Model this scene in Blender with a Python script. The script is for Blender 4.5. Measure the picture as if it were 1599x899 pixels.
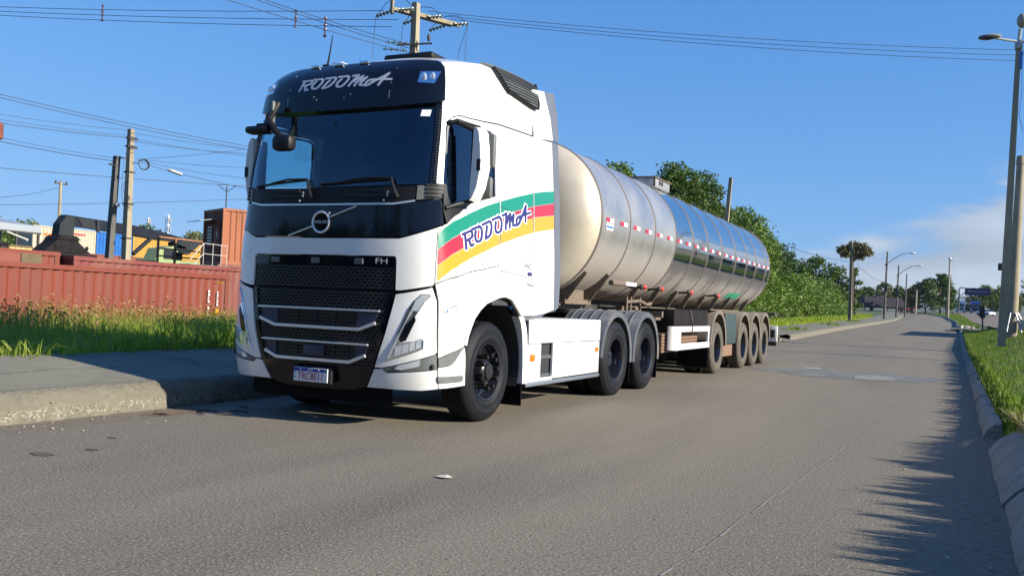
import bpy, bmesh, math, random
import numpy as np
from mathutils import Vector, Matrix, Quaternion, geometry

rad = math.radians
for o in list(bpy.data.objects):
    bpy.data.objects.remove(o, do_unlink=True)
SC = bpy.context.scene
COL = SC.collection
random.seed(7)
RNG = np.random.default_rng(7)

# ------------------------------------------------------------------ camera
CAM_POS = Vector((5.4739, -6.9763, 1.2231))
YAW, PITCH, ROLL = rad(-25.98673), rad(0.97933), rad(2.49431)
fwd = Vector((math.sin(YAW) * math.cos(PITCH), math.cos(YAW) * math.cos(PITCH), math.sin(PITCH)))
rgt = Vector((math.cos(YAW), -math.sin(YAW), 0))
upv = rgt.cross(fwd)
r2 = rgt * math.cos(ROLL) + upv * math.sin(ROLL)
u2 = -rgt * math.sin(ROLL) + upv * math.cos(ROLL)
cd = bpy.data.cameras.new("camera")
cam = bpy.data.objects.new("camera", cd)
COL.objects.link(cam)
cam.matrix_world = Matrix(((r2.x, u2.x, -fwd.x, CAM_POS.x), (r2.y, u2.y, -fwd.y, CAM_POS.y),
                           (r2.z, u2.z, -fwd.z, CAM_POS.z), (0, 0, 0, 1)))
cd.sensor_fit = 'HORIZONTAL'
cd.sensor_width = 36.0
cd.lens = 1419.79 / 1599 * 36.0
cd.clip_start = 0.05
cd.clip_end = 20000
SC.camera = cam

# ------------------------------------------------------------------ light
SUN_EL = rad(23)
sun_dir = Vector((1.0, 0.05, 0)).normalized()          # horizontal direction towards the sun
SUN_VEC = Vector((sun_dir.x * math.cos(SUN_EL), sun_dir.y * math.cos(SUN_EL), math.sin(SUN_EL)))
sd = bpy.data.lights.new("sun", 'SUN')
sd.energy = 5.0
sd.angle = rad(0.53)
sd.color = (1.0, 0.93, 0.80)
sun = bpy.data.objects.new("sun", sd)
COL.objects.link(sun)
sun.rotation_euler = (-SUN_VEC).to_track_quat('-Z', 'Y').to_euler()
sun.location = (20, -5, 30)

w = bpy.data.worlds.new("World")
SC.world = w
w.use_nodes = True
nt = w.node_tree
nt.nodes.clear()
N = nt.nodes.new
out = N('ShaderNodeOutputWorld')
bg = N('ShaderNodeBackground')
sky = N('ShaderNodeTexSky')
sky.sky_type = 'NISHITA'
sky.sun_disc = False
sky.sun_elevation = SUN_EL
sky.sun_rotation = math.atan2(SUN_VEC.x, SUN_VEC.y)
sky.air_density = 1.0
sky.dust_density = 0.15
sky.ozone_density = 2.0
sky.altitude = 0
bg.inputs['Strength'].default_value = 0.066
tint = N('ShaderNodeMix'); tint.data_type = 'RGBA'; tint.blend_type = 'MULTIPLY'
tint.inputs[0].default_value = 1.0
tint.inputs[7].default_value = (0.58, 1.06, 1.55, 1)
nt.links.new(sky.outputs[0], tint.inputs[6])
# soft shoulder so that the bright horizon keeps its blue, as in the photograph's exposure
def vm(op, a, b):
    m = N('ShaderNodeVectorMath'); m.operation = op
    for i, q in enumerate((a, b)):
        if isinstance(q, tuple): m.inputs[i].default_value = q
        else: nt.links.new(q, m.inputs[i])
    return m.outputs[0]
sx_ = vm('MULTIPLY', tint.outputs[2], (.119, .119, .119))
den_ = vm('ADD', vm('MULTIPLY', sx_, (2.18, 2.18, 2.18)), (1, 1, 1))
sky_col = vm('MULTIPLY', vm('DIVIDE', sx_, den_), (1.746 * .75 / .119, 1.746 / .119, 1.746 * 1.55 / .119))
# low cloud bank over the far end of the road, drawn into the sky from its direction
tc = N('ShaderNodeTexCoord')
sep = N('ShaderNodeSeparateXYZ')
nt.links.new(tc.outputs['Generated'], sep.inputs[0])
mp = N('ShaderNodeMapping')
mp.inputs['Scale'].default_value = (3.2, 3.2, 13.0)
nt.links.new(tc.outputs['Generated'], mp.inputs[0])
nz = N('ShaderNodeTexNoise')
nz.inputs['Scale'].default_value = 1.5
nz.inputs['Detail'].default_value = 7
nz.inputs['Roughness'].default_value = 0.52
nz.inputs['Distortion'].default_value = 0.3
nt.links.new(mp.outputs[0], nz.inputs[0])
def mr(src, a, b, c, d, smooth=True):
    m = N('ShaderNodeMapRange')
    if smooth: m.interpolation_type = 'SMOOTHSTEP'
    m.inputs['From Min'].default_value = a; m.inputs['From Max'].default_value = b
    m.inputs['To Min'].default_value = c; m.inputs['To Max'].default_value = d
    nt.links.new(src, m.inputs['Value'])
    return m.outputs[0]
def mth(op, a, b):
    m = N('ShaderNodeMath'); m.operation = op
    for i, v in enumerate((a, b)):
        if isinstance(v, (int, float)): m.inputs[i].default_value = v
        else: nt.links.new(v, m.inputs[i])
    return m.outputs[0]
# the bank stands higher towards +x; its upper edge is broken up by the noise
zlim = mth('MINIMUM', mth('ADD', mth('MULTIPLY', sep.outputs['X'], 0.42), 0.118), 0.145)
val = mth('ADD', mth('MULTIPLY', mth('SUBTRACT', zlim, sep.outputs['Z']), 9.0), mth('MULTIPLY', mth('SUBTRACT', nz.outputs[0], 0.5), 2.2))
mask = mth('MULTIPLY', mr(val, -0.08, 0.36, 0, 1), 0.92)
hs = N('ShaderNodeHueSaturation')
hs.inputs['Saturation'].default_value = 0.40
hs.inputs['Value'].default_value = 0.79
nt.links.new(sky_col, hs.inputs['Color'])
lit = mr(nz.outputs[0], 0.38, 0.68, 0.86, 1.22)
hs2 = N('ShaderNodeMix'); hs2.data_type = 'RGBA'; hs2.blend_type = 'MULTIPLY'
hs2.inputs[0].default_value = 1.0
cmb = N('ShaderNodeCombineXYZ')
for k in range(3): nt.links.new(lit, cmb.inputs[k])
nt.links.new(hs.outputs[0], hs2.inputs[6]); nt.links.new(cmb.outputs[0], hs2.inputs[7])
mx = N('ShaderNodeMix'); mx.data_type = 'RGBA'
nt.links.new(mask, mx.inputs[0])
nt.links.new(sky_col, mx.inputs[6]); nt.links.new(hs2.outputs[2], mx.inputs[7])
nt.links.new(mx.outputs[2], bg.inputs['Color'])
nt.links.new(bg.outputs[0], out.inputs[0])

SC.view_settings.view_transform = 'Standard'
SC.view_settings.look = 'None'
SC.view_settings.exposure = 0.85
SC.view_settings.gamma = 1.0
SC.render.engine = 'CYCLES'
SC.cycles.max_bounces = 8
SC.cycles.transparent_max_bounces = 12

# ------------------------------------------------------------------ materials
def new_mat(name):
    m = bpy.data.materials.new(name)
    m.use_nodes = True
    return m, m.node_tree, m.node_tree.nodes['Principled BSDF']

def mat(name, col, rough=0.5, metal=0.0, var=0.0, scale=6.0, coat=0.0, bump=0.0, bscale=40.0, dirt=None, dirt_scale=1.5,
        dirt_lo=0.5, dirt_hi=0.75, stretch=None, emit=None, spec=None, detail=5):
    m, t, p = new_mat(name)
    n, l = t.nodes, t.links
    p.inputs['Base Color'].default_value = (*col, 1)
    p.inputs['Roughness'].default_value = rough
    p.inputs['Metallic'].default_value = metal
    p.inputs['Coat Weight'].default_value = coat
    p.inputs['Coat Roughness'].default_value = 0.04
    if spec is not None: p.inputs['Specular IOR Level'].default_value = spec
    if emit:
        p.inputs['Emission Color'].default_value = (*emit[:3], 1)
        p.inputs['Emission Strength'].default_value = emit[3]
    c = n.new('ShaderNodeTexCoord')
    src = c.outputs['Object']
    if stretch:
        mpn = n.new('ShaderNodeMapping'); mpn.inputs['Scale'].default_value = stretch
        l.new(src, mpn.inputs[0]); src = mpn.outputs[0]
    cur = None
    if var > 0:
        tx = n.new('ShaderNodeTexNoise'); tx.inputs['Scale'].default_value = scale; tx.inputs['Detail'].default_value = detail
        tx.inputs['Roughness'].default_value = 0.6
        l.new(src, tx.inputs[0])
        rp = n.new('ShaderNodeValToRGB')
        rp.color_ramp.elements[0].position = 0.3; rp.color_ramp.elements[1].position = 0.7
        rp.color_ramp.elements[0].color = (*[max(0, v * (1 - var)) for v in col], 1)
        rp.color_ramp.elements[1].color = (*[min(1, v * (1 + var)) for v in col], 1)
        l.new(tx.outputs[0], rp.inputs[0])
        cur = rp.outputs[0]
    if dirt:
        t2 = n.new('ShaderNodeTexNoise'); t2.inputs['Scale'].default_value = dirt_scale; t2.inputs['Detail'].default_value = 8
        t2.inputs['Roughness'].default_value = 0.65
        l.new(src, t2.inputs[0])
        r2_ = n.new('ShaderNodeValToRGB')
        r2_.color_ramp.elements[0].position = dirt_lo; r2_.color_ramp.elements[1].position = dirt_hi
        l.new(t2.outputs[0], r2_.inputs[0])
        mxn = n.new('ShaderNodeMix'); mxn.data_type = 'RGBA'
        l.new(r2_.outputs[0], mxn.inputs[0])
        if cur is not None: l.new(cur, mxn.inputs[6])
        else: mxn.inputs[6].default_value = (*col, 1)
        mxn.inputs[7].default_value = (*dirt, 1)
        cur = mxn.outputs[2]
    if cur is not None: l.new(cur, p.inputs['Base Color'])
    if bump > 0:
        tb = n.new('ShaderNodeTexNoise'); tb.inputs['Scale'].default_value = bscale; tb.inputs['Detail'].default_value = 4
        l.new(src, tb.inputs[0])
        b = n.new('ShaderNodeBump'); b.inputs['Strength'].default_value = bump; b.inputs['Distance'].default_value = 0.02
        l.new(tb.outputs[0], b.inputs['Height']); l.new(b.outputs[0], p.inputs['Normal'])
    return m

M = {}
M['white'] = mat('white_paint', (0.76, 0.76, 0.735), 0.30, coat=0.6, var=0.02, scale=2, dirt=(0.60, 0.565, 0.50), dirt_scale=1.3, dirt_lo=0.50, dirt_hi=0.95)
M['black_gloss'] = mat('black_gloss_paint', (0.004, 0.005, 0.010), 0.10, coat=0.25, spec=0.3)
M['black'] = mat('black_plastic', (0.010, 0.010, 0.012), 0.5, spec=0.3, var=0.2, scale=8)
M['rubber_flap'] = mat('rubber_flap', (0.006, 0.006, 0.007), 0.8, spec=0.1)
M['dark'] = mat('dark_interior', (0.020, 0.022, 0.026), 0.8)
M['navy_trim'] = mat('dark_blue_trim', (0.03, 0.035, 0.06), 0.5)
M['grey_plastic'] = mat('grey_plastic', (0.115, 0.125, 0.12), 0.55, var=0.12, scale=5)
M['strip_grey'] = mat('grey_rubber_edge', (0.10, 0.115, 0.15), 0.6, var=0.08)
M['mudguard'] = mat('mudguard_plastic', (0.085, 0.095, 0.115), 0.5, var=0.2, scale=6, dirt=(0.26, 0.21, 0.16), dirt_scale=3, dirt_lo=0.5, dirt_hi=0.8)
M['mudguard_dusty'] = mat('mudguard_dusty', (0.15, 0.125, 0.098), 0.8, var=0.25, scale=4, dirt=(0.10, 0.09, 0.08), dirt_scale=4)
M['chrome'] = mat('chrome', (0.82, 0.82, 0.84), 0.08, metal=1)
M['trim_bright'] = mat('bright_trim', (0.78, 0.79, 0.80), 0.42, metal=0.75)
M['satin'] = mat('satin_aluminium', (0.62, 0.61, 0.58), 0.33, metal=1)
M['alu_blue'] = mat('aluminium_sill', (0.32, 0.36, 0.44), 0.35, metal=0.7)
M['silver_letter'] = mat('silver_lettering', (0.55, 0.56, 0.58), 0.4, metal=0.25)
M['green'] = mat('green_decal', (0.002, 0.20, 0.125), 0.3, coat=0.5)
M['red'] = mat('red_decal', (0.40, 0.012, 0.035), 0.3, coat=0.5)
M['yellow'] = mat('yellow_decal', (0.50, 0.29, 0.008), 0.3, coat=0.5)
M['navy'] = mat('navy_decal', (0.018, 0.012, 0.13), 0.3, coat=0.5)
M['white_decal'] = mat('white_decal', (0.8, 0.8, 0.8), 0.35)
M['orange_lens'] = mat('orange_lens', (0.85, 0.16, 0.01), 0.15)
M['red_lens'] = mat('red_lens', (0.65, 0.03, 0.015), 0.2)
M['plate_white'] = mat('plate_white', (0.72, 0.72, 0.72), 0.4)
M['plate_blue'] = mat('plate_blue', (0.01, 0.015, 0.30), 0.35)
M['plate_red'] = mat('plate_red', (0.33, 0.01, 0.03), 0.4)
M['lamp_inside'] = mat('lamp_reflector', (0.62, 0.66, 0.72), 0.10, metal=0.9, var=0.4, scale=22, coat=1.0)
M['lamp_clear'] = mat('lamp_clear_lens', (0.72, 0.78, 0.84), 0.05, metal=0.5, coat=1.0)
M['tyre'] = mat('tyre_rubber', (0.008, 0.009, 0.012), 0.6, spec=0.22, var=0.25, scale=10, bump=0.12, bscale=60, dirt=(0.020, 0.0195, 0.019), dirt_scale=4, dirt_lo=0.55, dirt_hi=0.85)
M['tyre_dusty'] = mat('tyre_dusty', (0.10, 0.085, 0.066), 0.85, var=0.3, scale=6, bump=0.15, bscale=50, dirt=(0.045, 0.040, 0.036), dirt_scale=5, dirt_lo=0.45, dirt_hi=0.8)
M['rim_black'] = mat('rim_black', (0.012, 0.013, 0.022), 0.18, coat=0.6)
M['hub_black'] = mat('hub_black', (0.025, 0.025, 0.028), 0.32, metal=0.4)
M['steel_dark'] = mat('dark_frame_steel', (0.030, 0.028, 0.027), 0.6, var=0.3, scale=5, dirt=(0.12, 0.095, 0.07), dirt_scale=3)
M['frame_dusty'] = mat('dusty_frame_steel', (0.15, 0.115, 0.084), 0.8, var=0.3, scale=4, dirt=(0.06, 0.05, 0.045), dirt_scale=4)
M['guard_white'] = mat('white_guard_paint', (0.72, 0.71, 0.68), 0.4, var=0.04, dirt=(0.40, 0.35, 0.29), dirt_scale=5, dirt_lo=0.62, dirt_hi=0.95)
M['tarp'] = mat('dark_green_flap', (0.022, 0.045, 0.048), 0.7, var=0.35, scale=5, bump=0.3, bscale=9)
M['ring'] = mat('tank_band', (0.20, 0.17, 0.15), 0.5, metal=0.5)
M['wood'] = mat('weathered_board', (0.19, 0.115, 0.075), 0.8, var=0.35, scale=4, stretch=(1, 8, 8))
M['tape_red'] = mat('reflector_red', (0.62, 0.02, 0.05), 0.3)
M['tape_white'] = mat('reflector_white', (0.75, 0.75, 0.72), 0.3)
M['label_blue'] = mat('label_blue', (0.03, 0.16, 0.45), 0.4)
M['sign_green'] = mat('sign_green', (0.03, 0.36, 0.22), 0.5)
M['interior'] = mat('cab_interior', (0.035, 0.037, 0.045), 0.8)
M['seat'] = mat('seat_fabric', (0.05, 0.05, 0.06), 0.9)

def glass_mat(name, tint, fac=0.08, rough=0.01):
    m = bpy.data.materials.new(name); m.use_nodes = True
    t = m.node_tree; t.nodes.clear()
    o = t.nodes.new('ShaderNodeOutputMaterial')
    tr = t.nodes.new('ShaderNodeBsdfTransparent'); tr.inputs[0].default_value = (*tint, 1)
    gl = t.nodes.new('ShaderNodeBsdfGlossy'); gl.inputs['Roughness'].default_value = rough
    gl.inputs[0].default_value = (0.62, 0.78, 1.0, 1)
    fr = t.nodes.new('ShaderNodeLayerWeight'); fr.inputs[0].default_value = 0.5
    pw = t.nodes.new('ShaderNodeMath'); pw.operation = 'POWER'; pw.inputs[1].default_value = 4.5; t.links.new(fr.outputs['Facing'], pw.inputs[0])
    ma = t.nodes.new('ShaderNodeMath'); ma.operation = 'ADD'; ma.inputs[1].default_value = fac; ma.use_clamp = True
    ms = t.nodes.new('ShaderNodeMixShader')
    t.links.new(pw.outputs[0], ma.inputs[0]); t.links.new(ma.outputs[0], ms.inputs[0])
    t.links.new(tr.outputs[0], ms.inputs[1]); t.links.new(gl.outputs[0], ms.inputs[2])
    t.links.new(ms.outputs[0], o.inputs[0])
    return m
M['glass'] = glass_mat('tinted_windscreen', (0.36, 0.64, 0.68), 0.085)
M['glass_side'] = glass_mat('tinted_side_glass', (0.66, 0.80, 0.86), 0.12)

def ground_mat(name, cols, scales, rough=0.9, bump=0.4, bscale=120.0, bdist=0.01, speck=None, extra=None):
    """layered noise colours: cols = base, then (colour, noise scale, lo, hi) layers"""
    m, t, p = new_mat(name)
    n, l = t.nodes, t.links
    p.inputs['Roughness'].default_value = rough
    c = n.new('ShaderNodeTexCoord')
    cur = None
    base = cols[0]
    for (col, sc, lo, hi, st) in cols[1:]:
        src = c.outputs['Object']
        if st:
            mpn = n.new('ShaderNodeMapping'); mpn.inputs['Scale'].default_value = st; l.new(src, mpn.inputs[0]); src = mpn.outputs[0]
        tx = n.new('ShaderNodeTexNoise'); tx.inputs['Scale'].default_value = sc; tx.inputs['Detail'].default_value = 6
        tx.inputs['Roughness'].default_value = 0.62
        l.new(src, tx.inputs[0])
        rp = n.new('ShaderNodeValToRGB')
        rp.color_ramp.elements[0].position = lo; rp.color_ramp.elements[1].position = hi
        l.new(tx.outputs[0], rp.inputs[0])
        mxn = n.new('ShaderNodeMix'); mxn.data_type = 'RGBA'
        l.new(rp.outputs[0], mxn.inputs[0])
        if cur is None: mxn.inputs[6].default_value = (*base, 1)
        else: l.new(cur, mxn.inputs[6])
        mxn.inputs[7].default_value = (*col, 1)
        cur = mxn.outputs[2]
    l.new(cur, p.inputs['Base Color'])
    if bump:
        tb = n.new('ShaderNodeTexNoise'); tb.inputs['Scale'].default_value = bscale; tb.inputs['Detail'].default_value = 3
        l.new(c.outputs['Object'], tb.inputs[0])
        b = n.new('ShaderNodeBump'); b.inputs['Strength'].default_value = bump; b.inputs['Distance'].default_value = bdist
        l.new(tb.outputs[0], b.inputs['Height']); l.new(b.outputs[0], p.inputs['Normal'])
    return m

M['asphalt'] = ground_mat('worn_asphalt', [(0.140, 0.115, 0.078),
    ((0.182, 0.150, 0.104), 0.5, 0.40, 0.64, (1, 0.10, 1)),
    ((0.098, 0.081, 0.060), 0.55, 0.52, 0.76, (1, 0.22, 1)),
    ((0.17, 0.125, 0.080), 0.8, 0.60, 0.80, None),
    ((0.34, 0.30, 0.235), 62, 0.50, 0.68, None),
    ((0.03, 0.028, 0.027), 48, 0.53, 0.70, None),
    ((0.055, 0.052, 0.052), 1.7, 0.71, 0.80, None)], None, rough=0.92, bump=0.45, bscale=62, bdist=0.012)
def silt_edges():
    """dirt washed to both sides of the carriageway, blended into the asphalt by a noisy edge"""
    t = M['asphalt'].node_tree; n, l = t.nodes, t.links; p = n['Principled BSDF']
    old = p.inputs['Base Color'].links[0].from_socket
    c = n.new('ShaderNodeTexCoord'); sp = n.new('ShaderNodeSeparateXYZ'); l.new(c.outputs['Object'], sp.inputs[0])
    tx = n.new('ShaderNodeTexNoise'); tx.inputs['Scale'].default_value = 1.1; tx.inputs['Detail'].default_value = 7; tx.inputs['Roughness'].default_value = .65
    l.new(c.outputs['Object'], tx.inputs[0])
    wob = n.new('ShaderNodeMath'); wob.operation = 'MULTIPLY_ADD'; wob.inputs[1].default_value = 1.6; wob.inputs[2].default_value = -.8; l.new(tx.outputs[0], wob.inputs[0])
    def edge(op, a, b):
        q = n.new('ShaderNodeMath'); q.operation = op; l.new(sp.outputs[0], q.inputs[0]); l.new(wob.outputs[0], q.inputs[1])
        r = n.new('ShaderNodeMapRange'); r.interpolation_type = 'SMOOTHSTEP'; r.inputs[1].default_value = a; r.inputs[2].default_value = b; l.new(q.outputs[0], r.inputs[0]); return r.outputs[0]
    mxm = n.new('ShaderNodeMath'); mxm.operation = 'MAXIMUM'; l.new(edge('ADD', 5.15, 5.75), mxm.inputs[0]); l.new(edge('ADD', -1.05, -1.55), mxm.inputs[1])
    fine = n.new('ShaderNodeTexNoise'); fine.inputs['Scale'].default_value = 18; fine.inputs['Detail'].default_value = 6; l.new(c.outputs['Object'], fine.inputs[0])
    rp = n.new('ShaderNodeValToRGB'); rp.color_ramp.elements[0].position = .35; rp.color_ramp.elements[1].position = .68
    rp.color_ramp.elements[0].color = (0.105, 0.084, 0.060, 1); rp.color_ramp.elements[1].color = (0.215, 0.175, 0.125, 1); l.new(fine.outputs[0], rp.inputs[0])
    sc = n.new('ShaderNodeMath'); sc.operation = 'MULTIPLY'; sc.inputs[1].default_value = .85; l.new(mxm.outputs[0], sc.inputs[0])
    mxn = n.new('ShaderNodeMix'); mxn.data_type = 'RGBA'; l.new(sc.outputs[0], mxn.inputs[0]); l.new(old, mxn.inputs[6]); l.new(rp.outputs[0], mxn.inputs[7])
    # rust coloured patch of earth below the left kerb
    l.new(mxn.outputs[2], p.inputs['Base Color'])
silt_edges()
M['patch'] = ground_mat('asphalt_patch', [(0.12, 0.125, 0.115), ((0.22, 0.21, 0.18), 3, 0.45, 0.7, None), ((0.08, 0.085, 0.085), 2, 0.5, 0.7, None)], None, bump=0.6, bscale=60)
M['concrete'] = ground_mat('pavement_concrete', [(0.160, 0.150, 0.108), ((0.20, 0.185, 0.132), 0.9, 0.4, 0.7, None),
    ((0.125, 0.118, 0.088), 2.2, 0.50, 0.78, None), ((0.33, 0.31, 0.27), 45, 0.58, 0.75, None)], None, bump=0.3, bscale=80)
M['kerb'] = ground_mat('rough_kerb_concrete', [(0.150, 0.134, 0.098), ((0.115, 0.103, 0.078), 3, 0.45, 0.72, None),
    ((0.20, 0.18, 0.135), 14, 0.56, 0.74, None), ((0.15, 0.13, 0.10), 26, 0.60, 0.75, None)], None, bump=0.9, bscale=22, bdist=0.03)
def kerb_chips():
    """pale aggregate laid bare in a ragged band low on the kerb face"""
    t = M['kerb'].node_tree; n, l = t.nodes, t.links; p = n['Principled BSDF']; old = p.inputs['Base Color'].links[0].from_socket
    c = n.new('ShaderNodeTexCoord'); sp = n.new('ShaderNodeSeparateXYZ'); l.new(c.outputs['Object'], sp.inputs[0])
    a = n.new('ShaderNodeTexNoise'); a.inputs['Scale'].default_value = 3.2; a.inputs['Detail'].default_value = 5; l.new(c.outputs['Object'], a.inputs[0])
    z = n.new('ShaderNodeMath'); z.operation = 'MULTIPLY_ADD'; z.inputs[1].default_value = .16; l.new(a.outputs[0], z.inputs[0]); l.new(sp.outputs[2], z.inputs[2])
    def rng(src, u, v):
        r = n.new('ShaderNodeMapRange'); r.interpolation_type = 'SMOOTHSTEP'; r.inputs[1].default_value = u; r.inputs[2].default_value = v; l.new(src, r.inputs[0]); return r.outputs[0]
    vz = n.new('ShaderNodeTexVoronoi'); vz.inputs['Scale'].default_value = 38; l.new(c.outputs['Object'], vz.inputs[0])
    b = n.new('ShaderNodeTexNoise'); b.inputs['Scale'].default_value = 17; b.inputs['Detail'].default_value = 4; l.new(c.outputs['Object'], b.inputs[0])
    def mul(x, y):
        q = n.new('ShaderNodeMath'); q.operation = 'MULTIPLY'; l.new(x, q.inputs[0]); l.new(y, q.inputs[1]); return q.outputs[0]
    m = mul(mul(rng(z.outputs[0], .215, .165), rng(z.outputs[0], .085, .125)), mul(rng(vz.outputs['Distance'], .62, .30), rng(b.outputs[0], .42, .56)))
    mx = n.new('ShaderNodeMix'); mx.data_type = 'RGBA'; l.new(m, mx.inputs[0]); l.new(old, mx.inputs[6]); mx.inputs[7].default_value = (0.27, 0.25, 0.195, 1)
    l.new(mx.outputs[2], p.inputs['Base Color'])
kerb_chips()
M['kerb_grey'] = ground_mat('grey_kerb_concrete', [(0.22, 0.215, 0.19), ((0.15, 0.145, 0.13), 4, 0.45, 0.72, None),
    ((0.30, 0.285, 0.24), 10, 0.55, 0.78, None)], None, bump=0.7, bscale=30, bdist=0.02)
M['soil'] = ground_mat('soil_grass_ground', [(0.075, 0.100, 0.028), ((0.12, 0.095, 0.050), 1.6, 0.5, 0.75, None), ((0.035, 0.055, 0.016), 6, 0.45, 0.7, None)], None, bump=0.5, bscale=20)
M['silt'] = ground_mat('gutter_silt', [(0.16, 0.135, 0.10), ((0.22, 0.19, 0.145), 3, 0.45, 0.7, None), ((0.09, 0.075, 0.058), 9, 0.55, 0.75, None)], None, bump=0.8, bscale=45)

def leaf_mat(name, a, b, c, sc=2.0, trans=0.15):
    m, t, p = new_mat(name)
    n, l = t.nodes, t.links
    tcn = n.new('ShaderNodeTexCoord')
    tx = n.new('ShaderNodeTexNoise'); tx.inputs['Scale'].default_value = sc; tx.inputs['Detail'].default_value = 8
    tx.inputs['Roughness'].default_value = 0.75
    l.new(tcn.outputs['Object'], tx.inputs[0])
    rp = n.new('ShaderNodeValToRGB')
    e = rp.color_ramp.elements
    e[0].position = 0.32; e[0].color = (*a, 1)
    e[1].position = 0.68; e[1].color = (*c, 1)
    k = e.new(0.5); k.color = (*b, 1)
    l.new(tx.outputs[0], rp.inputs[0])
    l.new(rp.outputs[0], p.inputs['Base Color'])
    p.inputs['Roughness'].default_value = 0.55
    p.inputs['Specular IOR Level'].default_value = 0.3
    tl = n.new('ShaderNodeBsdfTranslucent')
    mul = n.new('ShaderNodeMix'); mul.data_type = 'RGBA'; mul.blend_type = 'MULTIPLY'; mul.inputs[0].default_value = 1
    mul.inputs[7].default_value = (1.3, 1.5, 0.5, 1)
    l.new(rp.outputs[0], mul.inputs[6]); l.new(mul.outputs[2], tl.inputs[0])
    ms = n.new('ShaderNodeMixShader'); ms.inputs[0].default_value = trans
    l.new(p.outputs[0], ms.inputs[1]); l.new(tl.outputs[0], ms.inputs[2])
    l.new(ms.outputs[0], n['Material Output'].inputs[0])
    return m
M['leaf'] = leaf_mat('tree_leaves', (0.026, 0.050, 0.010), (0.062, 0.108, 0.017), (0.150, 0.205, 0.036), 2.6)
M['leaf_dark'] = leaf_mat('dark_tree_leaves', (0.028, 0.055, 0.014), (0.055, 0.10, 0.022), (0.11, 0.165, 0.036))
M['leaf_bright'] = leaf_mat('vine_leaves', (0.048, 0.088, 0.012), (0.105, 0.172, 0.024), (0.21, 0.275, 0.05), 2.6)
M['leaf_brown'] = leaf_mat('brown_leaves', (0.09, 0.065, 0.032), (0.14, 0.115, 0.045), (0.13, 0.16, 0.045))
M['leaf_far'] = leaf_mat('far_leaves', (0.07, 0.10, 0.03), (0.13, 0.15, 0.04), (0.20, 0.20, 0.055))
M['grass'] = leaf_mat('tall_grass', (0.12, 0.17, 0.026), (0.27, 0.33, 0.052), (0.46, 0.48, 0.12), 4.5, 0.45)
M['grass_seed'] = leaf_mat('seed_heads', (0.22, 0.13, 0.06), (0.32, 0.18, 0.075), (0.30, 0.25, 0.09), 3.0, 0.2)
M['lawn'] = leaf_mat('lawn_grass', (0.060, 0.105, 0.013), (0.125, 0.185, 0.024), (0.23, 0.28, 0.055), 2.5, 0.3)
M['straw'] = leaf_mat('dry_grass', (0.30, 0.22, 0.10), (0.40, 0.30, 0.14), (0.24, 0.24, 0.07), 3, 0.2)
M['bark'] = mat('bark', (0.10, 0.075, 0.055), 0.9, var=0.3, scale=5, bump=0.6, bscale=15)

M['box_red'] = mat('red_oxide_container', (0.172, 0.032, 0.0155), 0.55, var=0.10, scale=1.5, dirt=(0.15, 0.048, 0.030), dirt_scale=0.8, dirt_lo=0.5, dirt_hi=0.85, stretch=(1, 1, 0.25))
M['box_red_dark'] = mat('dark_red_container', (0.17, 0.036, 0.030), 0.6, var=0.12, scale=1.5, dirt=(0.20, 0.09, 0.06), dirt_scale=1.0, stretch=(1, 1, 0.25))
M['box_orange'] = mat('faded_orange_container', (0.30, 0.092, 0.034), 0.65, var=0.12, scale=1.2, dirt=(0.20, 0.062, 0.028), dirt_scale=1.0, dirt_lo=0.48, dirt_hi=0.72, stretch=(1, 1, 0.15))
M['box_rust_shade'] = mat('rust_and_shade_end', (0.20, 0.055, 0.035), 0.7, var=0.2, scale=2, dirt=(0.11, 0.05, 0.035), dirt_scale=2)  # rust red; also stands in for shade on the orange box's end
M['box_white'] = mat('off_white_container', (0.44, 0.385, 0.29), 0.6, var=0.06, dirt=(0.42, 0.24, 0.12), dirt_scale=1.1, dirt_lo=0.60, dirt_hi=0.75, stretch=(1, 1, 0.4))
M['box_blue'] = mat('blue_container', (0.008, 0.105, 0.36), 0.55, var=0.10, scale=1)
M['box_yellow'] = mat('yellow_container', (0.42, 0.225, 0.033), 0.6, var=0.10, scale=1, dirt=(0.40, 0.22, 0.06), dirt_scale=1.5, dirt_lo=0.58, dirt_hi=0.8)
M['crate_yellow'] = mat('pale_yellow_panel', (0.55, 0.40, 0.15), 0.7, var=0.10, scale=3)
M['brown_panel'] = mat('brown_panel', (0.115, 0.085, 0.045), 0.8, var=0.25, scale=3)
M['boom'] = mat('dark_blue_grey_boom', (0.008, 0.011, 0.020), 0.55, spec=0.2, var=0.2, scale=1.5)
M['boom_paler'] = mat('boom_grey', (0.022, 0.026, 0.030), 0.7, spec=0.2, var=0.2, scale=2)  # somewhat paler grey than the boom itself
M['machine_dark'] = mat('greasy_dark_steel', (0.014, 0.012, 0.013), 0.8, spec=0.15, var=0.4, scale=3)
M['machine_green'] = mat('pale_green_machine_paint', (0.24, 0.30, 0.14), 0.5, var=0.15)
M['rail_rust'] = mat('rusty_rail', (0.30, 0.13, 0.06), 0.8, var=0.3, scale=5)
M['rail_white'] = mat('white_rail', (0.48, 0.46, 0.42), 0.6, var=0.08)
M['roof_sheet'] = mat('pale_roof_sheet', (0.26, 0.29, 0.32), 0.5, var=0.06)
M['pole'] = mat('weathered_concrete_pole', (0.30, 0.255, 0.175), 0.9, var=0.22, scale=3, bump=0.4, bscale=25, dirt=(0.16, 0.135, 0.10), dirt_scale=1.2, dirt_lo=0.5, dirt_hi=0.75, stretch=(1, 1, 0.3))
M['pole_dark'] = mat('dark_concrete_pole', (0.10, 0.095, 0.085), 0.9, var=0.25, scale=3, stretch=(1, 1, 0.3))
M['galv'] = mat('galvanised_steel', (0.34, 0.35, 0.36), 0.5, metal=0.6, var=0.1)
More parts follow.
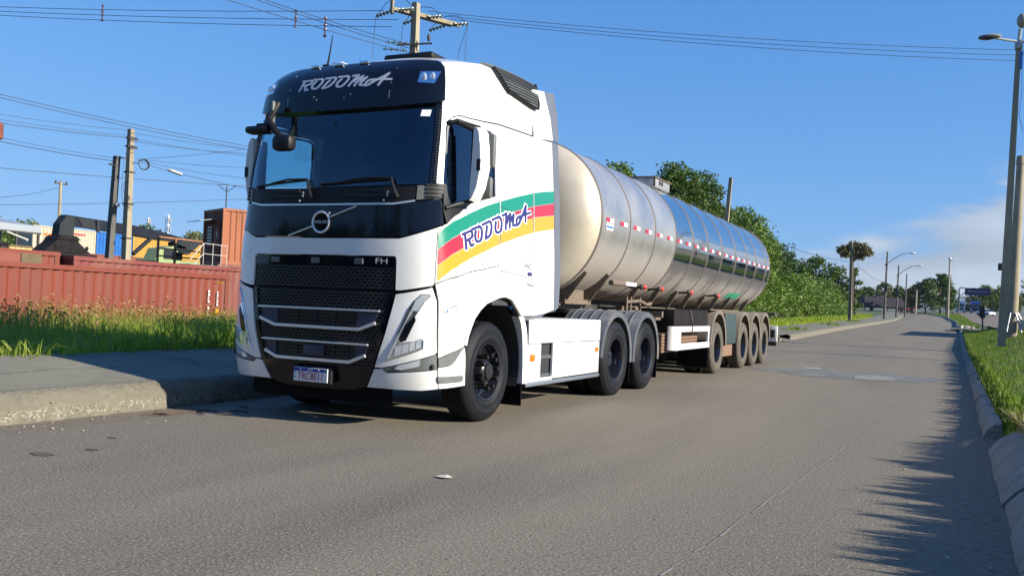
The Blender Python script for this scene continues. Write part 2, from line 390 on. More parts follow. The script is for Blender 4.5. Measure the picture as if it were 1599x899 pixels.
M['lamp_shell'] = mat('grey_lamp_shell', (0.26, 0.25, 0.21), 0.6, var=0.2, scale=9)
M['lamp_bowl'] = mat('lamp_glass_bowl', (0.75, 0.76, 0.75), 0.1, coat=0.8)
M['ceramic'] = mat('green_insulator', (0.10, 0.12, 0.09), 0.25, coat=0.6)
M['ceramic_red'] = mat('brown_insulator', (0.085, 0.045, 0.038), 0.3, coat=0.5)
M['cable'] = mat('black_cable', (0.012, 0.013, 0.016), 0.6)
M['rusty'] = mat('rusty_post', (0.16, 0.045, 0.028), 0.8, var=0.3, scale=8)
M['sign_back'] = mat('sign_back', (0.018, 0.02, 0.026), 0.6)
M['sign_blue'] = mat('gantry_sign_face', (0.016, 0.018, 0.085), 0.5)
M['sign_text'] = mat('gantry_sign_text', (0.30, 0.30, 0.30), 0.5)
M['truck_blue'] = mat('blue_truck_paint', (0.018, 0.045, 0.19), 0.3, coat=0.5)
M['truck_white'] = mat('white_truck_paint', (0.72, 0.72, 0.72), 0.3, coat=0.5)
M['cargo_dark'] = mat('dark_cargo_side', (0.030, 0.024, 0.045), 0.6, var=0.2)
M['car_white'] = mat('white_car_paint', (0.75, 0.75, 0.75), 0.25, coat=0.6)
M['car_glass'] = mat('dark_car_glass', (0.015, 0.018, 0.022), 0.08, coat=0.5)
M['head_lit'] = mat('headlamp_glass', (0.85, 0.85, 0.85), 0.1, coat=1.0)
M['paper'] = mat('pale_card', (0.62, 0.55, 0.44), 0.8)
M['twig'] = mat('dry_twig', (0.07, 0.05, 0.035), 0.9)
M['coach'] = mat('grey_coach_paint', (0.17, 0.20, 0.26), 0.35, coat=0.4, var=0.05)
M['hill'] = mat('wooded_hill', (0.05, 0.08, 0.045), 0.95, var=0.3, scale=0.01)
M['stone'] = mat('pale_stone', (0.42, 0.38, 0.32), 0.9, var=0.2, scale=6, bump=0.6, bscale=9)

def tank_material():
    m, t, p = new_mat('polished_tank_steel')
    n, l = t.nodes, t.links
    tcn = n.new('ShaderNodeTexCoord'); sp = n.new('ShaderNodeSeparateXYZ'); l.new(tcn.outputs['Object'], sp.inputs[0])
    def rng(src, a, b, c, d):
        q = n.new('ShaderNodeMapRange'); q.interpolation_type = 'SMOOTHSTEP'
        q.inputs[1].default_value = a; q.inputs[2].default_value = b; q.inputs[3].default_value = c; q.inputs[4].default_value = d
        l.new(src, q.inputs[0]); return q.outputs[0]
    def mul(a, b, op='MULTIPLY'):
        q = n.new('ShaderNodeMath'); q.operation = op
        for i, v in enumerate((a, b)):
            if isinstance(v, (int, float)): q.inputs[i].default_value = v
            else: l.new(v, q.inputs[i])
        q.use_clamp = True
        return q.outputs[0]
    nz_ = n.new('ShaderNodeTexNoise'); nz_.inputs['Scale'].default_value = 1.3; nz_.inputs['Detail'].default_value = 7; nz_.inputs['Roughness'].default_value = 0.6
    l.new(tcn.outputs['Object'], nz_.inputs[0])
    # dried road spray along the underside, ragged upper edge; the first sections stay dull
    dustz = rng(sp.outputs[2], 1.45, 2.15, 0.85, 0.0)
    lowf = mul(mul(rng(sp.outputs[2], 1.55, 2.75, 0.85, 0.0), rng(sp.outputs[1], -2.63, -2.58, 1.0, 0.0)), rng(nz_.outputs[0], 0.25, 0.75, 0.75, 1.0))
    low = mul(dustz, rng(nz_.outputs[0], 0.30, 0.62, 0.45, 1.0))
    front = mul(rng(sp.outputs[1], -2.63, -2.58, 1.0, 0.0), rng(nz_.outputs[0], 0.25, 0.75, 0.24, 0.40))
    dust = mul(mul(low, lowf, 'MAXIMUM'), front, 'MAXIMUM')
    streak = n.new('ShaderNodeTexNoise'); streak.inputs['Scale'].default_value = 1.0; streak.inputs['Detail'].default_value = 3
    mpn = n.new('ShaderNodeMapping'); mpn.inputs['Scale'].default_value = (0.8, 5.0, 0.8); l.new(tcn.outputs['Object'], mpn.inputs[0]); l.new(mpn.outputs[0], streak.inputs[0])
    rust = mul(mul(rng(streak.outputs[0], 0.56, 0.70, 0, 0.55), rng(sp.outputs[2], 2.9, 3.3, 0, 1)), rng(sp.outputs[1], -2.0, -3.0, 0, 1))
    mxn = n.new('ShaderNodeMix'); mxn.data_type = 'RGBA'
    l.new(dust, mxn.inputs[0]); mxn.inputs[6].default_value = (0.66, 0.655, 0.65, 1); mxn.inputs[7].default_value = (0.235, 0.185, 0.138, 1)
    mx2 = n.new('ShaderNodeMix'); mx2.data_type = 'RGBA'
    l.new(rust, mx2.inputs[0]); l.new(mxn.outputs[2], mx2.inputs[6]); mx2.inputs[7].default_value = (0.42, 0.22, 0.11, 1)
    l.new(mx2.outputs[2], p.inputs['Base Color'])
    both = mul(dust, rust, 'MAXIMUM')
    l.new(rng(both, 0.0, 0.9, 1.0, 0.12), p.inputs['Metallic'])
    rr = n.new('ShaderNodeMath'); rr.operation = 'MULTIPLY_ADD'; rr.inputs[1].default_value = 0.75; rr.inputs[2].default_value = 0.075; rr.use_clamp = True
    l.new(both, rr.inputs[0]); l.new(rr.outputs[0], p.inputs['Roughness'])
    wv = n.new('ShaderNodeTexNoise'); wv.inputs['Scale'].default_value = 1.7; wv.inputs['Detail'].default_value = 2
    l.new(tcn.outputs['Object'], wv.inputs[0])
    b = n.new('ShaderNodeBump'); b.inputs['Strength'].default_value = 0.10; b.inputs['Distance'].default_value = 0.05
    l.new(wv.outputs[0], b.inputs['Height']); l.new(b.outputs[0], p.inputs['Normal'])
    return m
M['tank'] = tank_material()
M['tank_head'] = mat('pale_tank_head', (0.60, 0.535, 0.42), 0.38, var=0.10, scale=1.6, metal=0.25, dirt=(0.44, 0.35, 0.25), dirt_scale=1.2, dirt_lo=0.48, dirt_hi=0.85)

# ------------------------------------------------------------------ object helpers
def origin_of(parent):
    while parent is not None and parent.parent is not None: parent = parent.parent
    return Vector(parent['_org']) if parent is not None and '_org' in parent else Vector((0, 0, 0))

class MB:
    def __init__(s): s.v = []; s.f = []; s.mi = []
    def add(s, vs, fs, mi=0):
        o = len(s.v); s.v += [tuple(v) for v in vs]; s.f += [tuple(i + o for i in f) for f in fs]; s.mi += [mi] * len(fs)
        return s
    def box(s, x0, x1, y0, y1, z0, z1, mi=0):
        v = [(x, y, z) for z in (z0, z1) for y in (y0, y1) for x in (x0, x1)]
        return s.add(v, [(0, 2, 3, 1), (4, 5, 7, 6), (0, 1, 5, 4), (2, 6, 7, 3), (0, 4, 6, 2), (1, 3, 7, 5)], mi)
    def rbox(s, x0, x1, y0, y1, z0, z1, r=0.02, mi=0):
        """box with chamfered edges"""
        cx, cy, cz = (x0 + x1) / 2, (y0 + y1) / 2, (z0 + z1) / 2
        hx, hy, hz = abs(x1 - x0) / 2, abs(y1 - y0) / 2, abs(z1 - z0) / 2
        r = min(r, hx * .9, hy * .9, hz * .9)
        bm = bmesh.new(); bmesh.ops.create_cube(bm, size=2)
        for v in bm.verts: v.co = Vector((v.co.x * hx, v.co.y * hy, v.co.z * hz))
        bmesh.ops.bevel(bm, geom=list(bm.edges), offset=r, segments=2, affect='EDGES', profile=0.5)
        bm.verts.index_update()
        s.add([v.co + Vector((cx, cy, cz)) for v in bm.verts], [[v.index for v in f.verts] for f in bm.faces], mi)
        bm.free(); return s
    def bar(s, a, b, w, h=None, up=(0, 0, 1), mi=0):
        a, b = Vector(a), Vector(b); h = h or w
        d = (b - a).normalized(); u = Vector(up)
        if abs(d.dot(u)) > 0.98: u = Vector((1, 0, 0))
        x = d.cross(u).normalized(); y = x.cross(d)
        v = [p + x * sx * w / 2 + y * sy * h / 2 for p in (a, b) for sx, sy in ((-1, -1), (1, -1), (1, 1), (-1, 1))]
        return s.add(v, [(3, 2, 1, 0), (4, 5, 6, 7), (0, 1, 5, 4), (1, 2, 6, 5), (2, 3, 7, 6), (3, 0, 4, 7)], mi)
    def tube(s, pts, r, n=8, cap=True, mi=0):
        pts = [Vector(p) for p in pts]; rs = r if isinstance(r, (list, tuple)) else [r] * len(pts)
        vs, fs = [], []
        u = None
        for i, p in enumerate(pts):
            d = (pts[min(i + 1, len(pts) - 1)] - pts[max(i - 1, 0)]).normalized()
            if u is None:
                u = d.orthogonal().normalized()
            u = (u - d * u.dot(d)).normalized(); w_ = d.cross(u)
            for k in range(n):
                a = 2 * math.pi * k / n
                vs.append(p + (u * math.cos(a) + w_ * math.sin(a)) * rs[i])
        for i in range(len(pts) - 1):
            for k in range(n):
                k2 = (k + 1) % n
                fs.append((i * n + k, i * n + k2, (i + 1) * n + k2, (i + 1) * n + k))
        if cap:
            fs.append(tuple(reversed(range(n)))); fs.append(tuple((len(pts) - 1) * n + k for k in range(n)))
        return s.add(vs, fs, mi)
    def lathe(s, prof, c=(0, 0, 0), axis='x', n=48, mi=0, a0=0, a1=360, jag=None):
        """prof = (radius, position along the axis)"""
        c = Vector(c); full = abs(a1 - a0) >= 359.9; m = n if full else n + 1
        vs, fs = [], []
        for k in range(m):
            a = rad(a0 + (a1 - a0) * k / n); ca, sa = math.cos(a), math.sin(a)
            for j, (r, h) in enumerate(prof):
                if jag and j in jag and k % 2: r -= jag[j]
                if axis == 'x': q = Vector((h, r * ca, r * sa))
                elif axis == 'y': q = Vector((r * ca, h, r * sa))
                else: q = Vector((r * ca, r * sa, h))
                vs.append(c + q)
        L_ = len(prof)
        for k in range(n):
            k2 = (k + 1) % m
            for j in range(L_ - 1):
                fs.append((k * L_ + j, k2 * L_ + j, k2 * L_ + j + 1, k * L_ + j + 1))
        return s.add(vs, fs, mi)
    def prism(s, poly, a, b, mi=0):
        """poly = list of (u, v); a, b = functions giving the two end points"""
        n = len(poly); vs = [a(*p) for p in poly] + [b(*p) for p in poly]
        fs = [tuple(reversed(range(n))), tuple(range(n, 2 * n))] + [(i, (i + 1) % n, n + (i + 1) % n, n + i) for i in range(n)]
        return s.add(vs, fs, mi)
    def ball(s, c, rx, ry, rz, n=10, m=6, mi=0):
        vs, fs = [], []
        c = Vector(c)
        for i in range(m + 1):
            t = math.pi * i / m
            for k in range(n):
                a = 2 * math.pi * k / n
                vs.append(c + Vector((rx * math.sin(t) * math.cos(a), ry * math.sin(t) * math.sin(a), rz * math.cos(t))))
        for i in range(m):
            for k in range(n):
                k2 = (k + 1) % n
                fs.append((i * n + k, (i + 1) * n + k, (i + 1) * n + k2, i * n + k2))
        return s.add(vs, fs, mi)
    def build(s, name, m, parent=None, smooth=None):
        me = bpy.data.meshes.new(name)
        o_ = origin_of(parent)
        me.from_pydata([(x - o_.x, y - o_.y, z - o_.z) for x, y, z in s.v], [], s.f)
        for k in (m if isinstance(m, (list, tuple)) else [m]): me.materials.append(k)
        if any(s.mi): me.polygons.foreach_set('material_index', s.mi)
        bm = bmesh.new(); bm.from_mesh(me)
        bmesh.ops.recalc_face_normals(bm, faces=bm.faces) if smooth != 'keep' else None
        bm.to_mesh(me); bm.free()
        if smooth:
            me.shade_smooth() if hasattr(me, 'shade_smooth') else None
            me.set_sharp_from_angle(angle=rad(38 if smooth in (True, 'keep') else smooth))
        ob = bpy.data.objects.new(name, me); COL.objects.link(ob)
        if parent is not None: ob.parent = parent
        return ob

def raw(name, v, f, m, parent=None, smooth=False):
    me = bpy.data.meshes.new(name)
    me.from_pydata([tuple(p) for p in v], [], [tuple(q) for q in f])
    for k in (m if isinstance(m, (list, tuple)) else [m]): me.materials.append(k)
    if smooth: me.shade_smooth()
    ob = bpy.data.objects.new(name, me); COL.objects.link(ob)
    if parent is not None: ob.parent = parent
    return ob

def fast_mesh(name, verts, loops, sizes, m, parent=None):
    """numpy arrays straight into a mesh"""
    me = bpy.data.meshes.new(name)
    me.vertices.add(len(verts)); me.vertices.foreach_set('co', np.ascontiguousarray(verts, dtype=np.float32).ravel())
    me.loops.add(len(loops)); me.loops.foreach_set('vertex_index', np.ascontiguousarray(loops, dtype=np.int32))
    me.polygons.add(len(sizes))
    st = np.concatenate([[0], np.cumsum(sizes)[:-1]]).astype(np.int32)
    me.polygons.foreach_set('loop_start', st)
    me.update(calc_edges=True)
    me.materials.append(m)
    ob = bpy.data.objects.new(name, me); COL.objects.link(ob)
    if parent is not None: ob.parent = parent
    return ob

def thing(name, label, cat, loc=(0, 0, 0), group=None):
    o = bpy.data.objects.new(name, None); COL.objects.link(o)
    o.empty_display_size = 0.3
    o.location = loc; o['_org'] = tuple(loc); o['label'] = label; o['category'] = cat
    if group: o['group'] = group
    return o
def tag(o, label, cat, group=None):
    o['label'] = label; o['category'] = cat
    if group: o['group'] = group
    return o
def struct(o): o['kind'] = 'structure'; return o
def stuff(o): o['kind'] = 'stuff'; return o
def copy_tree(o, parent=None):
    c = o.copy(); COL.objects.link(c); c.parent = parent
    for ch in list(o.children): copy_tree(ch, c)
    return c
def text_mesh(body, size, parent, name, m, matrix, extrude=0.0008, sx=1.0, shear=0.0):
    cu = bpy.data.curves.new(name, 'FONT'); cu.body = body; cu.size = size; cu.align_x = 'CENTER'; cu.align_y = 'CENTER'
    cu.extrude = extrude; cu.shear = shear
    tmp = bpy.data.objects.new('tmp_text', cu); COL.objects.link(tmp)
    dg = bpy.context.evaluated_depsgraph_get()
    me = bpy.data.meshes.new_from_object(tmp.evaluated_get(dg)); bpy.data.objects.remove(tmp, do_unlink=True)
    me.transform(Matrix.Scale(sx, 4, (1, 0, 0))); me.transform(matrix)
    me.transform(Matrix.Translation(-origin_of(parent)))
    me.materials.clear(); me.materials.append(m); me.name = name
    ob = bpy.data.objects.new(name, me); COL.objects.link(ob); ob.parent = parent
    return ob

def explode(ob, name=None):
    """separate a mesh made of loose pieces into one object per piece (same parent, same material)"""
    me = ob.data; n = len(me.vertices)
    if n == 0: return
    par = list(range(n))
    def find(a):
        while par[a] != a: par[a] = par[par[a]]; a = par[a]
        return a
    for e in me.edges:
        a, b = find(e.vertices[0]), find(e.vertices[1])
        if a != b: par[a] = b
    groups = {}
    for p in me.polygons: groups.setdefault(find(p.vertices[0]), []).append(p)
    if len(groups) < 2 or len(groups) > 300: return
    nm = name or ob.name.split('.')[0]; mats = list(me.materials)
    for ps in groups.values():
        ids = {}; fs = []
        for p in ps: fs.append([ids.setdefault(v, len(ids)) for v in p.vertices])
        m2 = bpy.data.meshes.new(nm); m2.from_pydata([me.vertices[v].co for v in ids], [], fs)
        for k in mats: m2.materials.append(k)
        m2.polygons.foreach_set('material_index', [p.material_index for p in ps]); m2.polygons.foreach_set('use_smooth', [p.use_smooth for p in ps])
        if ps[0].use_smooth: m2.set_sharp_from_angle(angle=rad(38))
        o2 = bpy.data.objects.new(nm, m2); COL.objects.link(o2); o2.parent = ob.parent; o2.location = ob.location; o2.rotation_euler = ob.rotation_euler
        for c in list(ob.children): c.parent = o2
    bpy.data.objects.remove(ob, do_unlink=True)
# ------------------------------------------------------------------ terrain
_ty = np.array([-4000, 38, 47, 56, 74, 104, 126, 160, 200, 260, 320, 400, 4000.])
_tz = np.array([0, 0, .12, .25, .48, .80, 1.10, 1.60, 2.30, 3.40, 4.3, 5.0, 6.0])
def zr(y): return np.interp(y, _ty, _tz)
_cy = np.array([-4000, 120, 140, 166, 185, 203, 231, 271, 300, 340, 400, 4000.])
_cx = np.array([0, 0, -.25, -1.1, -1.7, -2.5, -5.2, -11., -17., -28., -48, -48])
def cshift(y): return np.interp(y, _cy, _cx)
RXL, RXR = -1.75, 5.80            # road edges at the truck
def smooth(a, b, x):
    t = np.clip((x - a) / (b - a), 0, 1); return t * t * (3 - 2 * t)
def hgt(x, y):
    """ground height: bank and yard on the left, grassy verge on the right"""
    x = np.asarray(x, float); y = np.asarray(y, float)
    base = zr(y); xs = x - cshift(y)
    h = base - 0.03 + 0 * x
    left = smooth(-1.9, -2.2, xs)
    h = h + left * 0.24 + 0.11 * np.clip(-1.98 - xs, 0, 1.5) * (1 - smooth(24, 34, y))
    yard = smooth(-8.0, -11.8, xs)
    near = 1 - smooth(22, 40, y)
    h = h + yard * (near * (-1.2) + (1 - near) * 0.1)
    h = h + smooth(-30, -84, x) * (1.57 + 1.2 * near) + smooth(-84, -200, x) * 2.0
    right = smooth(5.92, 6.10, xs)
    rise = np.interp(y, [-20, 2.6, 4.5, 14, 25, 38, 52, 66, 80], [.52, .50, .26, .28, .42, .58, .50, .32, .18])
    h = h + right * (rise * 0.55 + 0.05)
    h = h + smooth(6.2, 8.5, xs) * rise * 0.9
    h = h - smooth(9, 13, xs) * rise * 0.7
    return h
M['grass_ground'] = M['soil']
xs_ = np.concatenate([-np.geomspace(3000, 30, 16), np.linspace(-28, -12, 9), np.linspace(-11.5, -1.9, 17), np.linspace(-1.7, 5.7, 5), np.linspace(5.95, 9, 13), np.linspace(9.5, 30, 14), np.geomspace(34, 3000, 14)])
ys_ = np.concatenate([-np.geomspace(1500, 14, 10), np.linspace(-12, 40, 53), np.linspace(42, 130, 45), np.linspace(134, 330, 50), np.geomspace(350, 5000, 16)])
gx_, gy_ = np.meshgrid(xs_, ys_)
gz_ = hgt(gx_, gy_)
V = np.stack([gx_.ravel(), gy_.ravel(), gz_.ravel()], 1)
nx, ny = len(xs_), len(ys_)
F = [(j * nx + i, j * nx + i + 1, (j + 1) * nx + i + 1, (j + 1) * nx + i) for j in range(ny - 1) for i in range(nx - 1)]
struct(raw('ground', V, F, M['soil'], smooth=True))

def strip(name, ys, xl, xr, dz, m, nx=6, bend=True, crown=0.0):
    v, f = [], []
    for y in ys:
        s = cshift(y) if bend else 0
        for k in range(nx + 1):
            t = k / nx
            x = (xl(y) if callable(xl) else xl) * (1 - t) + (xr(y) if callable(xr) else xr) * t
            z = zr(y) + (dz(y) if callable(dz) else dz)
            v.append((x + s, y, z))
    for j in range(len(ys) - 1):
        for k in range(nx):
            a = j * (nx + 1) + k
            f.append((a, a + 1, a + nx + 2, a + nx + 1))
    return raw(name, v, f, m, smooth=True)
RY = np.concatenate([np.linspace(-30, 40, 36), np.linspace(42, 130, 45), np.linspace(134, 400, 68)])
struct(strip('road', RY, RXL - 0.25, RXR + 0.25, 0.0, M['asphalt'], 8))
v, f = [], []
for y in RY[RY < 250]:
    sl = 0.11 * (1 - float(smooth(24, 34, y))); pw = 1.62 + 1.5 * float(smooth(14, 36, y))
    for k in range(6):
        x = -1.98 - pw * k / 5
        v.append((x + float(cshift(y)), y, float(zr(y)) + 0.27 + sl * min(1.5, -1.98 - x)))
f = [(j * 6 + k + 1, j * 6 + k, j * 6 + k + 6, j * 6 + k + 7) for j in range(len(v) // 6 - 1) for k in range(5)]
struct(raw('pavement', v, f, M['concrete'], smooth=True))
# crumbled stones showing through the lower kerb face
rk0 = random.Random(40); mb = MB()
for k in range(700):
    y = rk0.uniform(-7, .5); zz = min(.19, max(.02, rk0.gauss(.085 + .02 * math.sin(y * 3.1), .030))); r = rk0.uniform(.0025, .007) * (1.6 if rk0.random() < .10 else 1)
    xk = -1.74 - float(np.interp(zz, [0, .02, .10, .18, .245], [0, .012, .03, .06, .12]))
    mb.ball((xk, y, zz), r * .8, r * rk0.uniform(.8, 1.8), r * rk0.uniform(.6, 1.1), 5, 4)
M['chip'] = mat('kerb_chips', (0.22, 0.20, 0.155), 0.9, var=0.35, scale=40)
o = mb.build('kerb_rubble', M['chip'], None); o['kind'] = 'stuff'; o['label'] = 'pale stones showing through the worn kerb face'; o['category'] = 'stones'

M['joint'] = mat('pavement_crack', (0.055, 0.05, 0.042), 0.95)
rj = random.Random(21); mb = MB()
def pav_z(x, y): return float(zr(y)) + 0.27 + 0.11 * (1 - float(smooth(24, 34, y))) * min(1.5, -1.98 - x) + .0035
for (xa, ya, xb, yb) in ((-2.05, -1.9, -3.5, -2.05), (-2.05, .9, -2.9, 1.3), (-2.9, 1.3, -3.6, 1.1), (-2.5, -2.0, -2.75, -.6), (-2.75, -.6, -2.6, .6), (-2.05, 4.2, -3.6, 4.3), (-2.1, 8.0, -3.6, 8.1)):
    q = [(xa + (xb - xa) * t / 14 + rj.uniform(-.025, .025), ya + (yb - ya) * t / 14 + rj.uniform(-.025, .025)) for t in range(15)]
    for a, b in zip(q[:-1], q[1:]):
        w_ = rj.uniform(.003, .007); d = Vector((b[0] - a[0], b[1] - a[1])).normalized(); n_ = Vector((-d.y, d.x)) * w_
        mb.add([(a[0] - n_.x, a[1] - n_.y, pav_z(*a)), (a[0] + n_.x, a[1] + n_.y, pav_z(*a)), (b[0] + n_.x, b[1] + n_.y, pav_z(*b)), (b[0] - n_.x, b[1] - n_.y, pav_z(*b))], [(0, 1, 2, 3)])
struct(mb.build('pavement_crack', M['joint']))
# left kerb: a worn sloping concrete face with a rounded top edge
def kerb_profile(ys, x0, x1, z1, side, seed, name, m, wob=0.018):
    rng = np.random.default_rng(seed)
    prof = [(0.0, -0.05), (0.012, 0.02), (0.03, 0.10), (0.06, 0.18), (0.12, 0.245), (0.19, 0.27), (0.30, 0.274)]
    v, f = [], []
    for y in ys:
        s = cshift(y)
        for k, (a, z) in enumerate(prof):
            n_ = rng.normal(0, wob) if k in (0, 1, 2, 3) else rng.normal(0, wob * 0.3)
            v.append((x0 + side * (a + n_) + s, y, zr(y) + z * z1 / 0.274 + (rng.normal(0, wob * .4) if 1 < k < 5 else 0)))
    n = len(prof)
    for j in range(len(ys) - 1):
        for k in range(n - 1):
            f.append((j * n + k, j * n + k + 1, (j + 1) * n + k + 1, (j + 1) * n + k))
    return raw(name, v, f, m, smooth=True)
struct(kerb_profile(np.concatenate([np.arange(-14, 6, 0.07), np.arange(6, 37.2, 0.4)]), -1.74, 0, 0.274, -1, 3, 'kerb', M['kerb']))
struct(kerb_profile(np.arange(39.5, 240, 0.8), -1.74, 0, 0.274, -1, 4, 'kerb', M['kerb'], 0.03))
# dropped driveway piece between the two runs of kerb
v = []; f = []
for j, y in enumerate(np.linspace(37.2, 39.5, 6)):
    for k, (x, z) in enumerate([(-1.6, 0.004), (-1.9, 0.05), (-2.6, 0.16), (-3.6, 0.274)]): v.append((x, y, zr(y) + z))
for j in range(5):
    for k in range(3): f.append((j * 4 + k, j * 4 + k + 1, j * 4 + k + 5, j * 4 + k + 4))
struct(raw('driveway_ramp', v, f, M['kerb'], smooth=True))

# right kerb: separate cast stones close by, tilted and chipped, one run farther on
kr = struct(kerb_profile(np.arange(30, 80, 0.5), 5.80, 0, 0.13, 1, 5, 'kerb', M['kerb_grey'], 0.015))
y = -9.0; k = 0
rk = random.Random(11)
while y < 29.9:
    L_ = rk.uniform(0.92, 1.08)
    if 2.75 < y < 3.6:                              # the broken gap where the bank has slumped
        y += 1.05; continue
    h_ = 0.225 if y < 2.7 else float(np.interp(y, [3.6, 6, 12], [0.16, 0.13, 0.12]))
    wdt = float(np.interp(y, [2.7, 3.6], [0.42, 0.19]))
    mb = MB()
    if y < 2.7: prof = [(0.0, -0.08), (0.02, 0.015), (0.10, h_ * .45), (0.20, h_ * .82), (0.27, h_ * .95), (0.34, h_), (wdt, h_ + .012), (wdt + .03, -.08)]
    else: prof = [(0.0, -0.08), (0.015, 0.015), (0.05, h_ * .55), (0.085, h_ * .86), (0.12, h_ * .98), (0.15, h_), (wdt, h_ + .006), (wdt + .02, -.08)]
    nseg = 5; vs = []
    yaw_, dx_, dz_ = rk.uniform(-0.008, 0.008), rk.uniform(-0.010, 0.010), rk.uniform(-0.008, 0.008)
    for j in range(nseg + 1):
        yy = y + 0.004 + (L_ - 0.010) * j / nseg
        for (a, z) in prof:
            vs.append((5.79 + dx_ + a + rk.gauss(0, .004) + yaw_ * (yy - y), yy + (rk.gauss(0, .004) if j in (0, nseg) else 0), zr(yy) + z + dz_ + rk.gauss(0, .0035)))
    n_ = len(prof); fs = []
    for j in range(nseg):
        for q in range(n_ - 1): fs.append((j * n_ + q, j * n_ + q + 1, (j + 1) * n_ + q + 1, (j + 1) * n_ + q))
    fs.append(tuple(range(n_))); fs.append(tuple(reversed([nseg * n_ + q for q in range(n_)])))
    mb.add(vs, fs); mb.build('kerb_stone', M['kerb_grey'], kr, smooth=True)
    y += L_; k += 1
# island kerb beyond the side opening, round its nose
v, f = [], []
path = [(10.5, 86), (8.4, 83.2), (6.9, 82.2), (6.0, 82.8), (5.7, 85)] + [(5.6, yy) for yy in np.arange(90, 300, 5)]
path = [(x + float(cshift(yy)) if yy > 86 else x, yy) for x, yy in path]
for (x, yy) in path:
    nrm = (-1, 0) if yy > 86 else (0, -1)
    for (a, z) in ((0, -.05), (0.03, 0.12), (0.10, 0.2), (0.30, 0.21)):
        v.append((x - nrm[0] * a, yy - nrm[1] * a, float(zr(yy)) + z))
for j in range(len(path) - 1):
    for q in range(3): f.append((j * 4 + q, j * 4 + q + 1, j * 4 + q + 5, j * 4 + q + 4))
struct(raw('kerb', v, f, M['kerb_grey'], smooth=True))
# highway on the right beyond the verge, and the opening that joins it
def hw_l(y): return float(np.interp(y, [40, 60, 80, 100, 150, 220, 300, 400], [15, 13.5, 8.5, 8.2, 7.2, 5.8, 5.0, 4.0]))
hy = np.concatenate([np.linspace(40, 130, 46), np.linspace(134, 400, 60)])
struct(strip('highway', hy, hw_l, lambda y: hw_l(y) + 26, lambda y: 0.30 if y > 90 else 0.42, M['asphalt'], 10, bend=False))
struct(strip('side_opening', np.linspace(76.5, 82.6, 8), 5.3, 9.5, lambda y: float(np.interp(y, [76, 83], [.22, .22])), M['concrete'], 6, bend=False))

# worn repair patch, crack lines and a dropped manhole-like scar in the carriageway
def flat_poly(name, pts, dz, m):
    return struct(raw(name, [(x, y, float(zr(y)) + dz) for x, y in pts], [tuple(range(len(pts)))], m))
rp = random.Random(5)
def blob(cx, cy, rx, ry, n=22, j=0.18): return [(cx + rx * math.cos(2 * math.pi * k / n) * (1 + rp.uniform(-j, j)), cy + ry * math.sin(2 * math.pi * k / n) * (1 + rp.uniform(-j, j))) for k in range(n)]
flat_poly('road_patch', blob(3.35, 14.1, 1.9, 1.5), 0.004, M['patch'])
M['earth'] = mat('reddish_earth', (0.17, 0.105, 0.06), 0.95, var=0.3, scale=14)
flat_poly('earth_patch', blob(-1.45, -.25, .16, .34, 26, .3), 0.004, M['earth'])
flat_poly('road_patch', blob(4.0, 13.4, 0.42, 0.85), 0.008, M['kerb_grey'])
M['stain'] = mat('oil_stain', (0.100, 0.082, 0.057), 0.8, var=0.3, scale=9)
for (sx_, sy_, a, b) in ((-0.36, -2.56, .10, .05), (-0.26, -2.22, .05, .03), (-.6, -1.75, .06, .025)):
    flat_poly('oil_stain', blob(sx_, sy_, a, b, 16, 0.3), 0.005, M['stain'])
mb = MB()
M['crack'] = mat('pale_scrape', (0.30, 0.28, 0.25), 0.9)
cr = [(4.25, -3.2), (4.35, -2.2), (4.40, -0.8), (4.52, 0.8), (4.62, 3.0), (4.75, 5.6), (4.83, 8.2), (4.95, 9.6), (4.85, 10.9)]
for a, b in zip(cr[:-1], cr[1:]):
    for q in range(6):
        t0, t1 = q / 6, (q + 0.9) / 6
        p0 = Vector(a).lerp(Vector(b), t0); p1 = Vector(a).lerp(Vector(b), t1); o_ = rp.uniform(-.012, .012); w_ = rp.uniform(.002, .006)
        mb.add([(p0.x + o_ - w_, p0.y, .005), (p0.x + o_ + w_, p0.y, .005), (p1.x + o_ + w_, p1.y, .005), (p1.x + o_ - w_, p1.y, .005)], [(0, 1, 2, 3)])
struct(mb.build('road_scratch', M['crack'], smooth='keep'))

# far blue hills beyond the highway and behind the yard
def hill(name, pts, depth, m):
    v, f = [], []
    for (x, y, h) in pts:
        v += [(x, y, -5), (x, y + 40, h * .55), (x, y + depth * .5, h), (x, y + depth, -5)]
    n = len(pts)
    for j in range(n - 1):
        for k in range(3): f.append((j * 4 + k, j * 4 + 4 + k, j * 4 + 5 + k, j * 4 + 1 + k))
    return struct(raw(name, v, f, m, smooth=True))
hr = random.Random(3)
hill('hills', [(x, 3600, 62 + 40 * math.exp(-((x - 80) / 330) ** 2) + 14 * math.sin(x / 90) + 30 * math.exp(-((x - 900) / 500) ** 2) + hr.uniform(-4, 4)) for x in np.linspace(-3200, 2600, 90)], 900, M['hill'])
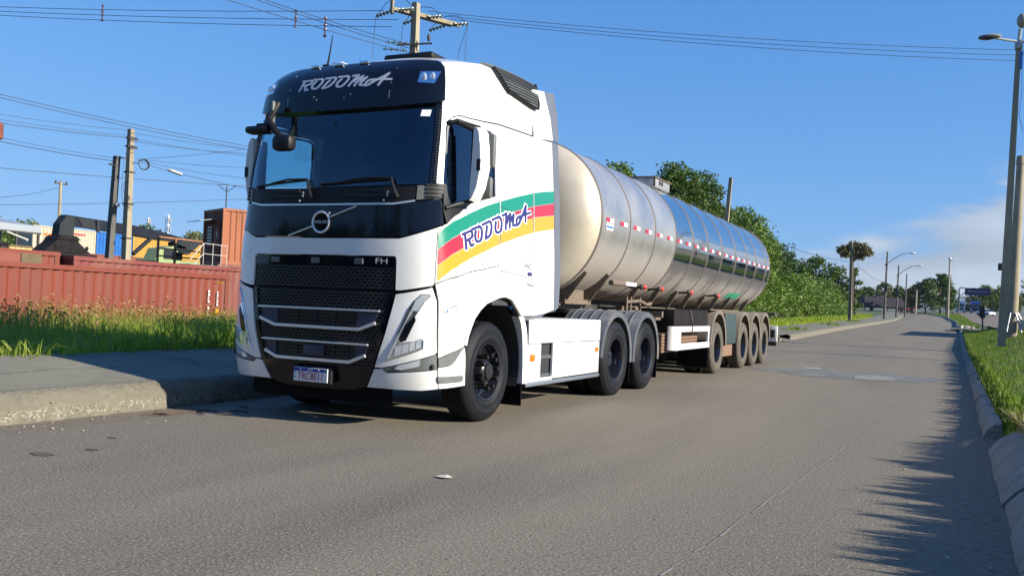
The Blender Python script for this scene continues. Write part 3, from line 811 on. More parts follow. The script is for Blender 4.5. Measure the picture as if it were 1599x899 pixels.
# ------------------------------------------------------------------ cab skin as a surface (p, z)
def herm(xs, ys):
    xs = np.array(xs, float); ys = np.array(ys, float); m = np.gradient(ys, xs)
    def f(x):
        x = min(max(x, xs[0]), xs[-1]); i = min(int(np.searchsorted(xs, x, side='right')) - 1, len(xs) - 2)
        h = xs[i + 1] - xs[i]; t = (x - xs[i]) / h
        return float((2*t**3-3*t*t+1)*ys[i]+(t**3-2*t*t+t)*h*m[i]+(-2*t**3+3*t*t)*ys[i+1]+(t**3-t*t)*h*m[i+1])
    return f
cw = herm([.2,.5,.8,1.35,1.8,2.05,2.6,3.1,3.3,3.42,3.5],[1.235,1.245,1.245,1.24,1.225,1.21,1.18,1.14,1.115,1.06,.97])
cyf = herm([.2,.36,.55,.8,1.2,1.8,2.1,2.3,2.8,3.05,3.3,3.42,3.5],[.14,.08,.03,.01,.02,.03,.05,.06,.14,.19,.25,.33,.46])
ck = herm([-1,0,.35,.8,1.4,2.0,3.2],[1,1,1.02,1.18,1.42,1.5,1.5])
CC, CN, CEND = .5, 3.2, 3.0
def cab_base(p, z):
    s = 1 if p >= 0 else -1; a = abs(p); w = cw(z); yf = cyf(z)
    if a <= 1:
        t = a * math.pi / 2
        x = w * math.sin(t) ** (2 / CN) if a > 0 else 0.0
        y = yf + CC - CC * max(math.cos(t), 0) ** (2 / CN)
    else:
        x = w; y = yf + CC + (a - 1) / 2 * (CEND - yf - CC)
    zz = z if z <= 3 else 3 + (z - 3) * ck(y)
    return Vector((s * x, y, zz))
def cab_n(p, z):
    a = max(abs(p), .02); s = 1 if p >= 0 else -1; e = .004
    n1 = cab_base(s * (a + e), z) - cab_base(s * (a - e), z)
    n2 = cab_base(s * a, min(z + e, 3.5)) - cab_base(s * a, max(z - e, .2))
    n = n1.cross(n2) * s
    if abs(p) < .02: n.x = 0
    return n.normalized()
def cab(p, z, off=0.0):
    b = cab_base(p, z)
    return b + cab_n(p, z) * off if off else b
def pf(x, z):
    """front position x (metres) to p"""
    s = min(abs(x) / cw(z), 0.9999)
    return math.copysign(math.asin(s ** (CN / 2)) * 2 / math.pi, x)

def inset(poly, d):
    if not d: return poly
    n = len(poly); ar = sum(poly[i][0] * poly[(i + 1) % n][1] - poly[(i + 1) % n][0] * poly[i][1] for i in range(n))
    sg = 1 if ar > 0 else -1; res = []
    for i in range(n):
        a, b, c = Vector(poly[i - 1]), Vector(poly[i]), Vector(poly[(i + 1) % n])
        e1, e2 = (b - a).normalized(), (c - b).normalized()
        n1, n2 = Vector((-e1.y, e1.x)) * sg, Vector((-e2.y, e2.x)) * sg
        m = n1 + n2
        if m.length < 1e-3: m = n1
        m.normalize(); k = max(m.dot(n1), 0.35)
        q = b + m * d / k; res.append((q.x, q.y))
    return res
def inside(pt, poly):
    c = False; x, y = pt; n = len(poly)
    for i in range(n):
        x1, y1 = poly[i]; x2, y2 = poly[i - 1]
        if (y1 > y) != (y2 > y) and x < (x2 - x1) * (y - y1) / (y2 - y1) + x1: c = not c
    return c
def flat_cdt(poly, step):
    pts = []; n = len(poly)
    for i in range(n):
        a, b = Vector(poly[i]), Vector(poly[(i + 1) % n]); k = max(1, int(math.ceil((b - a).length / step)))
        for j in range(k): pts.append(a.lerp(b, j / k))
    nb = len(pts); edges = [(i, (i + 1) % nb) for i in range(nb)]
    x0, x1 = min(p[0] for p in poly), max(p[0] for p in poly); y0, y1 = min(p[1] for p in poly), max(p[1] for p in poly)
    bd = np.array([(p.x, p.y) for p in pts])
    yy = y0 + step * .5
    while yy < y1:
        xx = x0 + step * .5
        while xx < x1:
            if inside((xx, yy), poly) and np.min((bd[:, 0] - xx) ** 2 + (bd[:, 1] - yy) ** 2) > (step * .45) ** 2: pts.append(Vector((xx, yy)))
            xx += step
        yy += step
    vs, es, fs, *_ = geometry.delaunay_2d_cdt(pts, edges, [], 1, 1e-5)
    return vs, [f for f in fs if inside(sum((vs[i] for i in f), Vector((0, 0))) / len(f), poly)]
def panel(name, poly, m, parent, off=0.0, thick=0.02, step=0.07, gap=0.0, surf=cab, smooth=True):
    """a piece of body skin: polygon in (p, z) laid on the cab surface, with real thickness"""
    poly = inset(poly, gap)
    vs, fs = flat_cdt(poly, step)
    P3 = [surf(v.x, v.y, off) for v in vs]
    ar = 0.0; ref = None
    out_f = []
    for f in fs:
        a, b, c = (P3[i] for i in f[:3]); nn = (b - a).cross(c - a)
        ce = sum((vs[i] for i in f), Vector((0, 0))) / len(f)
        if surf is cab: good = nn.dot(cab_n(ce.x, ce.y)) > 0
        else: good = nn.dot(surf(ce.x, ce.y, off + .1) - surf(ce.x, ce.y, off)) > 0
        out_f.append(tuple(f) if good else tuple(reversed(f)))
    o_ = origin_of(parent); n = len(P3); verts = [p - o_ for p in P3]; faces = list(out_f)
    nout = len(faces)
    if thick:
        cnt = {}
        for f in out_f:
            for i in range(len(f)):
                e = (f[i], f[(i + 1) % len(f)]); cnt[e] = 1
        rim = [e for e in cnt if (e[1], e[0]) not in cnt]
        mp_ = {}
        for e in rim:
            for i in e:
                if i not in mp_:
                    mp_[i] = (len(verts), len(verts) + 1)
                    verts.append(P3[i] - o_); verts.append(surf(vs[i].x, vs[i].y, off - thick) - o_)
        for a, b in rim: faces.append((mp_[b][0], mp_[a][0], mp_[a][1], mp_[b][1]))
    me = bpy.data.meshes.new(name); me.from_pydata(verts, [], faces); me.materials.append(m)
    if smooth:
        sm = [True] * nout + [False] * (len(faces) - nout)
        me.polygons.foreach_set('use_smooth', sm)
    ob = bpy.data.objects.new(name, me); COL.objects.link(ob); ob.parent = parent
    return ob
def mir(poly): return [(-p, z) for p, z in poly]
def sym(half):
    """half polygon from the centre line out and back -> whole polygon across the front"""
    return list(half) + [(-p, z) for p, z in reversed(half) if abs(p) > 1e-6]

# ------------------------------------------------------------------ lettering: bold brush strokes
STROKES = [
 [(115,262),(250,248)], [(250,248),(274,258),(274,288),(250,315),(165,335)], [(195,338),(196,385),(210,403),(245,395)], [(150,284),(108,418)],
 [(290,235),(420,222)], [(420,222),(450,240),(445,290),(395,365),(345,380),(312,368),(305,340),(320,300),(345,262)],
 [(490,212),(620,195)], [(620,195),(650,210),(640,262),(590,330),(535,358),(480,368)], [(562,240),(480,368)],
 [(690,185),(820,170)], [(820,170),(852,190),(845,250),(795,322),(740,342),(705,330),(698,300),(715,262),(745,220)],
 [(905,165),(990,152)], [(990,152),(890,325)], [(955,255),(1010,195),(1065,165)], [(1065,165),(978,318)], [(1045,245),(1090,205),(1130,185)],
 [(1130,185),(1062,285),(1065,308),(1110,308)], [(1110,308),(1160,312),(1215,280),(1240,228)], [(1240,228),(1195,228),(1152,262),(1135,305)],
 [(1190,295),(1300,220),(1430,115)], [(1430,115),(1330,298)], [(1235,222),(1490,208)]]
def lettering(name, fn, widths, m, parent, k0):
    """strokes in lettering units -> ribbons on the surface; each stroke a hair above the one before it"""
    v, f = [], []
    for si, st in enumerate(STROKES):
        pts = [Vector((x - 108, (418 - 0.098 * (x - 108)) - y)) for x, y in st]
        sm = []
        if len(pts) > 2:
            for i in range(len(pts) - 1):
                p0, p1, p2, p3 = pts[max(i - 1, 0)], pts[i], pts[i + 1], pts[min(i + 2, len(pts) - 1)]
                for q in range(5):
                    t = q / 5
                    sm.append(0.5 * ((2 * p1) + (p2 - p0) * t + (2 * p0 - 5 * p1 + 4 * p2 - p3) * t * t + (3 * p1 - p0 - 3 * p2 + p3) * t ** 3))
            sm.append(pts[-1])
        else:
            sm = [pts[0].lerp(pts[1], q / 6) for q in range(7)]
        w_ = widths; o = len(v)
        d0 = (sm[1] - sm[0]).normalized(); d1 = (sm[-1] - sm[-2]).normalized()
        sm[0] = sm[0] - d0 * w_ * .35; sm[-1] = sm[-1] + d1 * w_ * .35
        for i, p in enumerate(sm):
            d = (sm[min(i + 1, len(sm) - 1)] - sm[max(i - 1, 0)]).normalized(); nn = Vector((-d.y, d.x))
            ww = w_ * (0.8 if abs(d.x) > 0.9 else 1.0)
            v += [fn(p + nn * ww / 2, k0 + si * 0.00012), fn(p - nn * ww / 2, k0 + si * 0.00012)]
        for i in range(len(sm) - 1): f.append((o + 2 * i, o + 2 * i + 1, o + 2 * i + 3, o + 2 * i + 2))
    o_ = origin_of(parent)
    ob = raw(name, [p - o_ for p in v], f, m, parent)
    return ob

# ------------------------------------------------------------------ wheels
def make_wheel(kind, parent, tyre_m, rim_m, hub_m):
    """wheel built about the x axis, outer tyre wall at x = 0 (outboard = +x)"""
    rim = MB()
    if kind == 'front':
        rim.lathe([(.300, -.026), (.292, -.004), (.283, -.006), (.272, -.05), (.262, -.115), (.240, -.128), (.215, -.130), (.13, -.128), (.10, -.128)], n=48)
    else:
        rim.lathe([(.300, -.026), (.292, -.004), (.283, -.006), (.272, -.045), (.260, -.14), (.252, -.190), (.225, -.203), (.14, -.205), (.10, -.205)], n=48)
    if kind != 'front':
        for k in range(10):
            a = 2 * math.pi * (k + .5) / 10
            rim.lathe([(.0, -.199), (.026, -.199)], (0, .205 * math.cos(a), .205 * math.sin(a)), n=10, mi=1)
    r_ = rim.build('wheel', [rim_m, M['dark']], None, smooth=True)
    t = MB()
    gro = lambda x: [(.513, x + .006), (.500, x + .005), (.500, x - .005), (.513, x - .006)]
    prof = [(.296, -.028), (.300, -.010), (.330, .006), (.345, .012), (.352, .008), (.40, .014), (.425, .016), (.432, .010), (.468, .004), (.474, -.002), (.498, -.018), (.512, -.040), (.513, -.05)] + gro(-.085) + gro(-.125) + gro(-.165) + gro(-.205) + [(.513, -.24), (.512, -.25), (.498, -.272), (.43, -.300), (.34, -.290), (.296, -.262)]
    jag = {10: .012, 11: .014} if kind == 'drive' else None
    if kind == 'drive':
        prof = [(r + (.012 if 9 <= i <= 30 else 0), x) for i, (r, x) in enumerate(prof)]
    t.lathe(prof, n=96, jag=jag)
    if kind != 'front':
        t.lathe([(r, x - .335) for r, x in prof], n=64)
    t.build('tyre', tyre_m, r_, smooth=True)
    h = MB()
    if kind == 'front':
        h.lathe([(.128, -.128), (.124, -.03), (.112, -.012), (.085, .0), (.08, .020), (.05, .028), (.0, .030)], n=32)
        for k in range(10):
            a = 2 * math.pi * k / 10 + .15
            h.lathe([(.024, -.128), (.024, -.10), (.019, -.098), (.0185, .012), (.022, .014), (.022, .040), (.0, .042)], (0, .168 * math.cos(a), .168 * math.sin(a)), n=10)
        h.tube([(-.02, .15, .16), (-.02, .19, .19), (-.05, .215, .215)], .008, 6)
    else:
        h.lathe([(.135, -.205), (.13, -.12), (.12, -.10), (.10, -.09), (.06, -.085), (.0, -.084)], n=32)
        for k in range(10):
            a = 2 * math.pi * k / 10
            h.lathe([(.022, -.205), (.022, -.175), (.014, -.172), (.012, -.155), (.0, -.155)], (0, .168 * math.cos(a), .168 * math.sin(a)), n=8)
    h.build('hub', hub_m, r_, smooth=True)
    r_.parent = parent
    return r_

# ------------------------------------------------------------------ tractor unit
TR = thing('tractor_truck', 'white tractor unit with black visor and green, red and yellow stripes on its door', 'truck', (0, 2.0, 0))
W_, BG = M['white'], M['black_gloss']
def parts_both(name, poly, m, **kw):
    a = panel(name, poly, m, TR, **kw); b = panel(name, mir(poly), m, TR, **kw)
    return a, b
G = 0.004
# front: white shoulder panel, gloss black band, chrome line, cowl, windscreen, visor
panel('hood', sym([(0, 1.772), (.379, 1.778), (.579, 1.845), (.817, 1.918), (.742, 1.832), (.724, 1.371), (.704, 1.352), (.40, 1.296), (.362, 1.296), (.362, 1.585), (.352, 1.608), (0, 1.608)]), W_, TR, gap=G)
panel('front_band', sym([(0, 1.782), (.379, 1.788), (.579, 1.855), (.822, 1.930), (.80, 2.05), (.765, 2.160), (.502, 2.122), (.329, 2.085), (0, 2.078)]), BG, TR, off=.002, gap=.002)
panel('chrome_strip', sym([(0, 2.082), (.329, 2.088), (.495, 2.122), (.495, 2.138), (.329, 2.106), (0, 2.100)]), M['trim_bright'], TR, off=.014, thick=.02)
panel('cowl', sym([(0, 2.104), (.329, 2.109), (.497, 2.14), (.503, 2.272), (.1, 2.256), (0, 2.255)]), M['black'], TR, off=.0, gap=.002)
for s in (1, -1):
    blk = [(.512, 2.276), (.506, 2.136), (.762, 2.170), (.808, 2.235), (.804, 2.294)]
    panel('corner_duct', blk if s > 0 else mir(blk), M['grey_plastic'], TR, off=.004, gap=.003)
    for k in range(4):
        t0 = .02 + k * .25; a0 = 2.140 + .036 * k
        fin = [(.60, a0 + .022), (.60, a0 + .046), (.775 + .012 * k, a0 + .05), (.785 + .012 * k, a0 + .03)]
        panel('duct_fin', fin if s > 0 else mir(fin), M['black'], TR, off=.016, thick=.02)
WS = sym([(0, 3.015), (.3, 3.028), (.618, 3.062), (.636, 2.706), (.624, 2.343), (.628, 2.292), (.1, 2.264), (0, 2.262)])
panel('windscreen', WS, M['glass'], TR, off=-.006, thick=.0, step=.06)
parts_both('pillar_trim', [(.626, 3.066), (.699, 3.087), (.708, 2.837), (.705, 2.342), (.70, 2.300), (.632, 2.294), (.631, 2.343), (.643, 2.706)], BG, off=.004, gap=.002)
# ribbed rubber seal down the pillar
mb = MB()
for s in (1, -1):
    for k in range(26):
        z = 2.33 + k * .027
        a, b = cab(s * .672, z, .008), cab(s * .700, z + .006, .008)
        mb.bar(a, b, .012, .012)
mb.build('pillar_ribs', M['black'], TR)
panel('visor', sym([(0, 3.010), (.3, 3.024), (.60, 3.058), (.722, 3.094), (.708, 3.30), (.700, 3.395), (.66, 3.44), (.625, 3.458), (.404, 3.478), (0, 3.485)]), BG, TR, off=.045, thick=.075, step=.06)
# seams, screws of the visor
mb = MB()
for x in (.60, -.60):
    for z0, z1 in ((3.10, 3.18), (3.24, 3.40)):
        mb.bar(cab(pf(x, z0), z0, .0465), cab(pf(x, z1), z1, .0465), .004, .003)
for x, z in ((-.27, 3.16), (-.23, 3.13), (.17, 3.16), (.10, 3.13)): mb.ball(cab(pf(x, z), z, .046), .006, .006, .006, 6, 4)
mb.build('visor_fixings', M['satin'], TR)
def fn_visor(p, k):
    x = -.47 + p.x / 1222 * .94; z = 3.232 + p.y / 156 * .098
    return cab(pf(x, z), z, .0465 + k)
lettering('lettering', fn_visor, 37, M['silver_letter'], TR, 0)
for s in (1, -1):
    q = [(pf(.845, 3.35), 3.348), (pf(1.0, 3.35), 3.352), (pf(.985, 3.24), 3.238), (pf(.85, 3.24), 3.243)]
    q = q if s > 0 else mir(q)
    l1 = panel('visor_lamp', q, M['chrome'], TR, off=.050, thick=.02)
    mb = MB()
    c = cab(s * pf(.89, 3.29), 3.29, .052); d = cab(s * pf(.955, 3.30), 3.30, .052)
    mb.ball(c, .035, .014, .042, 12, 8); mb.ball(d, .030, .014, .036, 12, 8)
    mb.build('lamp_lens', M['lamp_clear'], l1, smooth=True)
for x in (-.44, -.14, .16):
    mb = MB(); c = cab(pf(x, 3.475), 3.475, .045)
    mb.rbox(c.x - .055, c.x + .055, c.y - .03, c.y + .06, c.z - .012, c.z + .022, .008)
    mb.build('marker_lamp', M['lamp_inside'], TR, smooth=True)

# white sides
SIDE = [(.712, 2.302), (.711, 2.342), (.716, 2.837), (.706, 3.087), (.728, 3.10), (.715, 3.30), (.708, 3.395), (.67, 3.446), (.64, 3.470), (.64, 3.495), (1.0, 3.499), (2.392, 3.499), (2.376, 3.25), (2.352, 3.078), (1.622, 3.058), (.968, 3.006), (.87, 2.971), (.796, 2.92), (.776, 2.85), (.795, 2.6), (.803, 2.302)]
parts_both('roof_side', SIDE, W_, gap=.0025)
DOOR = [(.803, 2.915), (.87, 2.964), (.968, 2.999), (1.622, 3.051), (1.683, 2.709), (1.718, 1.906), (1.689, 1.605), (1.2, 1.512), (.731, 1.376), (.750, 1.832), (.826, 1.925), (.872, 1.938), (.892, 1.954), (1.056, 2.090), (1.208, 2.182), (1.624, 2.314), (1.592, 2.689), (1.535, 2.952), (1.466, 2.968), (1.275, 2.958), (1.058, 2.966), (.919, 2.961), (.825, 2.91)]
d_l, d_r = parts_both('door', DOOR, W_, gap=.0022, step=.06)
WIN = [(.800, 2.90), (.826, 2.906), (.919, 2.957), (1.058, 2.962), (1.275, 2.954), (1.466, 2.964), (1.531, 2.948), (1.587, 2.689), (1.619, 2.318), (1.208, 2.187), (1.056, 2.095), (.888, 1.957), (.862, 1.935), (.812, 2.05), (.806, 2.30), (.800, 2.60), (.783, 2.85)]
for s, d in ((1, d_l), (-1, d_r)):
    P_ = WIN if s > 0 else mir(WIN)
    wn = panel('window', P_, M['glass_side'], d, off=-.010, thick=0, step=.06)
    tr_ = [(.806, 2.31), (.812, 2.05), (.862, 1.935), (.888, 1.957), (1.056, 2.095), (1.208, 2.187), (1.619, 2.318), (1.612, 2.345), (1.200, 2.215), (1.045, 2.13), (.90, 2.10), (.84, 2.31)]
    panel('window_trim', tr_ if s > 0 else mir(tr_), M['black'], d, off=.003, thick=.02, gap=.001)
    fr = [(.806, 2.60), (.790, 2.85), (.812, 2.903), (.919, 2.955), (1.058, 2.960), (1.275, 2.952), (1.466, 2.962), (1.529, 2.946), (1.585, 2.689), (1.617, 2.32), (1.60, 2.32), (1.570, 2.685), (1.515, 2.925), (1.46, 2.938), (1.275, 2.932), (1.058, 2.942), (.925, 2.935), (.835, 2.885), (.818, 2.83), (.822, 2.60)]
    panel('window_seal', fr if s > 0 else mir(fr), M['navy_trim'], d, off=-.002, thick=.012, gap=.0005)
    hd = [(1.392, 1.612), (1.639, 1.702), (1.640, 1.662), (1.404, 1.586)]
    hnd = panel('handle', hd if s > 0 else mir(hd), W_, d, off=.014, thick=.02, gap=.002)
WING = [(.735, 1.370), (1.2, 1.505), (1.687, 1.598), (1.645, 1.275), (1.611, 1.262), (1.466, 1.218), (1.359, 1.149), (1.272, 1.063), (1.217, .960), (1.184, .889), (1.160, .808), (1.169, .792), (.812, .690), (.812, .80), (.786, 1.212)]
parts_both('wing_panel', WING, W_, gap=.002)
SLEEP = [(1.628, 3.051), (2.350, 3.071), (2.394, 2.774), (2.400, 2.5), (2.394, 2.035), (2.381, 1.346), (2.368, 1.094), (2.140, 1.094), (2.070, 1.160), (1.935, 1.272), (1.807, 1.297), (1.703, 1.287), (1.650, 1.277), (1.695, 1.605), (1.724, 1.906), (1.689, 2.709)]
parts_both('sleeper_panel', SLEEP, W_, gap=.0022)
# pressed outline on the sleeper panel and the locker line below it
mb = MB()
for s in (1, -1):
    crv = [(1.70, 2.976), (1.82, 2.995), (1.93, 2.99), (2.05, 2.93), (2.13, 2.84), (2.26, 2.62)]
    mb.tube([cab(s * p, z, -.001) for p, z in crv], .0055, 6)
mb.build('pressed_line', W_, TR, smooth=True)
mb = MB()
for s in (1, -1):
    for a, b in (((1.73, 1.56), (2.30, 1.515)), ((2.32, 1.512), (2.385, 1.508)), ((1.70, 2.22), (2.38, 2.17))):
        for q in range(6):
            t0, t1 = q / 6, (q + 1) / 6
            mb.bar(cab(s * (a[0] + (b[0] - a[0]) * t0), a[1] + (b[1] - a[1]) * t0, .001), cab(s * (a[0] + (b[0] - a[0]) * t1), a[1] + (b[1] - a[1]) * t1, .001), .009 if a[1] < 2 else .004, .005)
mb.build('locker_seam', M['black'], TR)
DEFL = [(2.358, 3.072), (2.846, 3.090), (2.868, 2.3), (2.872, 1.499), (2.874, 1.172), (2.688, 1.128), (2.429, 1.094), (2.375, 1.092), (2.389, 1.346), (2.402, 2.035), (2.408, 2.5), (2.401, 2.774)]
parts_both('side_deflector', DEFL, W_, gap=.002)
parts_both('deflector_edge', [(2.850, 3.090), (2.998, 3.10), (3.012, 2.3), (3.012, 1.5), (2.985, 1.20), (2.90, 1.155), (2.69, 1.124), (2.56, 1.075), (2.40, 1.083), (2.688, 1.124), (2.876, 1.168), (2.878, 1.499), (2.872, 2.3)], M['strip_grey'], off=.002, gap=.001)
for s in (1, -1):
    def dx(z): return 1.145 - .05 * (z - 3.1) / .6
    def slab_yz(name, poly, m):
        mb = MB(); mb.prism(poly, lambda y, z: (s * (dx(z) - .03), y, z), lambda y, z: (s * dx(z), y, z)); return mb.build(name, m, TR)
    slab_yz('upper_deflector', [(2.30, 3.105), (2.845, 3.165), (2.79, 3.42), (2.63, 3.70), (2.28, 3.65)], W_)
    slab_yz('deflector_edge', [(2.848, 3.165), (3.03, 3.19), (3.01, 3.48), (2.93, 3.745), (2.633, 3.70), (2.793, 3.42)], M['strip_grey'])
    # blank lining behind the skin so that no daylight shows through the seams
    for q in ([(.74, 3.0), (2.44, 3.03), (2.44, 3.46), (.74, 3.46)], [(1.66, 1.2), (2.46, 1.2), (2.46, 3.06), (1.62, 3.06), (1.66, 2.6)], [(.84, 1.30), (1.68, 1.30), (1.68, 2.29), (1.2, 2.15), (1.03, 2.03), (.89, 1.90), (.84, 1.88)]):
        panel('side_lining', q if s > 0 else mir(q), M['interior'], TR, off=-.045, thick=0)
for s in (1, -1):
    vt = [(1.30, 3.498), (1.55, 3.475), (1.63, 3.40), (1.77, 3.33), (2.30, 3.285), (2.44, 3.288), (2.465, 3.33), (2.60, 3.498)]
    v_ = panel('roof_vent', vt if s > 0 else mir(vt), M['grey_plastic'], TR, off=.030, thick=.04)
    rimp = vt
    mb = MB()
    for a, b in zip(vt[1:-1], vt[2:]):
        mb.tube([cab(s * a[0], a[1], .034), cab(s * b[0], b[1], .034)], .018, 6)
    mb.build('vent_frame', M['black'], v_, smooth=True)
    mb = MB()
    for k in range(9):
        z = 3.315 + k * .02; pa = 1.62 + max(0, .16 - k * .04); pb = 2.42 + k * .017
        q = [cab(s * (pa + (pb - pa) * j / 8), min(z, 3.49), .036) for j in range(9)]
        mb.tube(q, .006, 4)
    mb.build('vent_slats', M['black'], v_)
# roof skin
rings = []
ps = np.linspace(-3.0, 3.0, 49)
v, f = [], []
KR = 9
for p in ps:
    e = cab(p, 3.492)
    for k in range(KR):
        t = k / (KR - 1)                       # 1 edge .. 0 centre line
        a = 1 - t
        x = e.x * a
        yy = e.y + (0.10 * t if abs(p) < .9 else 0)
        v.append((x, yy, e.z + .135 * (1 - a * a) * float(np.interp(e.y, [.4, 1.2, 2.3], [.25, 1, 1]))))
for i in range(len(ps) - 1):
    for k in range(KR - 1): f.append((i * KR + k, (i + 1) * KR + k, (i + 1) * KR + k + 1, i * KR + k + 1))
bmx = MB().add(v, f); bmx.build('roof', W_, TR, smooth=60)
mb = MB(); mb.rbox(-.22, .40, 1.25, 1.95, 3.78, 3.872, .03)
mb.build('roof_hatch', M['black'], TR, smooth=True)
# roof things: antenna foot, beacon, whip
an = MB(); an.ball((-.70, .9, 3.66), .075, .075, .055, 14, 8); an.tube([(-.70, .9, 3.68), (-.67, .9, 3.85), (-.63, .88, 4.02)], [.012, .008, .004], 6)
an.build('antenna', M['black'], TR, smooth=True)
mb = MB(); mb.rbox(-.68, -.46, .86, 1.02, 3.62, 3.70, .02); mb.rbox(-.60, -.46, .84, 1.0, 3.66, 3.715, .015)
mb.build('roof_box', M['truck_white'], TR, smooth=True)

# stripes and lettering on the left side, as on the door of the right side
GT = [(.752, 1.832), (.815, 1.888), (.903, 1.938), (1.0, 2.002), (1.192, 2.089), (1.465, 2.197), (1.711, 2.276), (2.048, 2.378), (2.411, 2.477), (2.637, 2.524), (2.868, 2.565)]
GR = [(.748, 1.688), (.891, 1.774), (1.045, 1.868), (1.358, 2.009), (1.726, 2.129), (2.052, 2.225), (2.414, 2.325), (2.868, 2.422)]
RYL = [(.738, 1.535), (.897, 1.625), (1.051, 1.719), (1.363, 1.849), (1.728, 1.987), (2.054, 2.094), (2.415, 2.198), (2.868, 2.278)]
YB = [(.732, 1.380), (.902, 1.484), (1.056, 1.579), (1.261, 1.663), (1.695, 1.824), (2.054, 1.934), (2.415, 2.031), (2.868, 2.118)]
def cut(line, a, b):
    """piece of a stripe boundary between two p values"""
    P = np.array(line); q = [(p, z) for p, z in line if a < p < b]
    return [(a, float(np.interp(a, P[:, 0], P[:, 1])))] + q + [(b, float(np.interp(b, P[:, 0], P[:, 1])))]
for s in (1, -1):
    for up_, lo_, m_ in ((GT, GR, M['green']), (GR, RYL, M['red']), (RYL, YB, M['yellow'])):
        for a, b in ((.752, 1.708), (1.724, 2.390), (2.412, 2.866)):
            if m_ is M['green'] and a < 1:
                top = cut(up_, .80, b); low = cut(lo_, .752, b); poly = [(.753, 1.828)] + top + list(reversed(low))
            else:
                poly = cut(up_, a, b) + list(reversed(cut(lo_, a, b)))
            panel('stripe', poly if s > 0 else mir(poly), m_, TR, off=.0022, thick=0, gap=.0012, step=.08)
def fn_side(s):
    def fn(p, k):
        u, v_ = p.x / 1222, p.y / 156
        if s < 0: u = u
        P00, P10, P01 = (1.126, 1.732), (2.206, 2.126), (1.054, 1.860)
        a = (P00[0] + (P10[0] - P00[0]) * u + (P01[0] - P00[0]) * v_, P00[1] + (P10[1] - P00[1]) * u + (P01[1] - P00[1]) * v_)
        return cab(a[0], a[1], .0034 + k)
    return fn
lettering('lettering_outline', fn_side(1), 72, M['white_decal'], TR, 0)
lettering('lettering', fn_side(1), 38, M['navy'], TR, .0034)
def side_text(body, size, p, z, m, tiltz, sx=1):
    c = cab(p, z, .004)
    mt = Matrix.Translation(c) @ Matrix.Rotation(rad(90), 4, 'Z') @ Matrix.Rotation(rad(90), 4, 'X') @ Matrix.Rotation(rad(tiltz), 4, 'Z')
    text_mesh(body, size, TR, 'lettering', m, mt, sx=sx)
M['grey_letter'] = mat('grey_lettering', (0.25, 0.25, 0.26), 0.4)
side_text('460', .12, 2.27, 1.640, M['grey_letter'], -2)
mb = MB(); c = cab(2.31, 1.555, .003); mb.box(c.x - .002, c.x + .004, c.y - .055, c.y + .055, c.z - .02, c.z + .02); mb.build('badge', M['navy'], TR)
mb = MB()
for q in range(5): c = cab(2.27 + .025 * q, 1.445 - .004 * q, .003); mb.rbox(c.x - .002, c.x + .003, c.y - .012, c.y + .009, c.z - .014, c.z + .014 - .006 * (q % 2), .002)
mb.build('badge', M['grey_letter'], TR)
# framed emblem on the wing
bd = panel('badge', [(.842, 1.085), (.866, 1.140), (1.015, 1.190), (.995, 1.140)], M['satin'], TR, off=.008, thick=.008)
panel('badge_panel', [(.856, 1.092), (.872, 1.131), (1.0, 1.176), (.985, 1.140)], M['white_decal'], bd, off=.0095, thick=0)
panel('badge_stripe', [(.878, 1.104), (.886, 1.130), (.918, 1.141), (.910, 1.114)], M['label_blue'], bd, off=.0105, thick=0)
panel('badge_stripe', [(.926, 1.126), (.932, 1.138), (.985, 1.158), (.978, 1.147)], M['grey_letter'], bd, off=.0105, thick=0)

# grille area
panel('grille_back', sym([(0, 1.60), (.345, 1.60), (.352, 1.30), (0, 1.295)]), M['dark'], TR, off=-.05, thick=.0)
gb = panel('grille_bar', sym([(0, 1.606), (.350, 1.606), (.356, 1.51), (0, 1.51)]), BG, TR, off=-.012, thick=.03)
def mesh_weave(name, half, z0, z1, off, m, dz=.030, dx=.055):
    mb = MB(); z = z0; row = 0
    while z < z1:
        hw = half(z); x = -hw
        pts = []
        i = 0
        while x < hw:
            pts.append(cab(pf(x, z), z + (dz * .30 if (i + row) % 2 else -dz * .30), off)); x += dx / 2; i += 1
        if len(pts) > 1:
            for a, b in zip(pts[:-1], pts[1:]): mb.bar(a, b, .009, .016)
        z += dz; row += 1
    return mb.build(name, m, TR)
M['grille'] = mat('grille_plastic', (0.022, 0.022, 0.026), 0.35)
stuff(mesh_weave('grille_mesh', lambda z: .83, 1.315, 1.505, -.022, M['grille']))
lower_half = [(0, 1.288), (.353, 1.288), (.298, .888), (.231, .568), (.183, .388), (0, .335)]
lg = panel('lower_grille', sym([(0, 1.285), (.353, 1.285), (.30, .89), (.231, .565), (0, .56)]), M['dark'], TR, off=-.045, thick=.0)
def lw(z): return float(np.interp(z, [.39, .57, .89, 1.29], [.555, .635, .755, .835]))
stuff(mesh_weave('grille_mesh', lambda z: lw(z) - .01, .60, 1.28, -.020, M['grille']))
panel('bumper_centre', sym([(0, .585), (.236, .585), (.183, .388), (.10, .345), (0, .335)]), BG, TR, off=-.004, thick=.05)
panel('grille_surround', [(.353, 1.288), (.298, .888), (.232, .575), (.205, .575), (.268, .888), (.318, 1.27)], BG, TR, off=-.002, thick=.05)
panel('grille_surround', mir([(.353, 1.288), (.298, .888), (.232, .575), (.205, .575), (.268, .888), (.318, 1.27)]), BG, TR, off=-.002, thick=.05)
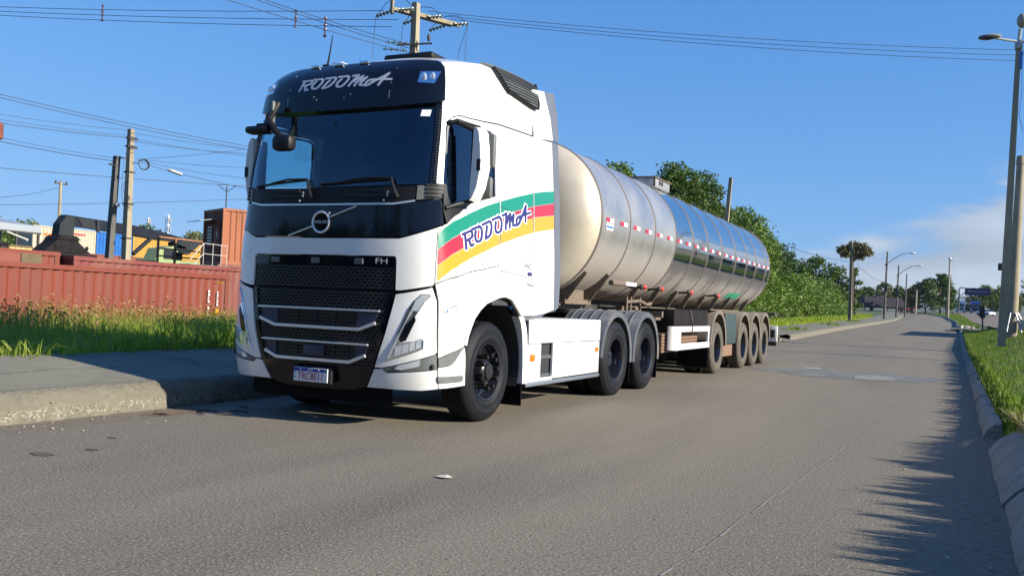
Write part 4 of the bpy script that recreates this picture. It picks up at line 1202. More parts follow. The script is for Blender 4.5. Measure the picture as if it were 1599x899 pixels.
def front_tube(pts, off, r, name, m, parent, flat=None):
    mb = MB(); q = []
    for a, b in zip(pts[:-1], pts[1:]):
        for j in range(8): t = j / 8; q.append((a[0] + (b[0] - a[0]) * t, a[1] + (b[1] - a[1]) * t))
    q.append(pts[-1])
    P3 = [cab(pf(x, z), z, off) for x, z in q]
    for a, b in zip(P3[:-1], P3[1:]): mb.bar(a, b + (b - a) * .03, .035, r)
    return mb.build(name, m, parent)
for bi, (top, bot, zs) in enumerate((([(-.72, 1.093), (.70, 1.10)], [(-.69, .985), (-.48, .922), (.51, .922), (.67, .985)], (.945, 1.08)), ([(-.64, .783), (.60, .783)], [(-.60, .672), (-.45, .612), (.41, .612), (.58, .680)], (.635, .77)))):
    poly = [(pf(x, z), z) for x, z in top] + [(pf(x, z), z) for x, z in reversed(bot)]
    sl = panel('grille_insert', poly, M['dark'], TR, off=-.018, thick=.02)
    mb = MB()
    for k in range(4):
        z = zs[0] + (zs[1] - zs[0]) * (k + .5) / 4; hw = .46 if bi == 0 else .40
        a = [cab(pf(x, z), z, -.004) for x in np.linspace(-hw, hw, 13)]
        for p_, q_ in zip(a[:-1], a[1:]): mb.bar(p_, q_, .020, .010)
    for x in (-.22, 0.0, .22): mb.bar(cab(pf(x, zs[0]), zs[0], -.006), cab(pf(x, zs[1]), zs[1], -.006), .012, .01, up=(1, 0, 0))
    mb.build('grille_slats', M['grille'], sl)
    for hx in (-1, 1):
        e = [(hx * .47, zs[0] - .01), (hx * .47, zs[1]), (hx * (.69 if bi == 0 else .61), zs[1]), (hx * (.65 if bi == 0 else .57), zs[0] + .045)]
        panel('grille_blank', [(pf(x, z), z) for x, z in e], M['navy_trim'], TR, off=.0, thick=.02)
    front_tube(top, .008, .017, 'grille_trim', M['trim_bright'], TR)
    front_tube(bot, .008, .028, 'grille_trim', M['trim_bright'], TR)
mb = MB(); mb.rbox(-.12, .12, -.005, .02, .645, .75, .006); mb.build('radar_cover', M['navy_trim'], TR, smooth=True)
# sensor pads behind the upper grille
mb = MB()
for x in (-.55, -.05, .45): c = cab(pf(x, 1.555), 1.555, -.010); mb.rbox(c.x - .05, c.x + .05, c.y - .01, c.y + .01, 1.53, 1.585, .006)
mb.build('grille_clips', M['grey_plastic'], TR)
c = cab(pf(.69, 1.563), 1.563, -.010)
text_mesh('FH', .075, TR, 'lettering', M['trim_bright'], Matrix.Translation(c) @ Matrix.Rotation(rad(10), 4, 'Z') @ Matrix.Rotation(rad(90), 4, 'X'), extrude=.003, sx=1.5)
# round emblem with diagonal bar
front_tube([(-.375, 1.79), (-.085, 1.885)], .008, .012, 'emblem_bar', M['trim_bright'], TR)
front_tube([(.085, 1.965), (.385, 2.068)], .008, .012, 'emblem_bar', M['trim_bright'], TR)
mb = MB(); yb = cyf(1.92) - .006
mb.lathe([(.103, .0), (.108, -.012), (.098, -.018), (.088, -.012), (.086, .0)], (0, yb, 1.922), 'y', 48)
mb.bar((.072, yb - .008, 1.985), (.105, yb - .008, 2.012), .03, .012)
em = mb.build('emblem', M['trim_bright'], TR, smooth=True)
mb = MB(); mb.lathe([(.0, -.004), (.087, -.004)], (0, yb, 1.922), 'y', 40); mb.build('emblem_plate', BG, em)
text_mesh('VOLVO', .042, em, 'lettering', M['trim_bright'], Matrix.Translation((0, yb - .007, 1.922)) @ Matrix.Rotation(rad(90), 4, 'X'), extrude=.001, sx=1.15)
# licence plate
pl = MB(); pl.rbox(-.20, .20, -.030, -.018, .400, .530, .004)
pt = pl.build('licence_plate', M['plate_white'], TR)
mb = MB(); mb.box(-.196, .196, -.0325, -.031, .497, .526); mb.build('plate_band', M['plate_blue'], pt)
text_mesh('TRC8E11', .098, pt, 'lettering', M['plate_red'], Matrix.Translation((.005, -.0325, .449)) @ Matrix.Rotation(rad(90), 4, 'X'), sx=.80)
text_mesh('BRASIL', .022, pt, 'lettering', M['plate_white'], Matrix.Translation((.0, -.0340, .511)) @ Matrix.Rotation(rad(90), 4, 'X'))
mb = MB(); mb.box(.170, .192, -.0338, -.033, .501, .523); mb.box(-.19, -.172, -.0338, -.031, .43, .446); mb.box(-.19, -.172, -.0338, -.031, .475, .49); mb.build('plate_marks', M['sign_green'], pt)
mb = MB(); mb.ball((-.115, -.034, .514), .008, .004, .008, 8, 6); mb.ball((.10, -.034, .514), .007, .004, .007, 8, 6); mb.build('plate_bolts', M['satin'], pt)
mb = MB(); mb.rbox(-.23, .23, -.017, .05, .385, .545, .01); mb.build('plate_holder', M['black'], TR)

# headlamp panels, lamps, fog lamps, bumper corners
BEZ = [(.369, 1.262), (.700, 1.338), (.758, 1.214), (.790, .742), (.766, .724), (.507, .652), (.292, .580), (.243, .580), (.308, .888)]
bz = parts_both('headlamp_panel', BEZ, W_, gap=.002, off=.004)
HLO = [(.691, 1.262), (.660, 1.275), (.586, 1.272), (.523, 1.206), (.476, 1.134), (.396, .894), (.313, .644), (.452, .698), (.633, .773), (.633, .859), (.504, .836), (.415, .815), (.490, .981), (.570, 1.115), (.625, 1.205)]
for s in (1, -1):
    fl = (lambda q: q) if s > 0 else mir
    hl = panel('headlight', fl(HLO), M['lamp_inside'], TR, off=.010, thick=.02, step=.04)
    panel('running_light', fl([(.535, 1.213), (.590, 1.266), (.655, 1.268), (.675, 1.262), (.610, 1.196), (.560, 1.115), (.500, 1.118)]), M['lamp_clear'], hl, off=.017, thick=.008)
    panel('lamp_dark', fl([(.500, 1.02), (.535, 1.075), (.548, 1.03), (.470, .84), (.425, .83), (.415, .86), (.468, .985)]), BG, hl, off=.016, thick=.006)
    panel('lamp_edge', fl([(.495, 1.115), (.52, 1.115), (.45, .985), (.345, .675), (.325, .662), (.41, .89)]), M['lamp_clear'], hl, off=.015, thick=.005)
    for k in range(4):
        t = k / 4
        a0, a1 = .385 + .058 * k, .385 + .058 * (k + 1) - .008
        zb = .695 + .024 * k
        panel('lamp_cell', fl([(a0, zb), (a0 + .006, zb + .085), (a1 + .006, zb + .105), (a1, zb + .02)]), M['lamp_clear'], hl, off=.017, thick=.01)
    FOG = [(.290, .574), (.507, .646), (.766, .718), (.790, .724), (.792, .592), (.766, .584), (.505, .560), (.321, .541)]
    fg = panel('fog_lamp_housing', fl(FOG), M['grey_plastic'], TR, off=.002, thick=.03, gap=.002)
    panel('fog_lamp', fl([(.382, .580), (.411, .613), (.603, .676), (.592, .612), (.43, .570)]), M['lamp_clear'], fg, off=.010, thick=.012)
    mb = MB(); c = cab(s * .735, .612, .006); mb.ball(c, .02, .02, .026, 12, 8); mb.build('fog_lamp_plug', M['dark'], fg, smooth=True)
    panel('bumper_corner', fl([(.238, .563), (.292, .571), (.321, .536), (.505, .554), (.766, .579), (.792, .585), (.796, .404), (.60, .385), (.439, .384), (.187, .386)]), W_, TR, gap=.002)
    panel('side_filler', fl([(.812, .684), (1.166, .788), (1.11, .748), (.991, .632), (.96, .615), (.812, .606)]), M['grey_plastic'], TR, off=.004, thick=.03, gap=.002)
    panel('step_panel', fl([(.812, .602), (.962, .611), (.993, .626), (1.114, .745), (1.168, .783), (1.182, .70), (1.182, .60), (1.160, .412), (.806, .404)]), W_, TR, gap=.002)
    panel('step', fl([(.790, .520), (1.112, .514), (1.114, .480), (1.095, .458), (.80, .464), (.788, .485)]), M['grey_plastic'], TR, off=.018, thick=.03)
    # dark sheet added behind the seams to keep the gaps dark
    panel('seam_backing', fl([(.66, 1.37), (.735, 1.39), (.83, 1.2), (.85, .40), (.76, .40), (.74, 1.2)]), M['dark'], TR, off=-.03, thick=0)
mb = MB()
for a, b in zip(np.linspace(-.95, .80, 13)[:-1], np.linspace(-.95, .80, 13)[1:]):
    pa, pb = cab(pf(a, .40), .40, -.10), cab(pf(b, .40), .40, -.10)
    mb.add([(pa.x, pa.y, .22), (pb.x, pb.y, .22), (pb.x, pb.y, .42), (pa.x, pa.y, .42)], [(0, 1, 2, 3)])
mb.build('shade_lip', M['rubber_flap'], TR)  # dark sheet added below the bumper, standing in for the shade there
panel('front_backing', sym([(0, .40), (.78, .40), (.77, 1.33), (0, 1.33)]), M['dark'], TR, off=-.11, thick=0)  # upright dark sheet added behind the front panels to keep openings dark

# wheel arch lips and wells
for s in (1, -1):
    arch = [(1.160, .800), (1.184, .889), (1.217, .960), (1.272, 1.063), (1.359, 1.149), (1.466, 1.218), (1.611, 1.262), (1.703, 1.287), (1.807, 1.297), (1.935, 1.272), (2.070, 1.160), (2.140, 1.094)]
    mb = MB(); q = [cab(s * p, z, .012) for p, z in arch]
    mb.tube(q, .016, 8); mb.build('wheel_arch_lip', W_, TR, smooth=True)
    mb = MB()
    mb.lathe([(.70, .55 * s), (.70, 1.19 * s)], (0, 1.365, .56), 'x', 28, a0=-20, a1=195)
    mb.box(.50 * s, .56 * s, .75, 2.10, .35, 1.2)
    mb.build('wheel_well', M['dark'], TR)
    # white rear edge of the arch running down to the side skirt
    mb = MB()
    cv = [(1.965, 1.085), (2.03, 1.00), (2.075, .88), (2.10, .72), (2.115, .55), (2.12, .345)]
    cv2 = [(y + .075, z) for y, z in cv]
    vs = [(1.215 * s, y, z) for y, z in cv] + [(1.238 * s, y, z) for y, z in cv2] + [(1.10 * s, y, z) for y, z in cv]
    n = len(cv); fs = []
    for i in range(n - 1): fs += [(i, i + 1, n + i + 1, n + i), (2 * n + i, 2 * n + i + 1, i + 1, i)]
    mb.add(vs, fs); mb.build('arch_rear_edge', W_, TR, smooth=True)
    mb = MB(); mb.rbox(.72 * s, 1.20 * s, 2.13, 2.15, .10, .70, .004); mb.build('mud_flap', M['rubber_flap'], TR)

# side skirts
for s in (1, -1):
    mb = MB()
    def ybox(y0, y1, z0, z1): mb.rbox(1.205 * s, 1.240 * s, y0, y1, z0, z1, .008)
    ybox(2.20, 4.46, .785, 1.052)
    sk = mb.build('side_skirt', W_, TR, smooth=True)
    mb = MB(); ybox(2.20, 2.545, .350, .778); ybox(2.895, 4.44, .365, .778); ybox(2.549, 2.891, .350, .392); mb.build('skirt_panel', W_, sk, smooth=True)
    mb = MB(); mb.rbox(.45 * s, 1.235 * s, 2.2, 4.45, 1.035, 1.056, .008); mb.build('skirt_top', M['guard_white'], sk, smooth=True)
    mb = MB(); mb.box(1.10 * s, 1.12 * s, 2.50, 2.94, .36, .80); mb.build('slot_back', M['dark'], sk)
    mb = MB(); mb.rbox(1.12 * s, 1.215 * s, 2.56, 2.88, .60, .64, .006); mb.rbox(1.12 * s, 1.215 * s, 2.56, 2.88, .405, .425, .006); mb.build('slot_step', M['satin'], sk)
    mb = MB(); mb.rbox(1.19 * s, 1.225 * s, 2.20, 4.52, .300, .348, .008); mb.build('skirt_sill', M['alu_blue'], sk, smooth=True)
    for y0, y1, z0, z1 in ((2.24, 2.36, .585, .665), (4.27, 4.38, .640, .700)):
        mb = MB(); mb.rbox(1.238 * s, 1.252 * s, y0, y1, z0, z1, .006); mb.build('marker_light', M['orange_lens'], sk, smooth=True)
    mb = MB(); mb.rbox(.55 * s, 1.19 * s, 2.25, 4.3, .36, 1.02, .04); mb.build('fuel_tank', M['dark'], TR, smooth=True)

# mirrors
for s in (1, -1):
    mb = MB()
    # tall housing: front cover leaning back, two mirror faces behind it
    def sec(z, x0, x1, y0, y1): return [(x0 * s, y0, z), (x1 * s, y0 + .02, z), (x1 * s, y1, z), (x0 * s, y1, z)]
    zs_ = [2.175, 2.20, 2.30, 2.50, 2.70, 2.82, 2.862, 2.872]
    x0_ = [1.315, 1.300, 1.298, 1.305, 1.312, 1.312, 1.318, 1.335]
    x1_ = [1.36, 1.385, 1.43, 1.465, 1.452, 1.432, 1.41, 1.38]
    vs, fs = [], []
    for z, a, b in zip(zs_, x0_, x1_):
        vs += [(a * s, .58, z), ((a + .03) * s, .525, z), ((b - .03) * s, .52, z), (b * s, .56, z), (b * s, .66, z), (a * s, .66, z)]
    for i in range(len(zs_) - 1):
        for k in range(6): fs.append((i * 6 + k, i * 6 + (k + 1) % 6, i * 6 + 6 + (k + 1) % 6, i * 6 + 6 + k))
    fs += [tuple(range(6)), tuple((len(zs_) - 1) * 6 + k for k in range(6))]
    mb.add(vs, fs)
    mi = mb.build('mirror', W_, TR, smooth=True)
    mb = MB(); mb.rbox(1.325 * s, 1.50 * s, .655, .73, 2.50, 2.83, .03); mb.rbox(1.325 * s, 1.48 * s, .655, .73, 2.21, 2.42, .03); mb.build('mirror_case', M['grey_plastic'], mi, smooth=True)
    mb = MB(); mb.rbox(1.29 * s, 1.335 * s, .575, .70, 2.19, 2.86, .02); mb.build('mirror_edge', M['black'], mi, smooth=True)
    mb = MB(); mb.rbox(1.395 * s, 1.435 * s, .512, .53, 2.455, 2.565, .004); mb.build('mirror_slot', M['black'], mi)
    mb = MB()
    mb.tube([cab(s * .80, 2.90, .0), (1.20 * s, .46, 2.915), (1.30 * s, .58, 2.86), (1.34 * s, .60, 2.80)], .024, 8)
    mb.tube([cab(s * .83, 2.08, .0), (1.22 * s, .48, 2.13), (1.30 * s, .58, 2.17), (1.34 * s, .6, 2.24)], .024, 8)
    mb.tube([(1.20 * s, .46, 2.915), (1.30 * s, .6, 2.885), (1.36 * s, .62, 2.87)], .03, 8)
    mb.build('mirror_arm', M['black'], mi, smooth=True)
# kerb-side front mirror hung from the right upper corner of the windscreen
mb = MB(); mb.rbox(-.70, -.662, .03, .075, 2.875, 3.13, .012); fm = mb.build('front_mirror', M['grey_plastic'], TR, smooth=True)
mb = MB(); mb.tube([(-.68, .12, 3.12), (-.68, .0, 2.93), (-.56, -.02, 2.80), (-.48, -.02, 2.73)], .032, 8); mb.build('mirror_bracket', M['black'], fm, smooth=True)
mb = MB(); mb.rbox(-.95, -.66, -.05, .09, 2.80, 2.875, .03); mb.rbox(-.82, -.66, -.03, .07, 2.86, 2.90, .015); mb.build('mirror_head', M['black'], fm, smooth=True)
mb = MB(); mb.rbox(-.57, -.34, -.09, .04, 2.61, 2.765, .045); mb.build('mirror_head', M['black'], fm, smooth=True)

# wipers and cowl recesses
for x0, x1, pv in ((-.88, -.20, -.20), (-.05, .74, .74)):
    mb = MB()
    a = [cab(pf(x, 2.285 + .03 * abs(x - x0) / (x1 - x0)), 2.285 + .045 * abs(x - x0) / (x1 - x0), .016) for x in np.linspace(x0, x1, 12)]
    mb.tube(a, .011, 6)
    mb.tube([cab(pf(pv, 2.335), 2.335, .024), cab(pf(pv + .035, 2.24), 2.24, .032), cab(pf(pv + .075, 2.155), 2.155, .02)], [.013, .017, .022], 6)
    mid = (x0 + x1) / 2
    mb.tube([cab(pf(mid - .12, 2.305), 2.305, .022), cab(pf(mid + .1, 2.335), 2.335, .034), cab(pf(pv, 2.335), 2.335, .028)], .010, 6)
    mb.build('wiper', M['black'], TR, smooth=True)
for xa, xb in ((-.68, -.24), (.26, .72)):
    mb = MB()
    for z, a, b in ((2.18, xa, xb), (2.225, xa + .12, xb - .05)):
        q = [cab(pf(x, z), z, .004) for x in np.linspace(a, b, 8)]
        for p_, q_ in zip(q[:-1], q[1:]): mb.bar(p_, q_, .016, .030)
    mb.build('cowl_slot', M['dark'], TR)
    mb = MB(); c = cab(pf(xb - .01, 2.19), 2.19, .008); mb.rbox(c.x - .008, c.x + .008, c.y - .008, c.y + .008, 2.165, 2.22, .003); c = cab(pf(xb - .05, 2.13), 2.13, .006); mb.ball(c, .010, .010, .010, 8, 6)
    mb.build('washer_jet', M['satin'], TR)
# sticker and camera block on the glass
panel('sticker', [(pf(.92, 3.0), 3.003), (pf(1.0, 3.0), 3.006), (pf(.995, 2.94), 2.942), (pf(.915, 2.94), 2.940)], M['white_decal'], TR, off=.001, thick=0)
cbk = panel('camera_block', [(pf(-.055, 3.0), 3.02), (pf(.08, 3.0), 3.02), (pf(.075, 2.86), 2.862), (pf(-.06, 2.86), 2.865)], M['black'], TR, off=-.012, thick=.05)
mb = MB(); c = cab(pf(.005, 2.90), 2.90, -.008); mb.ball(c, .022, .012, .02, 10, 6); mb.build('camera_lens', BG, cbk, smooth=True)

# cab interior seen through the glass
mb = MB()
mb.box(-1.08, 1.08, 2.12, 2.16, 1.2, 3.3); mb.box(-1.1, 1.1, .30, 2.12, 1.20, 1.24); mb.box(-1.02, 1.02, .7, 2.12, 3.12, 3.15)
mb.build('cab_lining', M['interior'], TR)
mb = MB(); mb.rbox(-1.05, 1.05, .22, .62, 1.9, 2.215, .08); mb.rbox(.2, 1.0, .45, .8, 1.95, 2.24, .06); mb.build('dashboard', M['interior'], TR, smooth=True)
for x in (.62, -.62):
    mb = MB(); mb.rbox(x - .27, x + .27, .95, 1.45, 1.55, 1.75, .08); mb.rbox(x - .26, x + .26, 1.40, 1.58, 1.7, 2.45, .08); mb.rbox(x - .15, x + .15, 1.44, 1.56, 2.46, 2.72, .05)
    mb.build('seat', M['seat'], TR, smooth=True)
mb = MB(); ring = [(.62 + .23 * math.cos(a), .80 - .10 * math.sin(a), 2.16 + .20 * math.sin(a)) for a in np.linspace(0, 2 * math.pi, 25)]
mb.tube(ring, .018, 6, cap=False); mb.build('steering_wheel', M['black'], TR, smooth=True)

# chassis
mb = MB()
for s in (1, -1): mb.rbox(.34 * s, .43 * s, .6, 7.15, .72, 1.00, .01)
for y in (2.6, 3.6, 4.4, 5.85, 7.0): mb.box(-.36, .36, y - .06, y + .06, .76, .97)
mb.rbox(-.5, .5, .5, 2.1, .45, 1.15, .1); mb.rbox(-.30, .30, 2.1, 3.0, .5, .95, .1)
mb.build('chassis', M['steel_dark'], TR, smooth=True)
mb = MB(); mb.tube([(-.95, 1.365, .46), (.95, 1.365, .46)], .075, 10)
for y in (5.168, 6.531): mb.tube([(-.9, y, .515), (.9, y, .515)], .09, 10); mb.ball((0, y, .52), .26, .24, .24, 14, 8)
mb.build('axles', M['steel_dark'], TR, smooth=True)
mb = MB(); mb.rbox(-.45, .45, 5.3, 6.3, 1.10, 1.18, .03); mb.rbox(-.55, .55, 5.6, 6.0, 1.0, 1.10, .02); mb.build('fifth_wheel', M['steel_dark'], TR, smooth=True)
mb = MB()
for k, x in enumerate((-.25, -.05, .15)):
    pts = [(x, 2.35, 1.5), (x + .05, 2.7, 1.28), (x + .02, 3.2, 1.2), (x + .05, 3.9, 1.22), (x, 4.5, 1.32)]
    mb.tube(pts, .018, 6)
mb.build('air_lines', M['black'], TR, smooth=True)

# drive mudguards: curved covers with an upright outer flange
def hoop(s, yc, zc, r, x0, x1, a0, a1, th=.02, n=22):
    mb = MB(); vs, fs = [], []
    for k in range(n + 1):
        a = rad(a0 + (a1 - a0) * k / n); c, q = math.cos(a), math.sin(a)
        for (rr, xx) in ((r - .085, x1), (r - .01, x1 + .004), (r, x1 - .02), (r, x0), (r - th, x0), (r - th, x1 - .03)):
            vs.append((xx * s, yc + rr * c, zc + rr * q))
    for k in range(n):
        for j in range(5): fs.append((k * 6 + j, k * 6 + j + 1, k * 6 + 7 + j, k * 6 + 6 + j))
    fs += [tuple(range(6)), tuple(n * 6 + j for j in range(6))]
    mb.add(vs, fs); return mb
for s in (1, -1):
    for yc, a0, a1 in ((5.168, -8, 178), (6.531, -8, 188)):
        g = hoop(s, yc, .53, .655, .58, 1.235, a0, a1).build('mudguard', M['mudguard'], TR, smooth=True)
        mb = MB()
        for k in range(4):
            x = (.68 + .14 * k) * s
            mb.tube([(x, yc + .662 * math.cos(rad(a)), .53 + .662 * math.sin(rad(a))) for a in range(55, 150, 12)], .011, 6)
        mb.build('guard_rib', M['mudguard'], g, smooth=True)
        mb = MB(); mb.rbox(.62 * s, 1.20 * s, yc + .66, yc + .675, .14, .60, .003); mb.build('guard_flap', M['rubber_flap'], g)
for s in (1, -1):
    fw_ = make_wheel('front', TR, M['tyre'], M['rim_black'], M['hub_black'])
    ws_ = [(fw_, 1.17, 1.365)]
    d1 = make_wheel('drive', TR, M['tyre'], M['rim_black'], M['rim_black']) if s > 0 else copy_tree(DW, TR)
    if s > 0: DW = d1
    ws_.append((d1, 1.225, 5.168))
    d2 = make_wheel('trail', TR, M['tyre'], M['rim_black'], M['rim_black']) if s > 0 else copy_tree(TW, TR)
    if s > 0: TW = d2
    ws_.append((d2, 1.225, 6.531))
    for o, x, y in ws_:
        o.location = Vector((x * s, y, .513)) - origin_of(TR)
        o.rotation_euler = (0, 0, 0 if s > 0 else math.pi)
# ------------------------------------------------------------------ tank trailer
TK = thing('tank_trailer', 'long stainless tank trailer with dusty underside behind the white cab', 'tank trailer', (0, 11.0, 0))
TZ, TRd = 2.452, 1.104
def tz(y): return TZ - .002 * (y - 4)
RINGS = [4.712, 5.915, 7.179, 8.392, 9.542, 10.696, 11.878, 13.181, 14.372, 15.468, 16.723, 17.271]
mb = MB()
ys = []
for a, b in zip(RINGS[:-1], RINGS[1:]):
    k = 10
    ys += [a + (b - a) * j / k for j in range(k)]
ys.append(RINGS[-1])
vs, fs = [], []
NT = 96
tr_ = random.Random(2)
for y in ys:
    i = max(k for k, r in enumerate(RINGS) if y >= r - 1e-6)
    i = min(i, len(RINGS) - 2)
    t = (y - RINGS[i]) / (RINGS[i + 1] - RINGS[i]); bulge = -.005 * (1 - (2 * t - 1) ** 2)
    for k in range(NT):
        a = 2 * math.pi * k / NT
        vs.append(((TRd + bulge) * math.cos(a), y, tz(y) + (TRd + bulge) * math.sin(a)))
for j in range(len(ys) - 1):
    for k in range(NT): fs.append((j * NT + k, j * NT + (k + 1) % NT, (j + 1) * NT + (k + 1) % NT, (j + 1) * NT + k))
mb.add(vs, fs); mb.build('tank_shell', M['tank'], TK, smooth=60)
def head(y0, d, name, m):
    mb = MB(); prof = []
    for k in range(15):
        t = k / 14; r = TRd * math.cos(t * math.pi / 2) ** .62
        prof.append((r if k < 14 else 0, d * math.sin(t * math.pi / 2) ** 1.25))
    mb.lathe(prof, (0, y0, tz(y0)), 'y', 96); return mb.build(name, m, TK, smooth=60)
head(RINGS[0], -.42, 'tank_head', M['tank_head']); head(RINGS[-1], .35, 'tank_head', M['satin'])
for i, y in enumerate(RINGS):
    mb = MB(); w_ = .022 if i else .03
    mb.lathe([(TRd - .004, -w_), (TRd + .009, -w_ * .7), (TRd + .012, 0), (TRd + .009, w_ * .7), (TRd - .004, w_)], (0, y, tz(y)), 'y', 96)
    mb.build('tank_band', M['ring'], TK, smooth=True)
# reflective tape pieces along the side, half red and half white
tape0 = None
for s in (1, -1):
    n_ = 21
    for k in range(n_):
        y = 4.88 + k * .597
        mb = MB(); zc = tz(y) + (0.0 if s > 0 else 0)
        for q, (y0, y1) in enumerate(((y, y + .15), (y + .15, y + .30))):
            v = []
            for z in (-.028, 0, .028):
                a = z / TRd
                for yy in (y0 + .001, y1 - .001): v.append((s * (TRd + .0035) * math.cos(a), yy, zc - .004 + (TRd + .0035) * math.sin(a)))
            mb.add(v, [(0, 1, 3, 2), (2, 3, 5, 4)] if s > 0 else [(2, 3, 1, 0), (4, 5, 3, 2)], q)
        mb.build('reflector_tape', [M['tape_red'], M['tape_white']], TK, smooth='keep')
# maker's plate and green placard
def tank_patch(name, y0, y1, z0, z1, m, off, parent=TK):
    mb = MB(); v = []; n = 5
    for j in range(n + 1):
        z = z0 + (z1 - z0) * j / n; a = math.asin((z - TZ) / TRd)
        for y in (y0, y1): v.append(((TRd + off) * math.cos(a), y, TZ + (TRd + off) * math.sin(a)))
    mb.add(v, [(2 * j, 2 * j + 1, 2 * j + 3, 2 * j + 2) for j in range(n)]); return mb.build(name, m, parent, smooth='keep')
lb = tank_patch('label_plate', 4.885, 5.175, 2.305, 2.415, M['tape_white'], .004)
tank_patch('label_stripe', 4.90, 5.16, 2.335, 2.365, M['label_blue'], .0055, lb)
tank_patch('label_stripe', 4.90, 5.16, 2.395, 2.408, M['strip_grey'], .0055, lb)
tank_patch('placard', 13.95, 15.15, 1.575, 1.70, M['sign_green'], .02)
# manhole box on top
mb = MB(); mb.rbox(-.46, .46, 9.05, 10.05, 3.48, 3.645, .012); mh = mb.build('manhole_box', M['galv'], TK, smooth=True)
mb = MB(); mb.rbox(-.49, .49, 9.02, 10.08, 3.645, 3.665, .006); mb.build('manhole_lid', M['frame_dusty'], mh)
mb = MB(); mb.box(.462, .475, 9.35, 9.40, 3.54, 3.62); mb.box(.462, .475, 9.50, 9.55, 3.54, 3.62); mb.box(.462, .48, 9.35, 9.55, 3.57, 3.59); mb.bar((.462, 9.06, 3.48), (.462, 9.06, 3.645), .03); mb.build('lid_latch', M['steel_dark'], mh)
# saddle brackets under the front, ribs along the side
mb = MB()
for s in (1, -1):
    mb.bar((.80 * s, 4.85, 1.74), (.46 * s, 4.85, 1.28), .16, .03, up=(0, 1, 0)); mb.bar((.82 * s, 5.72, 1.74), (.46 * s, 5.72, 1.28), .16, .03, up=(0, 1, 0))
    mb.bar((.50 * s, 4.80, 1.29), (.50 * s, 5.80, 1.29), .14, .07); mb.box(.44 * s, .49 * s, 4.86, 5.72, 1.3, 1.62)
mb.box(-.5, .5, 4.75, 5.85, 1.225, 1.26)
mb.build('front_saddle', M['frame_dusty'], TK)
for y in (7.55, 8.75, 9.9, 10.95, 12.1, 13.3, 14.45, 15.5, 16.55):
    for s in (1, -1):
        mb = MB(); a = rad(-50); top = Vector((TRd * math.cos(a) * s, y, TZ + TRd * math.sin(a)))
        mb.bar(top, (.52 * s, y, 1.27), .09, .035, up=(0, 1, 0)); mb.bar(top + Vector((0, .07, 0)), (.52 * s, y + .07, 1.27), .02, .05, up=(0, 1, 0))
        mb.build('support_rib', M['frame_dusty'], TK)
# side tube with document box, and marker lamps on stalks
mb = MB(); mb.tube([(.905, 5.72, 1.595), (.905, 6.72, 1.600)], .042, 12); mb.build('document_tube', M['frame_dusty'], TK, smooth=True)
mb = MB(); mb.rbox(.905, .955, 6.28, 6.78, 1.57, 1.63, .01); mb.build('tube_label', M['guard_white'], TK)
for y in (6.90, 7.85, 9.75, 11.9):
    mb = MB(); mb.tube([(.80, y, 1.56), (1.0, y, 1.575)], .022, 8); mb.ball((1.0, y - .03, 1.575), .045, .045, .045, 10, 8); st = mb.build('marker_stalk', M['steel_dark'], TK, smooth=True)
    mb = MB(); mb.ball((1.035, y + .03, 1.575), .038, .05, .042, 10, 8); mb.build('marker_light', M['red_lens'], st, smooth=True)
# chassis of the trailer
mb = MB()
for s in (1, -1): mb.rbox(.40 * s, .52 * s, 7.4, 17.6, 1.03, 1.27, .01)
for y in (7.6, 8.6, 9.6, 10.4, 12.0, 12.9, 14.3, 15.55, 16.9): mb.box(-.42, .42, y - .06, y + .06, 1.05, 1.24)
for y in (7.6, 10.4, 12.0, 12.9):
    for s in (1, -1): mb.bar((.5 * s, y, 1.15), (1.15 * s, y, 1.15), .08, .10)
mb.build('frame', M['frame_dusty'], TK)
mb = MB(); mb.box(-.04, .04, 4.4, 17.2, .80, 1.36); mb.box(-.9, -.86, 7.9, 17.2, .55, 1.28); mb.build('shade_plate', M['steel_dark'], TK)  # dark plates added under the tank, standing in for the shade there
mb = MB()
for y in (11.25, 13.73, 14.98, 16.23):
    mb.tube([(-.9, y, .515), (.9, y, .515)], .075, 10)
    for s in (1, -1): mb.rbox(.40 * s, .50 * s, y - .5, y + .5, .60, .70, .02); mb.box(.38 * s, .52 * s, y + .45, y + .58, .6, 1.05)
mb.build('axles', M['steel_dark'], TK)
